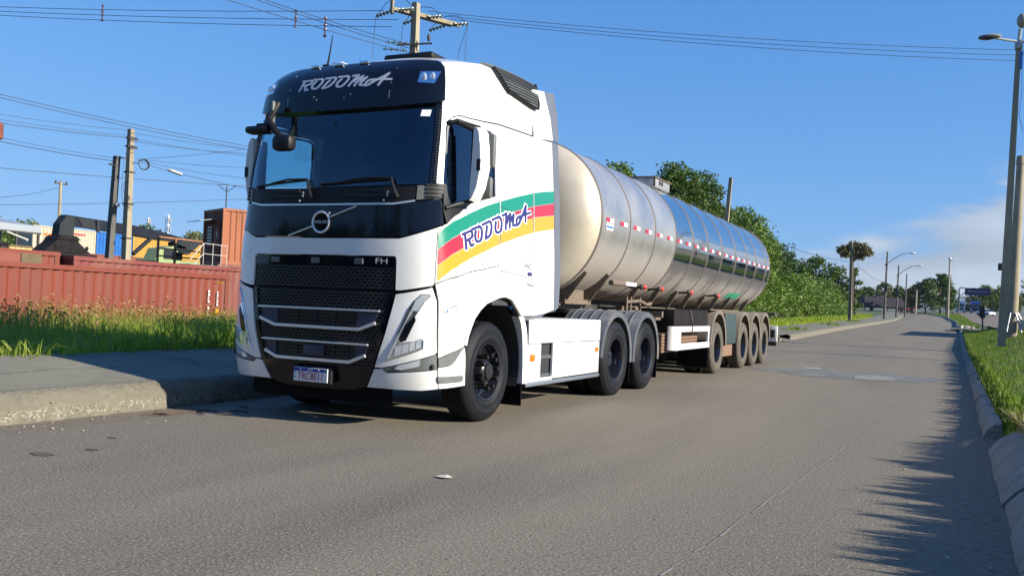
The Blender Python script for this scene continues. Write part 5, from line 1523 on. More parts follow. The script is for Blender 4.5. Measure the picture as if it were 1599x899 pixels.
# landing legs with feet, and hose trays
for s in (1, -1):
    mb = MB(); mb.rbox(.55 * s, .68 * s, 7.62, 7.76, .55, 1.25, .01); mb.rbox(.57 * s, .66 * s, 7.64, 7.74, .36, .6, .01); mb.rbox(.50 * s, .73 * s, 7.55, 7.83, .32, .37, .01); mb.bar((.6 * s, 7.76, .75), (.45 * s, 8.4, 1.1), .05); mb.build('landing_leg', M['frame_dusty'], TK)
    mb = MB()
    for k in range(6): mb.rbox(.52 * s, 1.05 * s, 7.95, 8.10 + 2.2, .50 + .055 * k, .545 + .055 * k, .008)
    mb.build('slatted_tray', M['wood'], TK)
    mb = MB()
    mb.tube([(.6 * s, 7.35, 1.33), (.72 * s, 7.7, 1.36), (.75 * s, 8.0, 1.30), (.72 * s, 8.3, 1.33)], .03, 8)
    mb.tube([(.62 * s, 7.45, 1.18), (.80 * s, 7.8, 1.16), (.82 * s, 8.3, 1.14)], .025, 8)
    for y in (7.3, 7.5, 8.0): mb.bar((.62 * s, y, 1.12), (.62 * s, y, 1.42), .05, .03)
    mb.rbox(.70 * s, 1.02 * s, 7.55, 7.95, 1.05, 1.12, .01)
    mb.build('pipe_rack', M['frame_dusty'], TK, smooth=True)
    # dark locker above the guard, white side guard
    mb = MB(); mb.rbox(.60 * s, 1.20 * s, 8.12, 10.48, .97, 1.25, .02); mb.build('locker', M['machine_dark'], TK, smooth=True)
    mb = MB()
    mb.rbox(1.195 * s, 1.245 * s, 8.25, 10.50, .855, .955, .015); mb.rbox(1.195 * s, 1.245 * s, 8.25, 10.50, .545, .655, .015)
    mb.rbox(1.193 * s, 1.243 * s, 10.40, 10.47, .60, .90, .01)
    mb.lathe([(.14, -.205), (.155, -.205), (.155, .205), (.14, .205)], (1.095 * s, 8.27, .75), 'z', 14, a0=-90 if s > 0 else 180, a1=0 if s > 0 else 270)
    mb.rbox(1.190 * s, 1.242 * s, 8.20, 8.46, .547, .953, .012)
    mb.build('side_guard', M['guard_white'], TK, smooth=True)
    mb = MB(); mb.tube([(1.21 * s, 9.1, 1.25), (1.27 * s, 9.1, 1.05), (1.26 * s, 9.12, .80)], .012, 6); mb.build('strap', M['steel_dark'], TK)
    # mudguards of the first axle and of the rear three
    hoop(s, 11.25, .60, .68, .58, 1.245, -5, 180).build('mudguard', M['mudguard_dusty'], TK, smooth=True)
    mb = MB(); mb.rbox(.6 * s, 1.2 * s, 10.55, 10.565, .15, .68, .003); mb.build('guard_flap', M['rubber_flap'], TK)
    for y in (13.73, 14.98, 16.23):
        hoop(s, y, .62, .655, .58, 1.245, 2, 178).build('mudguard', M['mudguard_dusty'], TK, smooth=True)
    mb = MB(); mb.rbox(1.14 * s, 1.20 * s, 11.98, 13.05, .57, 1.20, .012); mb.build('side_flap', M['tarp'], TK, smooth=True)
    mb = MB(); mb.rbox(.7 * s, 1.14 * s, 12.05, 13.0, .30, .57, .02); mb.build('tool_box', M['wood'], TK)
    mb = MB(); mb.box(.55 * s, 1.22 * s, 10.55, 13.1, 1.262, 1.285); mb.build('deck_edge', M['frame_dusty'], TK)
# rear: dark step, white bumper with its lamp
for s in (1, -1):
    mb = MB(); mb.rbox(1.00 * s, 1.36 * s, 17.25, 17.33, .53, .94, .015); rb_ = mb.build('rear_bumper', M['guard_white'], TK, smooth=True)
    mb = MB(); mb.rbox(1.17 * s, 1.31 * s, 17.225, 17.25, .64, .84, .01); mb.build('tail_lamp', M['steel_dark'], rb_)
    mb = MB(); mb.rbox(.5 * s, 1.33 * s, 17.0, 17.5, 1.20, 1.28, .01); mb.rbox(1.0 * s, 1.12 * s, 17.28, 17.4, .94, 1.2, .01); mb.rbox(.95 * s, 1.33 * s, 17.35, 17.45, .42, .54, .01); mb.build('rear_step', M['steel_dark'], TK)
for s in (1, -1):
    for i, y in enumerate((11.25, 13.73, 14.98, 16.23)):
        if s > 0 and i == 0: o = TWH = make_wheel('trail', TK, M['tyre_dusty'], M['rim_black'], M['rim_black'])
        else: o = copy_tree(TWH, TK)
        o.location = Vector((1.225 * s, y, .513)) - origin_of(TK)
        o.rotation_euler = (0, 0, 0 if s > 0 else math.pi)
# ------------------------------------------------------------------ container yard
def rotm(o, loc, rz): o.location = loc; o.rotation_euler = (0, 0, rz)
def container(label, L_, m, H=2.59, Wd=2.44, m_end=None, group='shipping containers stored in the yard', castings=True, pitch=.278, dep_=.036):
    """built about its +x long side's near end: x 0..-Wd, y 0..L, z 0..H"""
    t = thing('shipping_container', label, 'container', (0, 0, 0), group)
    def corr(name, a, b, nrm, z0, z1, L2, mm):
        n = max(2, int(round(L2 / pitch))); vs, fs = [], []
        a = Vector(a); d = (Vector(b) - a).normalized(); nv = Vector(nrm); P_ = L2 / n
        q = []
        for k in range(n):
            for u, dep in ((0.0, 0), (.26, 0), (.50, -dep_), (.76, -dep_)): q.append((k * P_ + u * P_, dep))
        q.append((L2, 0))
        for u, dep in q:
            p = a + d * u + nv * dep; vs += [(p.x, p.y, z0), (p.x, p.y, z1)]
        for k in range(len(q) - 1): fs.append((2 * k, 2 * k + 2, 2 * k + 3, 2 * k + 1))
        return MB().add(vs, fs).build(name, mm, t)
    corr('side_panel', (-.03, .14, 0), (-.03, L_ - .14, 0), (1, 0, 0), .14, H - .10, L_ - .28, m)
    corr('side_panel', (-Wd + .03, .14, 0), (-Wd + .03, L_ - .14, 0), (-1, 0, 0), .14, H - .10, L_ - .28, m)
    corr('end_panel', (-.10, .03, 0), (-Wd + .10, .03, 0), (0, -1, 0), .14, H - .10, Wd - .2, m_end or m)
    corr('end_panel', (-.10, L_ - .03, 0), (-Wd + .10, L_ - .03, 0), (0, 1, 0), .14, H - .10, Wd - .2, m_end or m)
    mb = MB(); mb.box(-Wd + .05, -.05, .05, L_ - .05, H - .06, H - .03)
    mb.build('roof_panel', m, t)
    mb = MB()
    for x in (-.03, -Wd + .03):
        mb.bar((x, .1, H - .055), (x, L_ - .1, H - .055), .07, .11); mb.bar((x, .1, .08), (x, L_ - .1, .08), .07, .15)
    for y in (.04, L_ - .04): mb.bar((-.1, y, H - .06), (-Wd + .1, y, H - .06), .08, .12); mb.bar((-.1, y, .08), (-Wd + .1, y, .08), .08, .15)
    mb.box(-Wd + .1, -.1, .1, L_ - .1, .05, .12)
    mb.build('rail', m, t)
    for x in (-.075, -Wd + .075):
        for y in (.075, L_ - .075):
            MB().rbox(x - .073, x + .073, y - .073, y + .073, .1, H - .1, .012).build('corner_post', m, t)
            if castings:
                mb = MB()
                for z in (.06, H - .06): mb.rbox(x - .082, x + .082, y - .084, y + .084, z - .06, z + .062, .01)
                mb.build('corner_casting', m, t)
    return t
GY = 'shipping containers stored in the yard'
# the near red box beside the pavement, its sill hidden in the grass
c1 = container('brick red container nearest the pavement with white codes and an orange sticker', 12.19, M['box_red'])
rotm(c1, (-13.0, .48, -.93), rad(0))
def loc_panel(name, y0, y1, z0, z1, m, x=.004): return MB().box(-.03, x, y0, y1, z0, z1).build(name, m, c1)
M['code_white'] = mat('stencil_white', (0.74, 0.70, 0.66), 0.6)
mb = MB(); rc = random.Random(4)
def glyph_col(mb, yc, z0, z1, n, w_):
    # worn stencilled code too small to read: one short broken mark per character
    st = (z1 - z0) / n
    for k in range(n):
        if n > 8 and k in (4,): continue
        z = z1 - st * (k + .5)
        mb.box(-.02, .002, yc - w_ / 2, yc - w_ / 2 + .022, z - st * .36, z + st * .36)
        if rc.random() < .7: mb.box(-.02, .0025, yc - w_ / 2 + .02, yc + w_ / 2, z + st * .18, z + st * .34)
        if rc.random() < .7: mb.box(-.02, .0025, yc - w_ / 2 + .02, yc + w_ / 2, z - st * .34, z - st * .18)
        if rc.random() < .5: mb.box(-.02, .003, yc + w_ / 2 - .02, yc + w_ / 2, z - st * .3, z + st * .3)
glyph_col(mb, 11.42, 1.16, 2.17, 11, .06); glyph_col(mb, 11.75, 1.72, 2.14, 5, .05)
mb.build('stencil_marks', M['code_white'], c1)
loc_panel('sticker', 11.68, 11.81, 1.50, 1.65, M['yellow']); loc_panel('sticker', 11.67, 11.81, 1.24, 1.41, M['tape_white']); loc_panel('sticker', 11.66, 11.76, .98, 1.06, M['yellow'])
mb = MB()
for k in range(3): mb.bar((-.005, 11.70 + .09 * k, 2.345), (-.005, 11.74 + .09 * k, 2.40), .012, .03, up=(1, 0, 0))
mb.build('hazard_tape', M['yellow'], c1)
# second row: long dark red box, an older one with a brown panel beside it
c2 = container('long dark red container just behind the nearest red one', 12.19, M['box_red_dark']); rotm(c2, (-15.75, 9.75, -.60), 0)
c3 = container('old red container with a brown panel, left of the long dark red one', 6.06, M['box_red'])
rotm(c3, (-16.2, 3.62, -.52), 0)
MB().box(-.04, .012, 4.92, 5.50, 1.9, 2.50).build('patch_panel', M['brown_panel'], c3)
MB().box(-.04, .010, 1.0, 4.9, 1.9, 2.48).build('patch_panel', M['box_rust_shade'], c3)
c4 = thing('site_box', 'pale yellow panelled box standing behind the nearest red container', 'box', (-18.0, 9.46, -.8), 'boxes behind the red containers')
mb = MB()
for k in range(4): mb.rbox(-.03, .0, .02 + .17 * k - .0, .18 + .17 * k, .0, 3.0, .005)
o = mb.build('board', M['crate_yellow'], None); o.parent = c4
mb = MB(); mb.rbox(-1.5, -.035, .0, .70, .0, 3.0, .01); mb.bar((.0, -.01, 3.02), (.0, .71, 3.02), .05, .05); mb.bar((0, -.02, 0), (0, -.02, 3.02), .05, .05); o = mb.build('box_body', M['brown_panel'], None); o.parent = c4
c5 = thing('scrap_bin', 'dark open topped metal bin at the left edge behind the red container', 'bin', (-18.0, 8.2, -.8))
mb = MB(); mb.rbox(-1.6, 0, 0, 1.22, 0, 3.05, .02); o = mb.build('bin_body', M['boom_paler'], None); o.parent = c5
mb = MB(); mb.bar((0.0, 0, 3.06), (0.0, 1.22, 3.06), .08, .08); mb.bar((-.02, .0, 2.75), (.01, 1.0, 2.95), .05, .12); o = mb.build('bin_rim', M['machine_dark'], None); o.parent = c5
# far row, two high
def far_box(label, y, L_, m, z, H=2.59):
    c = container(label, L_, m, H=H, castings=True, pitch=.42, dep_=.10); rotm(c, (-84, y, z), 0); return c
gz84 = float(hgt(-84, 66))
base_z = 4.86
for (lab, y, L_, m) in (('off white ribbed container left of the crane boom head', 58.2, 4.2, M['box_white']), ('off white ribbed container with small red lettering behind the boom', 62.4 - .05, 3.95, M['box_white']), ('bright blue container behind the yard pole', 66.4, 5.1, M['box_blue']), ('yellow ribbed container right of the blue one behind the pole', 71.6, 11.2, M['box_yellow'])):
    far_box(lab, y, L_, m, base_z)
for (lab, y, m) in (('lower container under the off white ones in the far row', 57.5, M['box_rust_shade']), ('lower container under the blue and yellow ones in the far row', 69.8, M['box_rust_shade'])):
    c = container(lab, 12.19, m); rotm(c, (-84, y, base_z - 2.60), 0)
    c = None
lt = [o for o in COL.objects if o.get('label', '').startswith('off white ribbed container with small red')][0]
mb = MB()
for k in range(5): mb.box(0, .02, 1.0 + .33 * k, 1.22 + .33 * k, 1.95, 2.13)
o = mb.build('lettering_marks', M['tape_red'], None); o.parent = lt
lt = [o for o in COL.objects if o.get('label', '').startswith('off white ribbed container left')][0]
mb = MB()
for k in range(4): mb.box(0, .02, 1.5 + .5 * k, 1.85 + .5 * k, 1.6, 1.85 - .03 * k)
o = mb.build('lettering_marks', M['orange_lens'], None); o.parent = lt

# orange office box on top of another box, the shade on its door end put into a darker red, white stair rails in front
oc = container('tall faded orange container with shaded door end and small canopy beside the cab', 6.06, M['box_orange'], m_end=M['box_rust_shade'], Wd=1.25 + 1.19)
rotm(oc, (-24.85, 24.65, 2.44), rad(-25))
ob_ = container('dark red container carrying the faded orange one', 12.19, M['box_red_dark']); rotm(ob_, (-24.7, 24.3, -.16), rad(-25))
def oadd(mb, name, m): o = mb.build(name, m, None, smooth=None); o.parent = oc; return o
mb = MB(); mb.box(-1.0, -.25, -.03, .0, .15, 2.1); d_ = oadd(mb, 'door', M['box_rust_shade'])
mb = MB(); mb.box(-.62, -.40, -.042, -.031, 1.2, 1.55); o = mb.build('door_window', M['car_glass'], None); o.parent = d_
mb = MB()
for x in (-.5, -1.15):
    mb.tube([(x, -.05, .2), (x, -.05, 2.45)], .018, 6)
oadd(mb, 'lock_rod', M['rail_rust'])
mb = MB()
for k in range(6): mb.box(-1.75, -1.2, -.035, -.0, .9 + .16 * k, 1.0 + .16 * k)
oadd(mb, 'louvre', M['galv'])
mb = MB(); mb.add([(-.6, -.02, 2.10), (-2.3, -.02, 2.10), (-2.3, -.85, 1.95), (-.6, -.85, 1.95), (-.6, -.02, 2.13), (-2.3, -.02, 2.13), (-2.3, -.85, 1.98), (-.6, -.85, 1.98)], [(0, 1, 2, 3), (7, 6, 5, 4), (0, 3, 7, 4), (1, 5, 6, 2), (2, 6, 7, 3), (0, 4, 5, 1)])
oadd(mb, 'canopy', M['roof_sheet'])
mb = MB(); mb.tube([(-1.0, .5, 2.59), (-1.0, .5, 3.7)], .03, 6)
for a in (-.35, .35): mb.tube([(-1.0, .5, 3.45), (-1.0 + a * .6, .5 + a, 3.75)], .018, 5)
oadd(mb, 'antenna', M['steel_dark'])
sr = thing('stair_rail', 'white tubular stair rail on the red container below the orange one', 'railing', (-24.0, 22.7, 2.36))
mb = MB()
for y in (.0, .55, 1.05, 1.40): mb.tube([(0, y, -.05), (0, y, .92)], .014, 6)
for z in (.45, .90): mb.tube([(0, 0, z), (0, 1.40, z - .02)], .014, 6)
mb.tube([(0, 0, .90), (0, -.75, .15)], .022, 6); mb.tube([(0, 0, .45), (0, -.62, -.12)], .02, 6)
o = mb.build('rail', M['rail_white'], None, smooth=True); o.parent = sr
mb = MB(); mb.box(-.6, .06, -.8, 1.5, -.10, -.04); mb.box(-.55, -.45, -.7, 1.4, -2.9, -.1); o = mb.build('landing', M['frame_dusty'], None); o.parent = sr
rf = thing('steel_frame', 'rusty open pipe frame standing on the yard in front of the yellow container', 'frame', (-30.0, 25.7, 2.58))
mb = MB()
for y in (.0, 1.1, 2.92): mb.bar((0, y, -2.2), (0, y, 1.2), .09)
for z in (1.18, .62, .25): mb.bar((0, 0, z), (0, 2.92, z - .01), .07)
o = mb.build('frame_bars', M['rail_rust'], None); o.parent = rf
mb = MB(); mb.rbox(-.05, .0, 1.25, 1.85, .70, 1.05, .02); mb.rbox(-.3, .0, 1.2, 1.62, .1, .5, .03); o = mb.build('motor_box', M['boom_paler'], None); o.parent = rf

# reach stacker: boom sloping down to the right, spreader head on the left
bs = thing('reach_stacker', 'dark crane with long sloping boom and hanging spreader in front of the ribbed containers', 'crane', (-55.0, 44.0, 1.6))
def P5(y, z, x=0): return (-55.0 + x, y, z)
def slab(mb, pts, x0, x1, mi=0): mb.prism(pts, lambda y, z: (-55 + x0, y, z), lambda y, z: (-55 + x1, y, z), mi)
mb = MB(); slab(mb, [(39.6, 6.42), (41.4, 6.36), (45.9, 6.22), (48.3, 6.02), (51.2, 5.62), (51.0, 5.28), (48.9, 5.25), (46, 5.42), (41.6, 5.62), (40.15, 5.62)], -.45, .35); mb.build('boom', M['boom'], bs)
mb = MB(); slab(mb, [(40.5, 6.30), (42.0, 6.24), (42.2, 5.58), (41.0, 5.62)], .35, .42); slab(mb, [(42.15, 6.28), (42.5, 6.26), (42.45, 5.35), (42.2, 5.40)], .33, .50); mb.build('boom_head', M['boom_paler'], bs)
mb = MB(); slab(mb, [(39.05, 5.70), (39.55, 6.35), (40.25, 6.30), (40.25, 4.75), (38.95, 4.80)], -.4, .4); mb.build('rotator', M['boom_paler'], bs)
mb = MB(); slab(mb, [(37.6, 3.55), (37.75, 3.75), (38.4, 4.25), (38.7, 4.6), (40.3, 4.66), (40.6, 4.3), (41.1, 3.95), (41.6, 3.6)], -.7, .7); mb.rbox(-55.5, -54.3, 37.3, 42.2, 3.1, 3.55, .05)
slab(mb, [(38.6, 4.55), (39.0, 4.85), (40.2, 4.85), (40.6, 4.55)], -.8, .8)
for y in (38.6, 39.1, 41.2): mb.ball(P5(y, 4.0, .72), .06, .16, .16, 10, 6)
mb.build('spreader', M['machine_dark'], bs)
mb = MB(); mb.tube([P5(46.0, 3.9, .2), P5(48.5, 5.95, .2)], .17, 10); mb.tube([P5(48.3, 5.78, .2), P5(48.75, 6.1, .2)], .10, 8); mb.build('lift_cylinder', M['boom'], bs, smooth=True)
mb = MB(); mb.rbox(-56.2, -53.8, 47.5, 54.0, 2.4, 3.6, .1); slab(mb, [(48.0, 3.55), (48.5, 4.55), (50.0, 4.85), (50.7, 4.2), (50.8, 3.55)], -.9, .5); mb.build('machine_body', M['machine_green'], bs)
mb = MB(); mb.rbox(-54.52, -54.44, 48.9, 50.3, 3.7, 4.5, .05); mb.build('cab_window', M['car_glass'], bs)
mb = MB()
for y in (48.6, 52.8):
    for x in (-56.3, -53.7): mb.lathe([(.0, -.2), (.75, -.2), (.85, -.1), (.85, .1), (.75, .2), (.0, .2)], (x, y, 2.4), 'x', 20)
mb.build('wheels', M['tyre'], bs, smooth=True)
slabm = MB(); slab(slabm, [(50.3, 5.2), (52.6, 5.72), (53.4, 5.4), (51.9, 4.25), (50.5, 4.5)], -.6, .3); slabm.build('counterweight_arm', M['boom_paler'], bs)
# open shed with a pale sheet roof at the left, behind
sh = thing('shed', 'open sided shed with a pale sheet roof at the left edge', 'shed', (-78.0, 44.0, 2.0))
mb = MB(); mb.add([(-75, 40.0, 6.85), (-75, 52.6, 6.70), (-81, 52.6, 7.5), (-81, 40, 7.65), (-75, 40.0, 6.05), (-75, 52.6, 6.08)], [(0, 1, 2, 3), (4, 5, 1, 0)]); mb.build('roof', M['roof_sheet'], sh)
mb = MB()
for y in (42, 47.0, 50.1, 52.4): mb.bar((-75.1, y, 1.5), (-75.1, y, 6.1), .18); mb.bar((-80.8, y, 1.5), (-80.8, y, 7.4), .18)
mb.bar((-75.05, 40, 6.0), (-75.05, 52.6, 6.02), .2, .15); mb.build('post', M['steel_dark'], sh)
pr = thing('barrier_arm', 'thin white slanting bar in front of the shed', 'bar', (-60.0, 38.0, 3.0))
mb = MB(); mb.bar((-60, 38.6, 5.05), (-60, 40.4, 4.55), .10, .10); mb.bar((-60.0, 40.3, 1.6), (-60.0, 40.3, 4.6), .08); mb.build('arm', M['rail_white'], pr)
# two thin masts far behind the yard
for (x, y, z0, z1, lab) in ((-200, 185.5, 8, 22.6, 'pale lattice mast with panels far behind the yard'), (-200, 178.4, 8, 21.0, 'thin mast beside the lattice mast far behind the yard')):
    t = thing('radio_mast', lab, 'mast', (x, y, z0), None)
    mb = MB(); w_ = .45 if z1 > 22 else .15
    for dx, dy in ((-w_, -w_), (w_, -w_), (0, w_)): mb.bar((x + dx, y + dy, z0), (x + dx, y + dy, z1), .14)
    z = z0
    while z < z1 - 1: mb.bar((x - w_, y - w_, z), (x + w_, y - w_, z + 1), .09); mb.bar((x + w_, y - w_, z), (x, y + w_, z + 1), .09); z += 1
    mb.build('lattice', M['guard_white'], t)
    mb = MB()
    for dz in ((1.0, 3.5) if z1 > 22 else (.4,)): mb.rbox(x + w_, x + w_ + .3, y - .6, y - .2, z1 - dz - 1.4, z1 - dz, .05); mb.rbox(x + w_, x + w_ + .3, y + .2, y + .6, z1 - dz - 1.4, z1 - dz, .05)
    mb.build('antenna_panels', M['galv'], t)
# ------------------------------------------------------------------ grass and leaves (numpy meshes)
def blades(name, base, hgts, wid, m, parent=None, lean=0.5, curl=1.0, rng=RNG):
    """one bent tapering blade per base point"""
    n = len(base); ang = rng.uniform(0, 2 * np.pi, n); d = np.stack([np.cos(ang), np.sin(ang), np.zeros(n)], 1)
    s = np.stack([-np.sin(ang), np.cos(ang), np.zeros(n)], 1)
    tw = rng.normal(0, .6, n)[:, None]; s = s + d * tw; s /= np.linalg.norm(s, axis=1)[:, None]
    ln = (np.abs(rng.normal(0, lean, n)))[:, None]; h = np.asarray(hgts)[:, None]; up = np.array([[0, 0, 1.0]])
    w_ = (np.asarray(wid) * np.ones(n))[:, None]
    p0 = base; p1 = base + up * h * .5 + d * h * ln * .22; p2 = base + up * h * .85 + d * h * ln * .62 * curl; p3 = base + up * h * (1.0 - .25 * np.minimum(ln, 1.5)) + d * h * ln * 1.05 * curl
    V = np.stack([p0 - s * w_ * .5, p0 + s * w_ * .5, p1 - s * w_ * .5, p1 + s * w_ * .5, p2 - s * w_ * .32, p2 + s * w_ * .32, p3], 1).reshape(-1, 3)
    o = (np.arange(n) * 7)[:, None]
    lp = np.concatenate([o + np.array([[0, 1, 3, 2]]), o + np.array([[2, 3, 5, 4]]), o + np.array([[4, 5, 6]])], 1).ravel()
    sz = np.tile([4, 4, 3], n)
    return fast_mesh(name, V, lp, sz, m, parent)
def hgt_pts(x, y): return np.stack([x, y, hgt(x, y) - .02], 1)

def leaf_quads(c, size, rng, up=0.35):
    """folded diamond leaves around centre points"""
    n = len(c); a = rng.normal(0, 1, (n, 3)); a[:, 2] *= .7; a /= np.linalg.norm(a, axis=1)[:, None]
    b = rng.normal(0, 1, (n, 3)); b -= a * (a * b).sum(1)[:, None]; b /= np.linalg.norm(b, axis=1)[:, None]
    s = (size * rng.uniform(.65, 1.35, n))[:, None]
    V = np.stack([c - a * s * .55, c + b * s * .33, c + a * s * .55, c - b * s * .33], 1).reshape(-1, 3)
    o = (np.arange(n) * 4)[:, None]; lp = (o + np.array([[0, 1, 2, 3]])).ravel()
    return V, lp, np.full(n, 4)
def crown_points(clumps, per, rng, shell=.55):
    out = []
    for (c, r) in clumps:
        r = np.asarray(r, float) * np.ones(3); k = max(30, int(per * r[0] * r[1]))
        v = rng.normal(0, 1, (k, 3)); v /= np.linalg.norm(v, axis=1)[:, None]
        rr = rng.uniform(shell ** 3, 1.05, k) ** (1 / 3)
        lump = 1 + .34 * np.sin(v[:, 0] * 5 + c[0] * 3) * np.cos(v[:, 1] * 6 + c[1]) + .12 * np.sin(v[:, 2] * 9 + c[2])
        out.append(np.asarray(c) + v * (rr * lump)[:, None] * r)
    return np.concatenate(out)
def tree(name, label, loc, hgt_, spread, m, seed, trunk_h=.35, n_clump=14, per=260, leaf=.20, group=None, cat='tree', aspect=1.0, trunk_r=None):
    """tapered trunk with limbs, crown of leaf clumps round the limb ends"""
    rng = np.random.default_rng(seed); t = thing(name, label, cat, loc, group)
    tr = trunk_r or .022 * hgt_
    mb = MB(); ht = hgt_ * trunk_h
    lean = rng.normal(0, .03, 2) * hgt_
    top = Vector((lean[0], lean[1], ht))
    mb.tube([(0, 0, -.3), (lean[0] * .3, lean[1] * .3, ht * .5), top, (lean[0] * 1.3, lean[1] * 1.3, hgt_ * .72)], [tr * 1.35, tr, tr * .8, tr * .3], 8)
    clumps = []
    for k in range(n_clump):
        f_ = (k + .5) / n_clump; a = k * 2.4 + rng.uniform(-.4, .4)
        z = ht + (hgt_ - ht) * (f_ ** .9) * .93
        prof = math.sin(math.pi * min(1, .25 + .72 * f_)) ** .7
        r_ = spread * prof * rng.uniform(.45, .85) * (1 if k < n_clump - 1 else .2)
        e = Vector((r_ * math.cos(a) + lean[0], r_ * math.sin(a) * aspect + lean[1], z))
        st = Vector((lean[0], lean[1], max(ht * .7, z - hgt_ * .22)))
        mb.tube([st, st.lerp(e, .5) + Vector((0, 0, .05 * hgt_)), e], [tr * .5, tr * .3, tr * .12], 5)
        cr = spread * rng.uniform(.28, .46)
        clumps.append(((e.x, e.y, e.z), (cr, cr * aspect, cr * rng.uniform(.62, .85))))
    o = mb.build('trunk', M['bark'], None, smooth=True); o.parent = t
    c = crown_points(clumps, per / max(spread * .36, .3) ** .6, rng)
    c = c[c[:, 2] > ht * .45]
    V, lp, sz = leaf_quads(c, leaf, rng)
    o = fast_mesh('crown', V, lp, sz, m, t)
    return t
def shrub(label, loc, rx, ry, h, m, seed, per=420, leaf=.16, group=None, n=9, cat='shrub', name='shrub'):
    rng = np.random.default_rng(seed); t = thing(name, label, cat, loc, group)
    mb = MB(); clumps = []
    for k in range(n):
        a = k * 2.4; f_ = (k + .5) / n
        z = h * (.22 + .62 * rng.uniform(0, 1) * (1 - .3 * f_)); rr = math.sqrt(f_) * .75
        e = (rx * rr * math.cos(a), ry * rr * math.sin(a), z)
        mb.tube([(e[0] * .2, e[1] * .2, -.2), (e[0] * .6, e[1] * .6, z * .6), e], [.05, .035, .012], 5)
        cr = h * rng.uniform(.24, .36)
        clumps.append((e, (max(cr, rx * .33), max(cr, ry * .33), cr)))
    o = mb.build('stem', M['bark'], None); o.parent = t
    c = crown_points(clumps, per, rng, .5); c = c[c[:, 2] > -.1]
    V, lp, sz = leaf_quads(c, leaf, rng); fast_mesh('foliage', V, lp, sz, m, t)
    return t
def g(x, y): return float(hgt(x, y))

# tall roadside grass between the pavement and the near container
rng = np.random.default_rng(21)
n = 46000
y = rng.uniform(-3.5, 16.0, n); x = -3.45 - 1.4 * smooth(14, 36, y) - np.abs(rng.gamma(1.7, 1.35, n)); k = x > -12.6; x, y = x[k], y[k]
b = hgt_pts(x, y)
tuft = .5 + .5 * np.sin(x * 2.3 + np.sin(y * 1.7) * 2) * np.cos(y * 2.9)
hh = (np.interp(-x, [3.4, 4.2, 5.5, 7.5, 8.5, 11], [.10, .20, .32, .54, .60, .8])) * rng.uniform(.45, 1.15, len(x)) * (.80 + .30 * tuft)
stuff(tag(blades('tall_grass', b, hh, rng.uniform(.006, .013, len(x)), M['grass'], lean=1.05, rng=rng), 'tall green roadside grass in front of the red container', 'grass'))
n = 1000
x = -rng.uniform(6.4, 9.0, n); y = -2 + 9 * rng.uniform(0, 1, n) ** 1.4 ; b = hgt_pts(x, y)
hh = np.interp(-x, [6.2, 7.5, 9], [.42, .56, .66]) * rng.uniform(.7, 1.12, n)
stuff(tag(blades('seed_grass', b, hh, rng.uniform(.004, .008, n), M['grass_seed'], lean=.25, rng=rng), 'thin reddish stalks standing over the tall grass', 'grass'))
tips = b + np.stack([rng.normal(0, .05, n), rng.normal(0, .05, n), hh * .93], 1)
tp_ = np.concatenate([tips + rng.normal(0, 1, (n, 3)) * np.array([.03, .03, .06]) for _ in range(4)])
V, lp, sz = leaf_quads(tp_, .042, rng)
stuff(tag(fast_mesh('seed_heads', V, lp, sz, M['grass_seed']), 'reddish brown seed heads over the tall grass', 'grass'))
# broad arching clumps at the foot of the grass, part in the truck's shade
rng = np.random.default_rng(8); cx_, cy_ = [], []
for (a, bb, k) in ((-5.35, .2, 50), (-5.5, 1.1, 60), (-5.4, 1.8, 80), (-5.5, 2.5, 110), (-5.35, 3.0, 110), (-5.5, 3.6, 120), (-5.35, 4.2, 110), (-5.5, 4.8, 110), (-5.4, 5.4, 100), (-5.6, 6.1, 80), (-5.3, .8, 50), (-5.25, -.4, 60)):
    cx_.append(a + 1.65 + rng.normal(0, .13, k)); cy_.append(bb + rng.normal(0, .20, k))
x, y = np.concatenate(cx_), np.concatenate(cy_)
stuff(tag(blades('broad_grass', hgt_pts(x, y), rng.uniform(.20, .58, len(x)) * np.interp(y, [.5, 2], [.5, 1]), rng.uniform(.012, .024, len(x)), M['grass'], lean=1.1, curl=.9, rng=rng), 'dark broad arching leaves along the pavement edge', 'grass'))
# short growth along the whole left verge beyond the truck
rng = np.random.default_rng(9); n = 16000
y = 18 + 115 * rng.uniform(0, 1, n) ** 1.5; x = -4.9 - np.abs(rng.normal(0, .8, n)) + cshift(y); b = hgt_pts(x, y)
stuff(tag(blades('verge_grass', b, rng.uniform(.18, .55, n) * np.interp(y, [18, 130], [1, 1.3]), rng.uniform(.02, .04, n) * np.interp(y, [18, 130], [1, 2.6]), M['grass'], lean=.5, rng=rng), 'grass along the back of the far pavement', 'grass'))
# mown lawn on the right bank
rng = np.random.default_rng(10); n = 56000
y = -6 + 74 * rng.uniform(0, 1, n) ** 1.9; x = np.where(y < 3.2, 6.2, 5.96) + np.abs(rng.gamma(1.15, 1.0 + .02 * y)) * 1.0; k = x < 16; x, y = x[k], y[k]
k = ~((y < 3.7) & (y > 2.4) & (x < 6.25)); x, y = x[k], y[k]
b = hgt_pts(x, y); tuft = np.sin(x * 4.1 + y * .6) * np.cos(y * 2.2 - x)
sc = np.interp(y, [-6, 10, 30, 70], [1, 1, 1.5, 2.4])
hh = rng.uniform(.05, .13, len(x)) * (1 + .40 * tuft) * np.interp(y, [-6, 10, 30, 70], [1, 1, 1.1, 1.2])
stuff(tag(blades('lawn', b, hh, rng.uniform(.006, .012, len(x)) * sc, M['lawn'], lean=.6, rng=rng), 'bright green grass on the bank at the right', 'grass'))
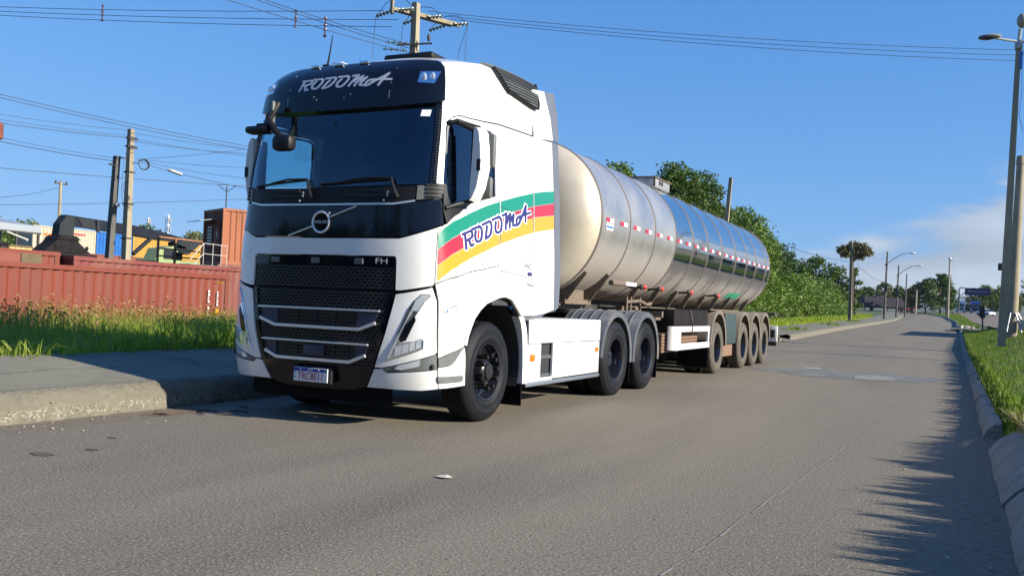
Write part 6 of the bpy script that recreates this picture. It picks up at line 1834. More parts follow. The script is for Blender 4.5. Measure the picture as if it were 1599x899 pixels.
# taller tufts overhanging the right kerb; they throw the ragged shadow on the road
rng = np.random.default_rng(12); n = 13000
y = np.concatenate([rng.uniform(-9, 3.0, n // 2), rng.uniform(3.0, 45, n // 2)]); x = np.where(y < 3.0, 6.22, 5.98) + np.abs(rng.normal(0, .13, len(y)))
wave = np.sin(y * 3.1) + .8 * np.sin(y * 7.3 + 1) + .6 * np.sin(y * 13.7 + 2)
b = hgt_pts(x, y); b[:, 2] = np.maximum(b[:, 2], zr(y) + np.where(y < 3, .22, .11))
k = ~((y < 3.5) & (y > 2.8)); x, y, b, wave = x[k], y[k], b[k], wave[k]
stuff(tag(blades('edge_grass', b, rng.uniform(.04, .17, len(x)) * np.clip(.85 + .42 * wave, .2, 1.8), rng.uniform(.006, .012, len(x)), M['lawn'], lean=.6, rng=rng), 'ragged grass hanging over the right kerb', 'grass'))
# tall tufts farther back on the near bank: their points make the ragged edge of the shade on the road
cy0, hx0 = [], []
for (ya, yb, cnt, h0, h1) in ((-10, 3.0, 150, .10, .36), (3.0, 24, 150, .10, .26)):
    for k in range(cnt):
        c0 = rng.uniform(ya, yb); H = rng.uniform(h0, h1); m_ = 60; d_ = rng.normal(0, .11, m_)
        cy0.append(np.stack([np.full(m_, 6.32 if ya < 0 else 6.12) + rng.normal(0, .05, m_), c0 + d_, np.zeros(m_)], 1)); hx0.append(H * np.clip(1.05 - np.abs(d_) / .20, .12, 1) * rng.uniform(.7, 1, m_))
b = np.concatenate(cy0); b[:, 2] = np.maximum(hgt(b[:, 0], b[:, 1]), zr(b[:, 1]) + np.where(b[:, 1] < 3, .21, .1))
stuff(tag(blades('bank_tufts', b, np.concatenate(hx0), rng.uniform(.014, .026, len(b)), M['lawn'], lean=.22, rng=rng), 'taller grass tufts along the top of the right bank', 'grass'))
n = 900; y = rng.uniform(1.5, 4.6, n); x = 6.05 + np.abs(rng.normal(0, .25, n)); b = hgt_pts(x, y)
stuff(tag(blades('dry_grass', b, rng.uniform(.08, .22, n), rng.uniform(.005, .010, n), M['straw'], lean=.8, rng=rng), 'dry straw coloured grass around the broken kerb', 'grass'))
# island grass and verges far off
rng = np.random.default_rng(13); n = 9000
y = 84 + 150 * rng.uniform(0, 1, n) ** 1.3; x = 5.9 + cshift(y) + rng.uniform(0, 1, n) * np.maximum(.4, (hw_l(100) - 6.6 - cshift(y) * .8)); b = hgt_pts(x, y)
stuff(tag(blades('island_grass', b, rng.uniform(.15, .32, n), rng.uniform(.05, .10, n), M['lawn'], lean=.6, rng=rng), 'grass on the island between the road and the highway', 'grass'))

# wild greenery behind the far pavement: vine covered bank as separate shrubs
GS = 'vine covered shrubs along the far pavement'
sp = [(-7.2, 20, 1.8, 2.3, 2.7), (-7.4, 24, 1.9, 2.5, 3.0), (-7.3, 28.5, 1.9, 2.8, 3.1), (-7.5, 33, 2.0, 3.0, 3.5), (-7.4, 38, 2.0, 3.2, 3.4), (-7.5, 43.5, 2.1, 3.4, 3.6), (-7.6, 49.5, 2.2, 3.7, 3.7), (-7.6, 56, 2.2, 4.0, 3.7), (-7.7, 63.5, 2.3, 4.5, 3.8), (-7.7, 72, 2.4, 5, 4.1), (-7.7, 81, 2.4, 5.5, 4.2), (-7.8, 91, 2.5, 6, 4.4), (-8.0, 102, 2.6, 6.5, 4.2), (-8.6, 114, 2.6, 7, 3.6), (-9.2, 127, 2.6, 7, 3.0), (-10.5, 141, 2.6, 8, 2.4), (-12.5, 156, 3, 9, 2.2)]
ORD = ['first', 'second', 'third', 'fourth', 'fifth', 'sixth', 'seventh', 'eighth', 'ninth', 'tenth', 'eleventh', 'twelfth']
for k, (x, y, rx, ry, h) in enumerate(sp):
    far = y > 60
    lab_ = 'vine covered shrub hidden for the most part behind the tank trailer' if y < 45 else ORD[k - 6] + ' bright vine covered shrub to the right of the tank, along the far pavement'
    shrub(lab_, (x, y, g(x, y)), rx, ry, h, M['leaf_bright'], 100 + k, per=(600 if not far else 330), leaf=(.125 if not far else .18), group=GS, n=11)
GB = 'tall trees rising behind the green bank'
TL = 'tall dark green tree rising behind the green bank'
tree('leafy_tree', 'tall bushy tree behind the middle of the tank, topped against the sky', (-9.6, 45.5, g(-9.6, 45)), 9.6, 2.5, M['leaf'], 31, n_clump=18, per=1150, leaf=.15, group=GB)
tree('leafy_tree', 'rounded tree on the right side of the tallest bushy tree behind the tank', (-9.4, 50.5, g(-9.4, 50)), 9.7, 2.2, M['leaf'], 37, n_clump=16, per=1150, leaf=.15, group=GB)
tree('leafy_tree', 'small tree top showing left of the manhole box over the tank', (-12.0, 41.0, g(-12, 41)), 9.2, 1.8, M['leaf_bright'], 32, n_clump=12, per=900, leaf=.15, group=GB)
tree('leafy_tree', 'tree just right of the leaning pole behind the tank', (-9.0, 55.0, g(-9, 55)), 8.0, 2.3, M['leaf'], 33, n_clump=14, per=1000, leaf=.15, group=GB)
tree('leafy_tree', 'spreading tree above the rear end of the tank', (-9.2, 62.0, g(-9.2, 62)), 8.3, 3.4, M['leaf_bright'], 34, n_clump=16, per=800, leaf=.17, group=GB)
tree('leafy_tree', 'dark tree at the right end of the tall trees by the tank', (-9.4, 71.5, g(-9.4, 71)), 7.4, 3.0, M['leaf_dark'], 35, n_clump=14, per=700, leaf=.19, group=GB)
tree('leafy_tree', 'low dark tree in the green bank between the tank and the brown tree', (-10.0, 86, g(-10, 86)), 5.9, 3.0, M['leaf_dark'], 36, n_clump=12, per=320, leaf=.28, group=GB)
tree('leafy_tree', 'vine hung tree just left of the pole with brown leaves', (-9.6, 104, g(-9.6, 104)), 7.2, 3.0, M['leaf'], 38, n_clump=12, per=300, leaf=.30, group=GB, trunk_h=.25)
tree('leafy_tree', 'dark small tree on the right of the pole with brown leaves', (-7.6, 112, g(-7.6, 112)), 6.4, 1.7, M['leaf_dark'], 39, n_clump=9, per=300, leaf=.30, group=GB)
def umbrella_tree():
    rng = np.random.default_rng(40); x0, y0 = -5.6, 108.0; z0 = g(x0, y0)
    t = thing('brown_tree', 'flat topped tree with brownish leaves and bare lower limbs behind the bare pole', 'tree', (x0, y0, z0), GB)
    mb = MB(); mb.tube([(0, 0, -.3), (.1, 0, 4), (.0, 0, 7.4)], [.15, .12, .09], 8); cl = []
    for k in range(9):
        a = k * 2.4; r = 1.75 * math.sqrt((k + .5) / 9); e = Vector((r * math.cos(a), r * math.sin(a), 8.45 - .30 * r + rng.uniform(-.55, .6)))
        mb.tube([(0, 0, 6.6 + .1 * (k % 3)), e * .6 + Vector((0, 0, 3.0)), e], [.07, .05, .02], 5); cl.append((tuple(e), (.66, .66, .55)))
    o = mb.build('trunk', M['bark'], None, smooth=True); o.parent = t
    V, lp, sz = leaf_quads(crown_points(cl, 620, rng, .3), .26, rng); fast_mesh('crown', V, lp, sz, M['leaf_brown'], t)
umbrella_tree()
tree('leafy_tree', 'creeper hung thin tree half hidden by the bare pole', (-5.2, 110, g(-5.2, 110)), 6.6, 1.0, M['leaf'], 41, n_clump=9, per=330, leaf=.24, group=GB, trunk_h=.2)
# far clump beyond the bend, and trees along the highway
FT = 'far trees beyond the bend in the road'
for k, (x, y, h, s_, m_, lab) in enumerate((
    (-1.0, 243, 8.6, 3.6, 'leaf_dark', 'far tree left half of the clump beyond the bend'), (2.2, 247, 10.0, 3.8, 'leaf_dark', 'far tree tallest of the clump beyond the bend'),
    (3.6, 252, 7.6, 2.6, 'leaf', 'far tree right edge of the clump beyond the bend'), (-4.5, 252, 7.0, 2.8, 'leaf_brown', 'far brownish tree left of the clump behind the parked trailer'),
    (-9, 276, 7.5, 3.6, 'leaf_dark', 'far dark tree directly above the parked trailer'), (-13, 280, 8.6, 2.6, 'leaf_far', 'far thin tree above the left part of the parked trailer'),
    (-18, 275, 6.5, 4.0, 'leaf_dark', 'far dark tree left of the parked trailer'), (-25, 270, 6.5, 5.0, 'leaf_dark', 'far dark tree leftmost beyond the green bank'),
    (13.6, 330, 9.0, 5.0, 'leaf', 'far rounded tree below the gantry sign'), (19.5, 335, 8.6, 6.0, 'leaf_far', 'far rounded tree right of the gantry sign'),
    (27.5, 300, 11.5, 6.0, 'leaf', 'far tree at the right edge behind the poles'))):
    tree('far_tree', lab, (x, y, g(x, y)), h, s_, M[m_], 60 + k, n_clump=12, per=95, leaf=.62, group=FT, trunk_h=.22)
tree('bare_tree', 'far thin leaning tree without leaves beyond the bend', (-11.5, 270, g(-11.5, 270)), 8.0, 1.6, M['leaf_far'], 77, n_clump=7, per=8, leaf=.5, trunk_h=.5)
# trees behind the yard
YT = 'trees behind the container yard'
for k, (x, y, h, s_, m_, lab) in enumerate(((-150, 97, 8.0, 6.5, 'leaf_far', 'leftmost olive tree behind the shed roof'), (-150, 105, 7.8, 6.0, 'leaf_far', 'olive tree behind the right end of the shed roof'), (-158, 112, 7.0, 4.0, 'leaf_dark', 'dark tree just behind the first white container'),
        (-120, 75, 6.0, 5.0, 'leaf_bright', 'bright low tree under the shed roof'), (-122, 84, 6.0, 5.0, 'leaf', 'low green tree left of the first white container'),
        (-150, 133, 10.0, 5.0, 'leaf', 'rounded tree over the boom right of the yard pole'), (-150, 147, 9.5, 5.5, 'leaf_far', 'olive tree left of the orange container'), (-150, 141.5, 8.2, 3.0, 'leaf_far', 'low olive tree between boom and orange container'))):
    tree('yard_tree', lab, (x, y, g(x, y)), h, s_, M[m_], 80 + k, n_clump=12, per=110, leaf=.50, group=YT, trunk_h=.2)

# dark wood behind the viewer: the windscreen and the glossy front reflect it
rng = np.random.default_rng(90); cl = []
for k in range(46):
    x = -46 + 92 * (k + .5) / 46 + rng.uniform(-1, 1); hh = rng.uniform(7, 12.5)
    for q in range(3): cl.append(((x + rng.uniform(-1.5, 1.5), -34 - rng.uniform(0, 6), hh * (.25 + .28 * q)), (rng.uniform(2.2, 3.2), 2.2, rng.uniform(1.9, 2.8))))
V, lp, sz = leaf_quads(crown_points(cl, 26, rng, .4), 1.0, rng)
stuff(tag(fast_mesh('wood', V, lp, sz, M['leaf_dark']), 'dark wood standing behind the viewer', 'wood'))
# ------------------------------------------------------------------ poles and cables
def pole_body(mb, base, top, wa, wb, da=None, db=None):
    """tapering rectangular concrete pole with a sunken web"""
    a, b = Vector(base), Vector(top); da = da or wa; db = db or wb
    vs = []
    for p, w_, d_ in ((a, wa, da), (b, wb, db)):
        for sx, sy in ((-1, -1), (1, -1), (1, 1), (-1, 1)): vs.append((p.x + sx * w_ / 2, p.y + sy * d_ / 2, p.z))
    mb.add(vs, [(3, 2, 1, 0), (4, 5, 6, 7), (0, 1, 5, 4), (1, 2, 6, 5), (2, 3, 7, 6), (3, 0, 4, 7)])
def insulator(mb, a, b, r=.07, n=4):
    a, b = Vector(a), Vector(b)
    mb.tube([a, b], .018, 6)
    for k in range(n):
        t = (k + .5) / n; p = a.lerp(b, t); d = (b - a).normalized() * .022
        mb.tube([p - d, p, p + d], [r * .55, r, r * .5], 10)
# main line pole behind the cab
mp_ = thing('utility_pole', 'concrete line pole with double cross arm and insulators rising behind the white cab', 'utility pole', (-10.8, 18.35, -.9))
mb = MB(); pole_body(mb, (-10.75, 18.35, -.9), (-10.85, 18.35, 11.0), .34, .19, .42, .22); mb.build('pole', M['pole'], mp_)
mb = MB(); mb.bar((-11.45, 17.85, 10.72), (-10.45, 20.0, 10.72), .10, .13); mb.build('cross_arm', M['pole'], mp_)
mb = MB(); mb.bar((-11.15, 18.05, 10.70), (-10.15, 20.1, 10.70), .10, .13); mb.build('cross_arm', M['pole'], mp_)
mb = MB(); mb.bar((-11.45, 17.85, 10.55), (-11.45, 17.85, 11.05), .10); mb.build('arm_bracket', M['pole'], mp_)
ends = []
for k, t in enumerate((.05, .5, .95)):
    p = Vector((-11.45, 17.85, 10.72)).lerp(Vector((-10.45, 20.0, 10.72)), t)
    for sx in (-1, 1):
        mb = MB(); q = p + Vector((sx * .85, -sx * .45 * .3, -.10)); insulator(mb, p + Vector((sx * .12, 0, -.02)), q, .075, 5); mb.build('insulator', M['ceramic'], mp_, smooth=True)
        ends.append(q)
for z, dx in ((9.62, 0), (9.40, -.1)):
    mb = MB(); insulator(mb, (-10.95 + dx, 18.2, z), (-11.55 + dx, 17.7, z - .03), .085, 4); mb.build('insulator', M['ceramic'], mp_, smooth=True)
mb = MB(); mb.bar((-11.3, 18.0, 9.55), (-10.2, 18.4, 9.62), .05); mb.ball((-10.3, 18.35, 9.8), .06, .06, .13, 8, 6); mb.build('side_arm', M['steel_dark'], mp_)
mb = MB()
for (a, b_, s_) in ((ends[0], ends[1], .5), (ends[2], ends[3], .45), (ends[4], ends[5], .4)):
    mid = (a + b_) / 2 + Vector((0, 0, s_)); mb.tube([a, a.lerp(mid, .5) + Vector((0, 0, .12)), mid, b_.lerp(mid, .5) + Vector((0, 0, .12)), b_], .010, 5)
for q in (ends[0], ends[2], ends[5]): mb.tube([q, q + Vector((-.05, 0, -.7)), q + Vector((-.1, .05, -1.4))], .008, 5)
mb.tube([ends[5], ends[5] + Vector((-.3, 0, -.9)), ends[5] + Vector((-.35, 0, -1.9))], .008, 5)
mb.build('jumper_wire', M['cable'], mp_)
# yard pole pair
yp = thing('utility_pole', 'square grey concrete pole with a coil of cable in the container yard', 'utility pole', (-25.0, 19.45, -.7))
mb = MB(); pole_body(mb, (-25.0, 19.5, -.7), (-25.0, 19.40, 7.65), .32, .20, .30, .19); mb.build('pole', M['pole'], yp)
mb = MB()
for z in (7.25, 6.9): mb.bar((-24.88, 19.15, z), (-24.88, 19.65, z), .05); mb.ball((-24.85, 19.2, z), .06, .05, .07, 8, 6)
for z in (7.3, 6.95, 5.9, 4.6, 3.2): mb.box(-25.15, -24.85, 19.27, 19.6, z - .03, z + .03)
mb.build('pole_fitting', M['steel_dark'], yp)
mb = MB()
for k in range(5):
    r = .23 + .008 * k
    mb.tube([(-24.85 + .01 * k, 19.98 + r * 1.05 * math.cos(a), 6.29 + r * .85 * math.sin(a)) for a in np.linspace(0, 2 * math.pi, 26)], .014, 5, cap=False)
mb.bar((-24.85, 19.5, 6.3), (-24.85, 19.76, 6.3), .03); mb.build('cable_coil', M['cable'], yp)
mb = MB(); mb.tube([(-24.8, 19.25, 7.2), (-24.82, 19.05, 6.6), (-24.82, 19.2, 5.9), (-24.84, 19.0, 5.2), (-24.84, 19.25, 4.6)], .010, 5); mb.tube([(-24.8, 19.3, 6.9), (-24.8, 18.95, 6.3), (-24.8, 18.9, 5.0), (-24.8, 19.2, 3.9)], .008, 5); mb.build('drop_wire', M['cable'], yp)
dp = thing('dark_pole', 'dark slanting pole just left of the square concrete pole in the yard', 'utility pole', (-25.6, 19.2, -.7))
mb = MB(); pole_body(mb, (-25.6, 19.05, -.7), (-25.6, 19.28, 6.55), .26, .20, .28, .21); mb.build('pole', M['pole_dark'], dp)
mb = MB(); mb.bar((-25.5, 19.28, 6.5), (-25.5, 19.95, 6.52), .05); mb.ball((-25.45, 18.9, 6.15), .05, .12, .05, 8, 6); mb.bar((-25.5, 18.8, 6.15), (-25.5, 19.3, 6.15), .03); mb.build('pole_fitting', M['steel_dark'], dp)
mb = MB(); mb.ball((-25.42, 19.28, 4.55), .09, .11, .09, 10, 8); mb.build('lamp_head', M['lamp_bowl'], dp, smooth=True)
sp_ = thing('small_pole', 'slim distant pole with a short top arm over the crane boom head', 'utility pole', (-80, 58.3, 1.8))
mb = MB(); mb.tube([(-80, 58.4, 1.8), (-80, 58.3, 12.0)], [.22, .14], 8); mb.build('pole', M['pole'], sp_, smooth=True)
mb = MB(); mb.bar((-80, 57.6, 11.8), (-80, 59.1, 11.8), .14)
for y in (57.7, 58.3, 59.0): mb.ball((-80, y, 11.98), .1, .1, .14, 8, 6)
mb.build('cross_arm', M['steel_dark'], sp_)
ru = thing('rusty_post', 'top of a rusty red post at the left edge of the yard', 'post', (-20.0, 10.28, -.8))
mb = MB(); mb.tube([(-20, 10.25, -.8), (-20, 10.28, 5.5)], [.10, .08], 10)
for k in range(5): mb.lathe([(.0, -.05), (.14, -.05), (.155, -.02), (.155, .02), (.14, .05), (.0, .05)], (-20, 10.30, 5.45 + .085 * k), 'z', 14)
mb.lathe([(.14, -.03), (.10, .04), (0, .07)], (-20, 10.3, 5.85), 'z', 14)
mb.build('post', M['rusty'], ru, smooth=True)
# leaning grey pole behind the tank
lp_ = thing('leaning_pole', 'bare pale pole standing among the trees behind the tank', 'utility pole', (-5.7, 39.0, .2))
mb = MB(); pole_body(mb, (-5.38, 39.0, .0), (-4.90, 39.0, 8.05), .24, .17); mb.build('pole', M['pole'], lp_)

# right bank: twin headed street lamp and the bigger round pole behind it
LR = thing('street_lamp', 'tall nearby street lamp on the right bank with one lamp reaching over the road', 'street lamp', (6.83, 25.6, .60))
mb = MB(); pole_body(mb, (6.83, 25.6, .55), (7.03, 25.6, 10.05), .235, .145, .26, .15); mb.build('pole', M['pole'], LR)
mb = MB(); mb.tube([(7.02, 25.55, 10.05), (7.06, 25.5, 10.55)], .055, 8)
mb.tube([(7.03, 25.5, 10.15), (6.62, 25.2, 10.17), (6.38, 25.05, 10.19)], .04, 8); mb.tube([(7.03, 25.5, 10.12), (7.5, 25.4, 10.18), (7.7, 25.35, 10.2)], .04, 8); mb.rbox(6.92, 7.14, 25.42, 25.66, 9.92, 10.2, .02); mb.build('lamp_arm', M['galv'], LR, smooth=True)
mb = MB(); mb.ball((6.19, 24.93, 10.22), .33, .17, .085, 16, 10); mb.build('lamp_head', M['lamp_shell'], LR, smooth=True)
mb = MB(); mb.ball((6.12, 24.88, 10.18), .25, .12, .075, 14, 8); mb.build('lamp_bowl', M['car_glass'], LR, smooth=True)
mb = MB(); mb.ball((7.10, 25.4, 10.78), .16, .20, .23, 14, 10); mb.ball((7.72, 25.35, 10.2), .22, .15, .08, 14, 8); mb.build('lamp_head', M['lamp_shell'], LR, smooth=True)
mb = MB(); mb.box(7.05, 7.16, 25.5, 25.62, 9.3, 9.85); mb.tube([(7.12, 25.45, 9.7), (7.16, 25.5, 8.6), (7.10, 25.5, 7.8), (7.22, 25.4, 7.3)], .012, 5); mb.build('ballast_box', M['label_blue'], LR)
P2 = thing('round_pole', 'thick round concrete pole with stay rods behind the nearby street lamp', 'utility pole', (7.68, 36.6, 1.0))
mb = MB(); mb.tube([(7.62, 36.6, .7), (7.78, 36.6, 8.1)], [.24, .155], 20); mb.tube([(7.775, 36.6, 8.0), (7.78, 36.6, 8.35)], [.185, .15], 16); mb.build('pole', M['pole'], P2, smooth=True)
mb = MB()
for (dx, dy) in ((-.55, -.2), (-.2, -.5), (.35, -.4), (.62, .1)): mb.tube([(7.64 + dx * .35, 36.55 + dy * .35, 1.75), (7.64 + dx, 36.6 + dy, .95)], .035, 6)
mb.build('stay_rod', M['galv'], P2, smooth=True)
mb = MB(); mb.rbox(7.95, 8.2, 36.2, 36.5, 1.05, 1.5, .05); mb.build('base_block', M['stone'], P2)
mb = MB(); mb.bar((7.5, 36.35, 3.6), (7.15, 36.2, 3.65), .06); mb.rbox(7.05, 7.22, 36.1, 36.3, 3.5, 3.8, .03); mb.build('side_bracket', M['steel_dark'], P2)

# far street lamps on the left, with curved arms
def lamp_post(label, x, y, h, arm, dark=True, group='far street lamps along the left pavement'):
    z0 = float(zr(y)) + .25; t = thing('street_lamp', label, 'street lamp', (x, y, z0), group)
    mb = MB(); mb.tube([(x, y, z0 - .3), (x + .12, y, z0 + h)], [.17, .10], 10); mb.build('pole', M['pole_dark'], t, smooth=True)
    if arm:
        mb = MB(); zt = z0 + h * .82
        mb.tube([(x + .1, y, zt), (x + 1.0, y + .1, zt + .75), (x + 2.0, y + .2, zt + 1.35), (x + 2.9, y + .3, zt + 1.5)], [.06, .055, .05, .045], 8); mb.build('lamp_arm', M['galv'], t, smooth=True)
        mb = MB(); mb.ball((x + 3.15, y + .32, zt + 1.48), .42, .18, .13, 12, 8); mb.build('lamp_head', M['lamp_bowl'], t, smooth=True)
        mb = MB(); mb.rbox(x - .05, x + .28, y - .2, y, z0 + h * .40, z0 + h * .52, .03); mb.rbox(x - .18, x + .22, y - .12, y + .12, zt - .2, zt - .05, .02); mb.build('pole_fitting', M['steel_dark'], t)
    return t
lamp_post('nearest of the far street lamps with a curved arm, left of the bend', -2.95, 124, 9.0, True)
lamp_post('second far street lamp with a curved arm, smaller, left of the bend', -2.75, 148, 8.2, True)
lamp_post('third far post without an arm, left of the bend', -3.05, 182, 8.0, False)
bp = thing('bare_pole', 'bare concrete pole standing on the far pavement in front of the brown tree', 'utility pole', (-3.9, 89, .9))
mb = MB(); pole_body(mb, (-3.88, 89, .6), (-3.95, 89, 8.7), .34, .22, .30, .2); mb.build('pole', M['pole'], bp)
mb = MB(); mb.box(-3.96, -3.80, 88.83, 88.86, .8, 8.2); mb.build('web', M['pole_dark'], bp)
tp = thing('street_lamp', 'tall thin lamp mast beside the far tree clump', 'street lamp', (4.4, 176, 2.3))
mb = MB(); mb.tube([(4.35, 176, 2.1), (4.42, 176, 12.6)], [.24, .12], 10); mb.build('pole', M['pole'], tp, smooth=True)
mb = MB(); mb.ball((4.42, 175.9, 12.8), .35, .3, .22, 10, 6); mb.ball((4.9, 175.9, 12.55), .3, .2, .12, 10, 6); mb.build('lamp_head', M['lamp_bowl'], tp, smooth=True)
sh_ = thing('short_pole', 'short pale pole in front of the far clump beside the parked trailer', 'utility pole', (-3.1, 236, 3.2))
mb = MB(); mb.tube([(-3.1, 236, 3.0), (-3.0, 236, 8.9)], [.26, .2], 8); mb.bar((-3.6, 236, 8.6), (-2.4, 236, 8.6), .2); mb.build('pole', M['pole'], sh_, smooth=True)

# overhead cables
def cable(label, a, b, sag=.4, r=.011, via=(), n=18, grp=None):
    mb = MB(); pts = []
    nodes = [Vector(a)] + [Vector(v) for v in via] + [Vector(b)]
    for i in range(len(nodes) - 1):
        for j in range(n):
            t = j / n; p = nodes[i].lerp(nodes[i + 1], t); p.z -= sag * 4 * t * (1 - t); pts.append(p)
    pts.append(nodes[-1]); mb.tube(pts, r, 5)
    o = mb.build('overhead_cable', M['cable'], None, smooth=True); tag(o, label, 'cable', grp); return o
cable('topmost of the three cables running from the left edge to the line pole', (-28.25, 14.22, 11.45), (-11.92, 18.08, 10.78), 0.1, 0.01)
cable('middle of the three cables running from the left edge to the line pole', (-28.24, 14.23, 11.3), (-11.6, 18.46, 10.56), 0.1, 0.01)
cable('lowest of the three cables running from the left edge to the line pole', (-28.24, 14.23, 11.16), (-11.61, 18.12, 10.22), 0.1, 0.01)
cable('lower of the slanting cables coming down from the top edge to the line pole', (-12.41, 10.86, 9.01), (-10.96, 18.46, 9.36), 0.05, 0.01)
cable('middle slanting cable coming down from the top edge to the line pole', (-11.78, 11.17, 9.08), (-11.06, 18.41, 9.53), 0.05, 0.01)
cable('upper slanting cable coming down from the top edge to the line pole', (-11.6, 11.26, 9.09), (-10.96, 18.57, 9.65), 0.05, 0.01)
cable('topmost of the three cables running right from the line pole to the street lamp', (-10.98, 19.31, 11.04), (8.71, 31.13, 11.24), 0.25, 0.009)
cable('middle of the three cables running right from the line pole to the street lamp', (-10.7, 19.78, 11.0), (8.72, 31.14, 11.05), 0.25, 0.009)
cable('lowest of the three cables running right from the line pole to the street lamp', (-10.6, 20.05, 10.96), (8.73, 31.14, 10.84), 0.25, 0.009)
cable('upper of the two long cables sloping down from the left edge to behind the cab', (-24.2, 11.82, 7.63), (-22.53, 24.87, 7.66), 0.12, 0.012)
cable('lower of the two long cables sloping down from the left edge to behind the cab', (-24.19, 11.82, 7.52), (-22.53, 24.87, 7.52), 0.12, 0.012)
cable('topmost cable from the left edge to the square yard pole', (-25.74, 13.3, 7.19), (-24.97, 19.23, 7.59), 0.06, 0.008)
cable('middle cable from the left edge to the square yard pole', (-25.74, 13.31, 7.01), (-24.97, 19.24, 7.36), 0.06, 0.008)
cable('lowest cable from the left edge to the square yard pole', (-25.73, 13.31, 6.88), (-24.96, 19.24, 7.28), 0.06, 0.012)
cable('topmost cable from the square yard pole to behind the cab', (-24.85, 19.29, 7.49), (-24.58, 27.2, 8.07), 0.08, 0.008)
cable('cable second from the top between the square yard pole and the cab', (-24.85, 19.3, 7.26), (-24.57, 27.21, 7.73), 0.08, 0.008)
cable('cable third from the top between the square yard pole and the cab', (-24.84, 19.3, 7.16), (-24.57, 27.21, 7.92), 0.12, 0.01)
cable('upper cable from the left edge to the dark yard pole', (-25.72, 13.33, 6.43), (-25.82, 19.39, 6.49), 0.06, 0.008)
cable('lower thicker cable from the left edge to the dark yard pole', (-25.71, 13.33, 6.29), (-25.92, 19.35, 6.38), 0.06, 0.013)
cable('single black cable crossing low behind both yard poles', (-27.63, 14.64, 5.49), (-23.16, 25.71, 6.08), 0.05, 0.012)
cable('lowest cable, rising slightly to the right over the crane boom', (-43.13, 24.88, 5.35), (-35.41, 39.74, 7.48), 0.1, 0.014)
cable('thin cable from the coil on the square yard pole towards the cab', (-24.61, 19.43, 6.44), (-24.55, 27.23, 7.27), 0.1, 0.008)
cable('cable from the coil to the splice box', (-24.61, 19.43, 6.38), (-23.96, 20.86, 6.06), 0.03, 0.011)
cable('cable from the splice box on to behind the cab', (-23.96, 20.86, 6.06), (-23.83, 26.49, 5.95), 0.03, 0.011)
cable('cable dipping from the square yard pole below the others to the cab', (-24.56, 19.45, 6.39), (-24.53, 27.25, 6.71), 0.15, 0.008)
cable('cable rising to the right from the square yard pole across the others', (-24.35, 19.55, 6.45), (-24.44, 26.15, 8.04), 0.05, 0.009)
cable('stay wire from the left edge to the slim distant pole', (-62.59, 37.61, 7.49), (-84.28, 61.45, 11.95), 0.3, 0.02)
cable('upper far cable from behind the tank to the brown leaved tree', (-7.64, 53.28, 7.01), (-6.72, 118.23, 8.6), 0.5, 0.022)
cable('lower far cable from behind the tank to the brown leaved tree', (-7.6, 53.32, 5.83), (-6.7, 118.26, 7.77), 0.4, 0.022)
cable('far cable from the brown leaved tree to the street lamps', (-6.11, 118.53, 8.3), (-5.48, 165.58, 7.89), 0.6, 0.025)
sb = thing('splice_box', 'grey splice box hanging on a cable between the yard pole and the cab', 'splice box', (-23.9, 20.85, 6.05))
mb = MB(); mb.tube([(-24.02, 20.62, 6.14), (-23.88, 21.12, 6.03)], .075, 10); mb.tube([(-24.05, 20.55, 6.16), (-24.02, 20.62, 6.14)], .05, 8); mb.build('splice_case', M['galv'], sb, smooth=True)
for (x, y, z, lab) in ((-22.82, 15.98, 11.17, 'small brown spacer on the three cables at the upper left'), (-15.22, 17.58, 10.69, 'small brown spacer on the cables above the cab, left of the bird shaped one'), (-11.9, 15.0, 9.33, 'dark spacer insulator on the slanting cables just above the antenna')):
    t = thing('cable_spacer', lab, 'spacer', (x, y, z), 'spacers on the overhead cables')
    mb = MB(); mb.tube([(x, y, z - .30), (x, y, z + .30)], .022, 6)
    for dz in (-.28, -.08, .05, .26): mb.ball((x, y, z + dz), .055, .055, .045, 8, 6)
    mb.build('spacer_rod', M['ceramic_red'], t, smooth=True)
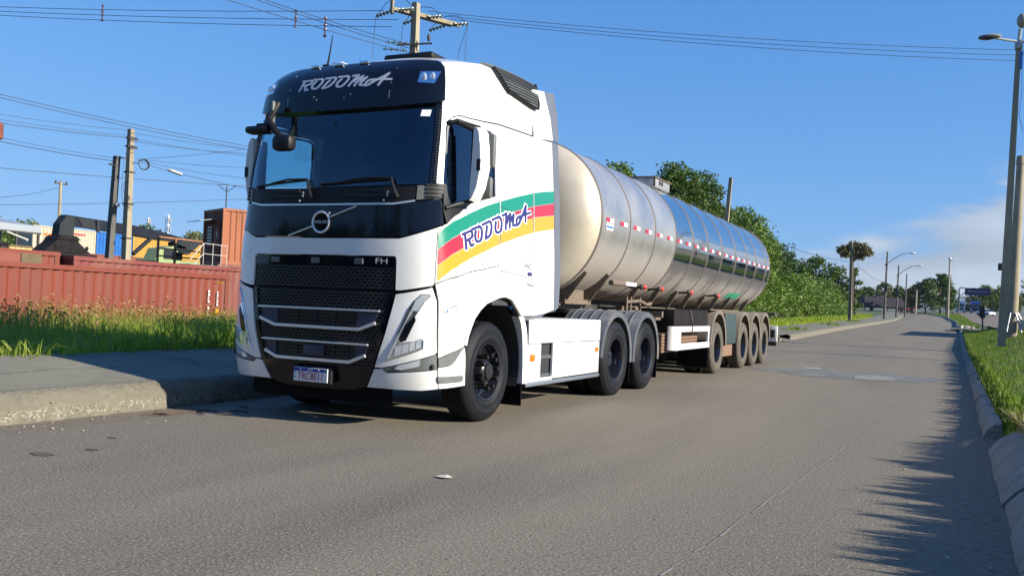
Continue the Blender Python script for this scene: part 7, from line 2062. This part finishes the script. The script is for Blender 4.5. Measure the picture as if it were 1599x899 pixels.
# ------------------------------------------------------------------ far traffic, signs, litter
def place(t, x, y, z, rz): t.location = (x, y, z); t.rotation_euler = (0, 0, rz)
def local(mb, name, m, t, smooth=None): o = mb.build(name, m, None, smooth=smooth); o.parent = t; return o
def wheel_row(t, spots, r=.5, w_=.28):
    for (x, y) in spots:
        mb = MB(); mb.lathe([(0, -w_ / 2), (r * .55, -w_ / 2), (r * .95, -w_ / 2), (r, -w_ / 4), (r, w_ / 4), (r * .95, w_ / 2), (r * .55, w_ / 2), (0, w_ / 2)], (x, y, r), 'x', 16); local(mb, 'wheel', M['tyre'], t, True)
def lorry(label, m, L_=9.0, H=3.6, box_m=None, visor=None):
    """faces -y, front at y = 0"""
    t = thing('lorry', label, 'truck', (0, 0, 0), 'lorries on the far highway')
    mb = MB(); mb.prism([(0.02, .5), (.0, 1.5), (.12, 2.75), (.35, H - .25), (.9, H), (2.1, H), (2.1, .5)], lambda y, z: (-1.22, y, z), lambda y, z: (1.22, y, z)); local(mb, 'cab', m, t)
    mb = MB(); mb.add([(-1.1, .0 - .008, 1.62), (1.1, -.008, 1.62), (1.05, .10, 2.62), (-1.05, .10, 2.62)], [(0, 1, 2, 3)])
    mb.v[2] = (1.05, .098, 2.62); mb.v[3] = (-1.05, .098, 2.62); local(mb, 'windscreen', M['car_glass'], t)
    mb = MB(); mb.rbox(-.8, .8, -.03, .02, .75, 1.35, .02); local(mb, 'grille', M['black'], t)
    for s in (1, -1):
        mb = MB(); mb.rbox(s * .80, s * 1.18, -.05, .04, .62, .95, .04); local(mb, 'headlight', M['head_lit'], t, True)
        mb = MB(); mb.rbox(s * 1.25, s * 1.5, .1, .25, 1.7, 2.5, .04); local(mb, 'mirror', M['black'], t)
    mb = MB(); mb.rbox(-1.2, 1.2, -.06, .15, .35, .62, .03); local(mb, 'bumper', m, t)
    if visor: mb = MB(); mb.rbox(-1.0, 1.0, .02, .3, 2.75, H - .3, .05); local(mb, 'visor', visor, t)
    mb = MB(); mb.rbox(-1.27, 1.27, 2.4, L_, 1.05, H + .1, .04); local(mb, 'cargo_box', box_m or m, t)
    mb = MB(); mb.rbox(-.5, .5, .5, L_, .6, 1.05, .03); local(mb, 'chassis', M['steel_dark'], t)
    wheel_row(t, [(s * 1.05, y) for s in (1, -1) for y in (1.3, L_ - 2.6, L_ - 1.3)])
    return t
t = lorry('dark blue lorry coming towards us on the far highway', M['truck_blue'], 9, 3.4, M['truck_blue']); place(t, 10.9, 292, g(10.9, 292) + .3, rad(0))
t = lorry('white lorry coming towards us left of the dark blue one', M['truck_white'], 12, 3.9, M['truck_white']); place(t, 7.0, 300, g(7, 300) + .3, 0)
t = lorry('white topped lorry half hidden between the white and the dark blue ones', M['boom_paler'], 12, 3.9, M['truck_white'], M['truck_white']); place(t, 9.6, 330, g(9.6, 330) + .3, 0)
def car(label, m):
    t = thing('car', label, 'car', (0, 0, 0), 'cars on the far highway')
    mb = MB(); prof = [(0, .30), (-.02, .62), (.12, .78), (1.15, .92), (4.0, .95), (4.3, .80), (4.32, .35)]
    mb.prism(prof, lambda y, z: (-.86, y, z), lambda y, z: (.86, y, z)); local(mb, 'body', m, t)
    mb = MB()
    lo = [(-.82, 1.10, .90), (.82, 1.10, .90), (.82, 3.9, .93), (-.82, 3.9, .93)]; hi = [(-.62, 1.75, 1.43), (.62, 1.75, 1.43), (.64, 3.3, 1.44), (-.64, 3.3, 1.44)]
    mb.add(lo + hi, [(0, 1, 5, 4), (1, 2, 6, 5), (2, 3, 7, 6), (3, 0, 4, 7)]); cbn = local(mb, 'windows', M['car_glass'], t)
    mb = MB(); mb.rbox(-.66, .66, 1.7, 3.35, 1.42, 1.47, .02); local(mb, 'roof', m, t)
    for s in (1, -1):
        mb = MB(); mb.rbox(s * .5, s * .82, -.04, .06, .58, .72, .02); local(mb, 'headlight', M['head_lit'], t)
        mb = MB(); mb.rbox(s * .55, s * .84, 4.26, 4.34, .62, .78, .02); local(mb, 'tail_light', M['red_lens'], t)
    wheel_row(t, [(s * .78, y) for s in (1, -1) for y in (.85, 3.4)], .31, .2)
    return t
t = car('white car on the far highway left of the street lamp pole', M['car_white']); place(t, 13.0, 219, g(13, 219) + .33, rad(40))
t = car('second white car partly hidden by the street lamp pole', M['car_white']); place(t, 15.6, 226, g(15.6, 226) + .33, rad(180))
# dark trailer parked beyond the bend
pt_ = thing('parked_trailer', 'long dark curtain sided trailer parked beyond the bend with an orange end', 'trailer', (0, 0, 0))
mb = MB(); mb.rbox(-13.5, 0, 0, 2.5, 1.15, 3.75, .05); local(mb, 'cargo_body', M['cargo_dark'], pt_)
mb = MB(); mb.rbox(-13.5, 0.02, -.02, 2.52, 3.70, 3.80, .02); local(mb, 'roof_edge', M['cargo_dark'], pt_)
mb = MB(); mb.rbox(.0, .06, .05, 2.45, 1.2, 3.75, .02); local(mb, 'end_panel', M['box_orange'], pt_)
mb = MB(); mb.rbox(-13.3, -.2, .3, 2.2, .85, 1.15, .03); local(mb, 'chassis', M['steel_dark'], pt_)
mb = MB()
for x in (-.5, -1.8): mb.rbox(x - .35, x + .35, -.02, .2, .85, 1.1, .03)
local(mb, 'side_mark', M['tape_red'], pt_)
for x in (-1.0, -2.3, -3.6, -11.5):
    mb = MB(); mb.lathe([(0, -.14), (.5, -.14), (.5, .14), (0, .14)], (x, .25, .5), 'y', 16); local(mb, 'wheel', M['tyre'], pt_, True)
place(pt_, -3.9, 258, g(-3.9, 258) + .1, rad(24))
p2_ = thing('parked_trailer', 'second dark trailer farther left beyond the green bank', 'trailer', (0, 0, 0))
mb = MB(); mb.rbox(-11, 0, 0, 2.5, 1.0, 3.5, .05); local(mb, 'cargo_body', M['machine_dark'], p2_)
mb = MB(); mb.rbox(-10.8, -.2, .3, 2.2, .5, 1.0, .03); local(mb, 'chassis', M['steel_dark'], p2_)
for x in (-1.2, -2.5, -9.5):
    mb = MB(); mb.lathe([(0, -.14), (.5, -.14), (.5, .14), (0, .14)], (x, .25, .5), 'y', 16); local(mb, 'wheel', M['tyre'], p2_, True)
place(p2_, -20.5, 262, g(-20.5, 262), rad(15))
# coach side seen past the round pole
co = thing('coach', 'grey side of a long coach on the highway past the round pole', 'coach', (0, 0, 0))
mb = MB(); mb.rbox(0, 2.5, 0, 12, .55, 3.3, .12); local(mb, 'body', M['coach'], co)
mb = MB()
for k in range(7): mb.rbox(-.02, .03, .5 + 1.6 * k, 1.95 + 1.6 * k, 1.75, 2.7, .02)
local(mb, 'window', M['car_glass'], co)
mb = MB(); mb.rbox(.1, 2.4, -.03, .05, 1.5, 2.9, .03); local(mb, 'windscreen', M['car_glass'], co)
mb = MB(); mb.box(-.02, .02, .1, 11.9, 2.95, 3.1); mb.box(-.02, .02, .1, 11.9, 1.05, 1.12); local(mb, 'side_line', M['truck_white'], co)
for y in (2.6, 8.6):
    mb = MB(); mb.lathe([(0, -.14), (.5, -.14), (.5, .14), (0, .14)], (.16, y, .5), 'x', 16); local(mb, 'wheel', M['tyre'], co, True)
place(co, 10.15, 58.5, g(13, 62) - .2, 0)
# gantry sign
gs = thing('gantry_sign', 'dark blue overhead direction sign on a cantilever post beside the highway', 'road sign', (6.3, 238, 3.4))
mb = MB(); mb.tube([(6.35, 238, 3.0), (6.32, 238, 9.4), (6.5, 238.05, 9.75), (7.4, 238.2, 9.8)], [.16, .15, .14, .13], 10); mb.tube([(6.33, 238, 7.6), (7.6, 238.3, 8.7)], .09, 8); mb.tube([(7.3, 238.4, 9.7), (12.9, 238.4, 9.45)], .1, 8); mb.tube([(7.3, 238.4, 8.6), (12.9, 238.4, 8.5)], .1, 8); mb.build('gantry_post', M['pole_dark'], gs, smooth=True)
mb = MB(); mb.rbox(7.55, 13.05, 238.0, 238.12, 8.02, 9.75, .03); mb.build('sign_face', M['sign_blue'], gs)
mb = MB(); rs_ = random.Random(6); x = 7.85
while x < 12.4:
    w_ = rs_.uniform(.15, .5)
    if rs_.random() < .82: mb.box(x, x + w_ * .8, 237.985, 237.999, 8.83 + (.0 if x > 8.9 else -.05), 9.02 + (.12 if x < 8.9 else 0))
    x += w_
mb.build('sign_writing', M['sign_text'], gs)
# back of a narrow road sign on the verge
ns = thing('road_sign', 'dark narrow road sign seen from behind on the verge left of the street lamp', 'road sign', (7.18, 60.6, .9))
mb = MB(); mb.tube([(7.18, 60.6, .6), (7.12, 60.6, 2.3)], .045, 8); mb.build('post', M['steel_dark'], ns, smooth=True)
mb = MB(); mb.prism([(6.93, 1.75), (6.96, 2.35), (7.02, 2.42), (7.18, 2.42), (7.24, 2.3), (7.31, 1.65), (7.1, 1.55)], lambda x, z: (x, 60.53, z), lambda x, z: (x, 60.56, z)); mb.build('sign_plate', M['sign_back'], ns)
# rubble at the nose of the island, marker board
rb2 = random.Random(9)
for k, (x, y, s_) in enumerate(((6.0, 81.6, .34), (6.45, 81.2, .26), (6.9, 81.3, .2))):
    mb = MB(); mb.ball((0, 0, 0), s_ * 1.1, s_ * .8, s_ * .75, 8, 5); mb.v = [(a + rb2.uniform(-.05, .05), b + rb2.uniform(-.05, .05), c + rb2.uniform(-.05, .05)) for a, b, c in mb.v]
    o = mb.build('rubble_stone', M['stone'], None, smooth=True); o.location = (x, y, g(x, y) + s_ * .6)
    tag(o, ('largest pale stone at the island nose', 'middle pale stone at the island nose', 'smallest pale stone at the island nose')[k], 'stone', 'stones at the island nose')
# litter and twigs on the road
M['card_edge'] = M['paper']
mb = MB(); mb.add([(2.29, -1.52, .010), (2.38, -1.535, .014), (2.40, -1.47, .010), (2.345, -1.455, .020), (2.295, -1.48, .013)], [(0, 1, 2, 3, 4)])
o = mb.build('card_scrap', M['paper'], None); tag(o, 'folded scrap of pale card lying on the open road', 'litter')
mb = MB(); mb.add([(0.0, 0, .012), (.35, .06, .016), (.34, .16, .02), (.02, .10, .012)], [(0, 1, 2, 3)]); o = mb.build('card_scrap', M['tape_white'], None); o.location = (2.35, 15.3, 0.004); tag(o, 'white scrap lying on the road past the rear wheels', 'litter')
rb3 = random.Random(14)
for k, (x, y, l_, a) in enumerate(((-1.25, -.05, .22, .3), (-1.0, .12, .26, .1), (-1.15, -.25, .16, -.3), (-.95, -.12, .14, .5), (-1.35, -.55, .18, .2), (-1.2, .42, .16, -.2))):
    d = Vector((math.cos(a), math.sin(a), 0)) * l_ / 2; p = Vector((x, y, .014))
    mb = MB(); mb.tube([p - d, p + Vector((0, .015, .006)), p + d], [.006, .010, .005], 6); o = mb.build('twig', M['twig'], None, smooth=True)
    tag(o, 'dry twig lying in the dirt by the left kerb', 'twig', 'twigs by the left kerb')
rb4 = random.Random(15)
mb = MB()
for k in range(120):
    x = rb4.choice((rb4.uniform(-1.7, -.9), rb4.uniform(5.3, 5.85), rb4.choice((-1.3, 5.4)) + rb4.uniform(-.3, .3))); y = rb4.uniform(-5.5, 9); r = rb4.uniform(.004, .013)
    mb.ball((x, y, .006 + r * .4), r, r * rb4.uniform(.6, 1), r * .6, 6, 4)
o = stuff(mb.build('grit', M['stone'], None)); tag(o, 'loose grit scattered over the road surface', 'grit')
# tuft of weeds and a stone on the far pavement
rng = np.random.default_rng(33)
for k, (x, y, lab) in enumerate(((-2.9, 48, 'small weed tuft on the far pavement nearest the tank'), (-3.0, 66, 'small weed tuft on the far pavement before the bare pole'), (-3.4, 88, 'weed tuft at the foot of the bare pole'))):
    n = 120; b = np.stack([x + rng.normal(0, .35, n), y + rng.normal(0, .9, n), np.full(n, float(zr(y)) + .27)], 1)
    o = blades('weed_tuft', b, rng.uniform(.08, .28, n), rng.uniform(.03, .05, n), M['lawn'], lean=.7, rng=rng); stuff(tag(o, lab, 'weeds', 'weed tufts on the far pavement'))

# ------------------------------------------------------------------ pieces that can be told apart become parts of their own
REN = {'visor_fixings': 'visor_fixing', 'pillar_ribs': 'pillar_rib', 'grille_clips': 'grille_clip', 'vent_slats': 'vent_slat', 'grille_slats': 'grille_slat', 'plate_bolts': 'plate_bolt', 'plate_marks': 'plate_mark',
       'axles': 'axle', 'wheels': 'wheel', 'frame_bars': 'frame_bar', 'air_lines': 'air_line', 'lettering_marks': 'lettering_mark', 'antenna_panels': 'antenna_panel', 'rail': 'rail', 'post': 'post', 'stencil_marks': 'stencil_mark', 'hazard_tape': 'hazard_mark'}
for nm in ('visor_fixings', 'pillar_ribs', 'pressed_line', 'grille_clips', 'mirror_arm', 'lid_latch', 'rear_step', 'corner_casting', 'vent_slats', 'grille_slats', 'plate_bolts', 'plate_marks', 'axles', 'wheels', 'frame_bars', 'air_lines',
           'lettering_marks', 'antenna_panels', 'rail', 'post', 'lock_rod', 'louvre', 'stay_rod', 'guard_rib', 'support_rib', 'pipe_rack', 'slatted_tray', 'side_guard', 'front_saddle', 'slot_step', 'skirt_panel', 'mirror_case', 'mirror_head',
           'jumper_wire', 'drop_wire', 'pole_fitting', 'insulator', 'lamp_head', 'side_line', 'side_mark', 'window', 'board', 'cowl_slot', 'washer_jet', 'bin_rim', 'landing', 'shade_plate', 'roof_box', 'fifth_wheel', 'hazard_tape', 'cross_arm', 'side_bracket', 'lamp_arm', 'gantry_post'):
    for ob in [o for o in COL.objects if o.type == 'MESH' and o.parent is not None and o.name.split('.')[0] == nm]:
        explode(ob, REN.get(nm, nm))

# ------------------------------------------------------------------ thin haze: far hills fade to blue
mb = MB(); mb.box(-5200, 5200, -1700, 5200, -7.0, 112.0)
hz = mb.build('haze', [], None); hz['kind'] = 'stuff'
hm = bpy.data.materials.new('haze_air'); hm.use_nodes = True; hm.node_tree.nodes.clear()
ho = hm.node_tree.nodes.new('ShaderNodeOutputMaterial'); hv = hm.node_tree.nodes.new('ShaderNodeVolumePrincipled')
hv.inputs['Color'].default_value = (0.80, 0.88, 1.0, 1); hv.inputs['Density'].default_value = 0.00006; hv.inputs['Anisotropy'].default_value = 0.0
hm.node_tree.links.new(hv.outputs[0], ho.inputs['Volume'])
hz.data.materials.append(hm)
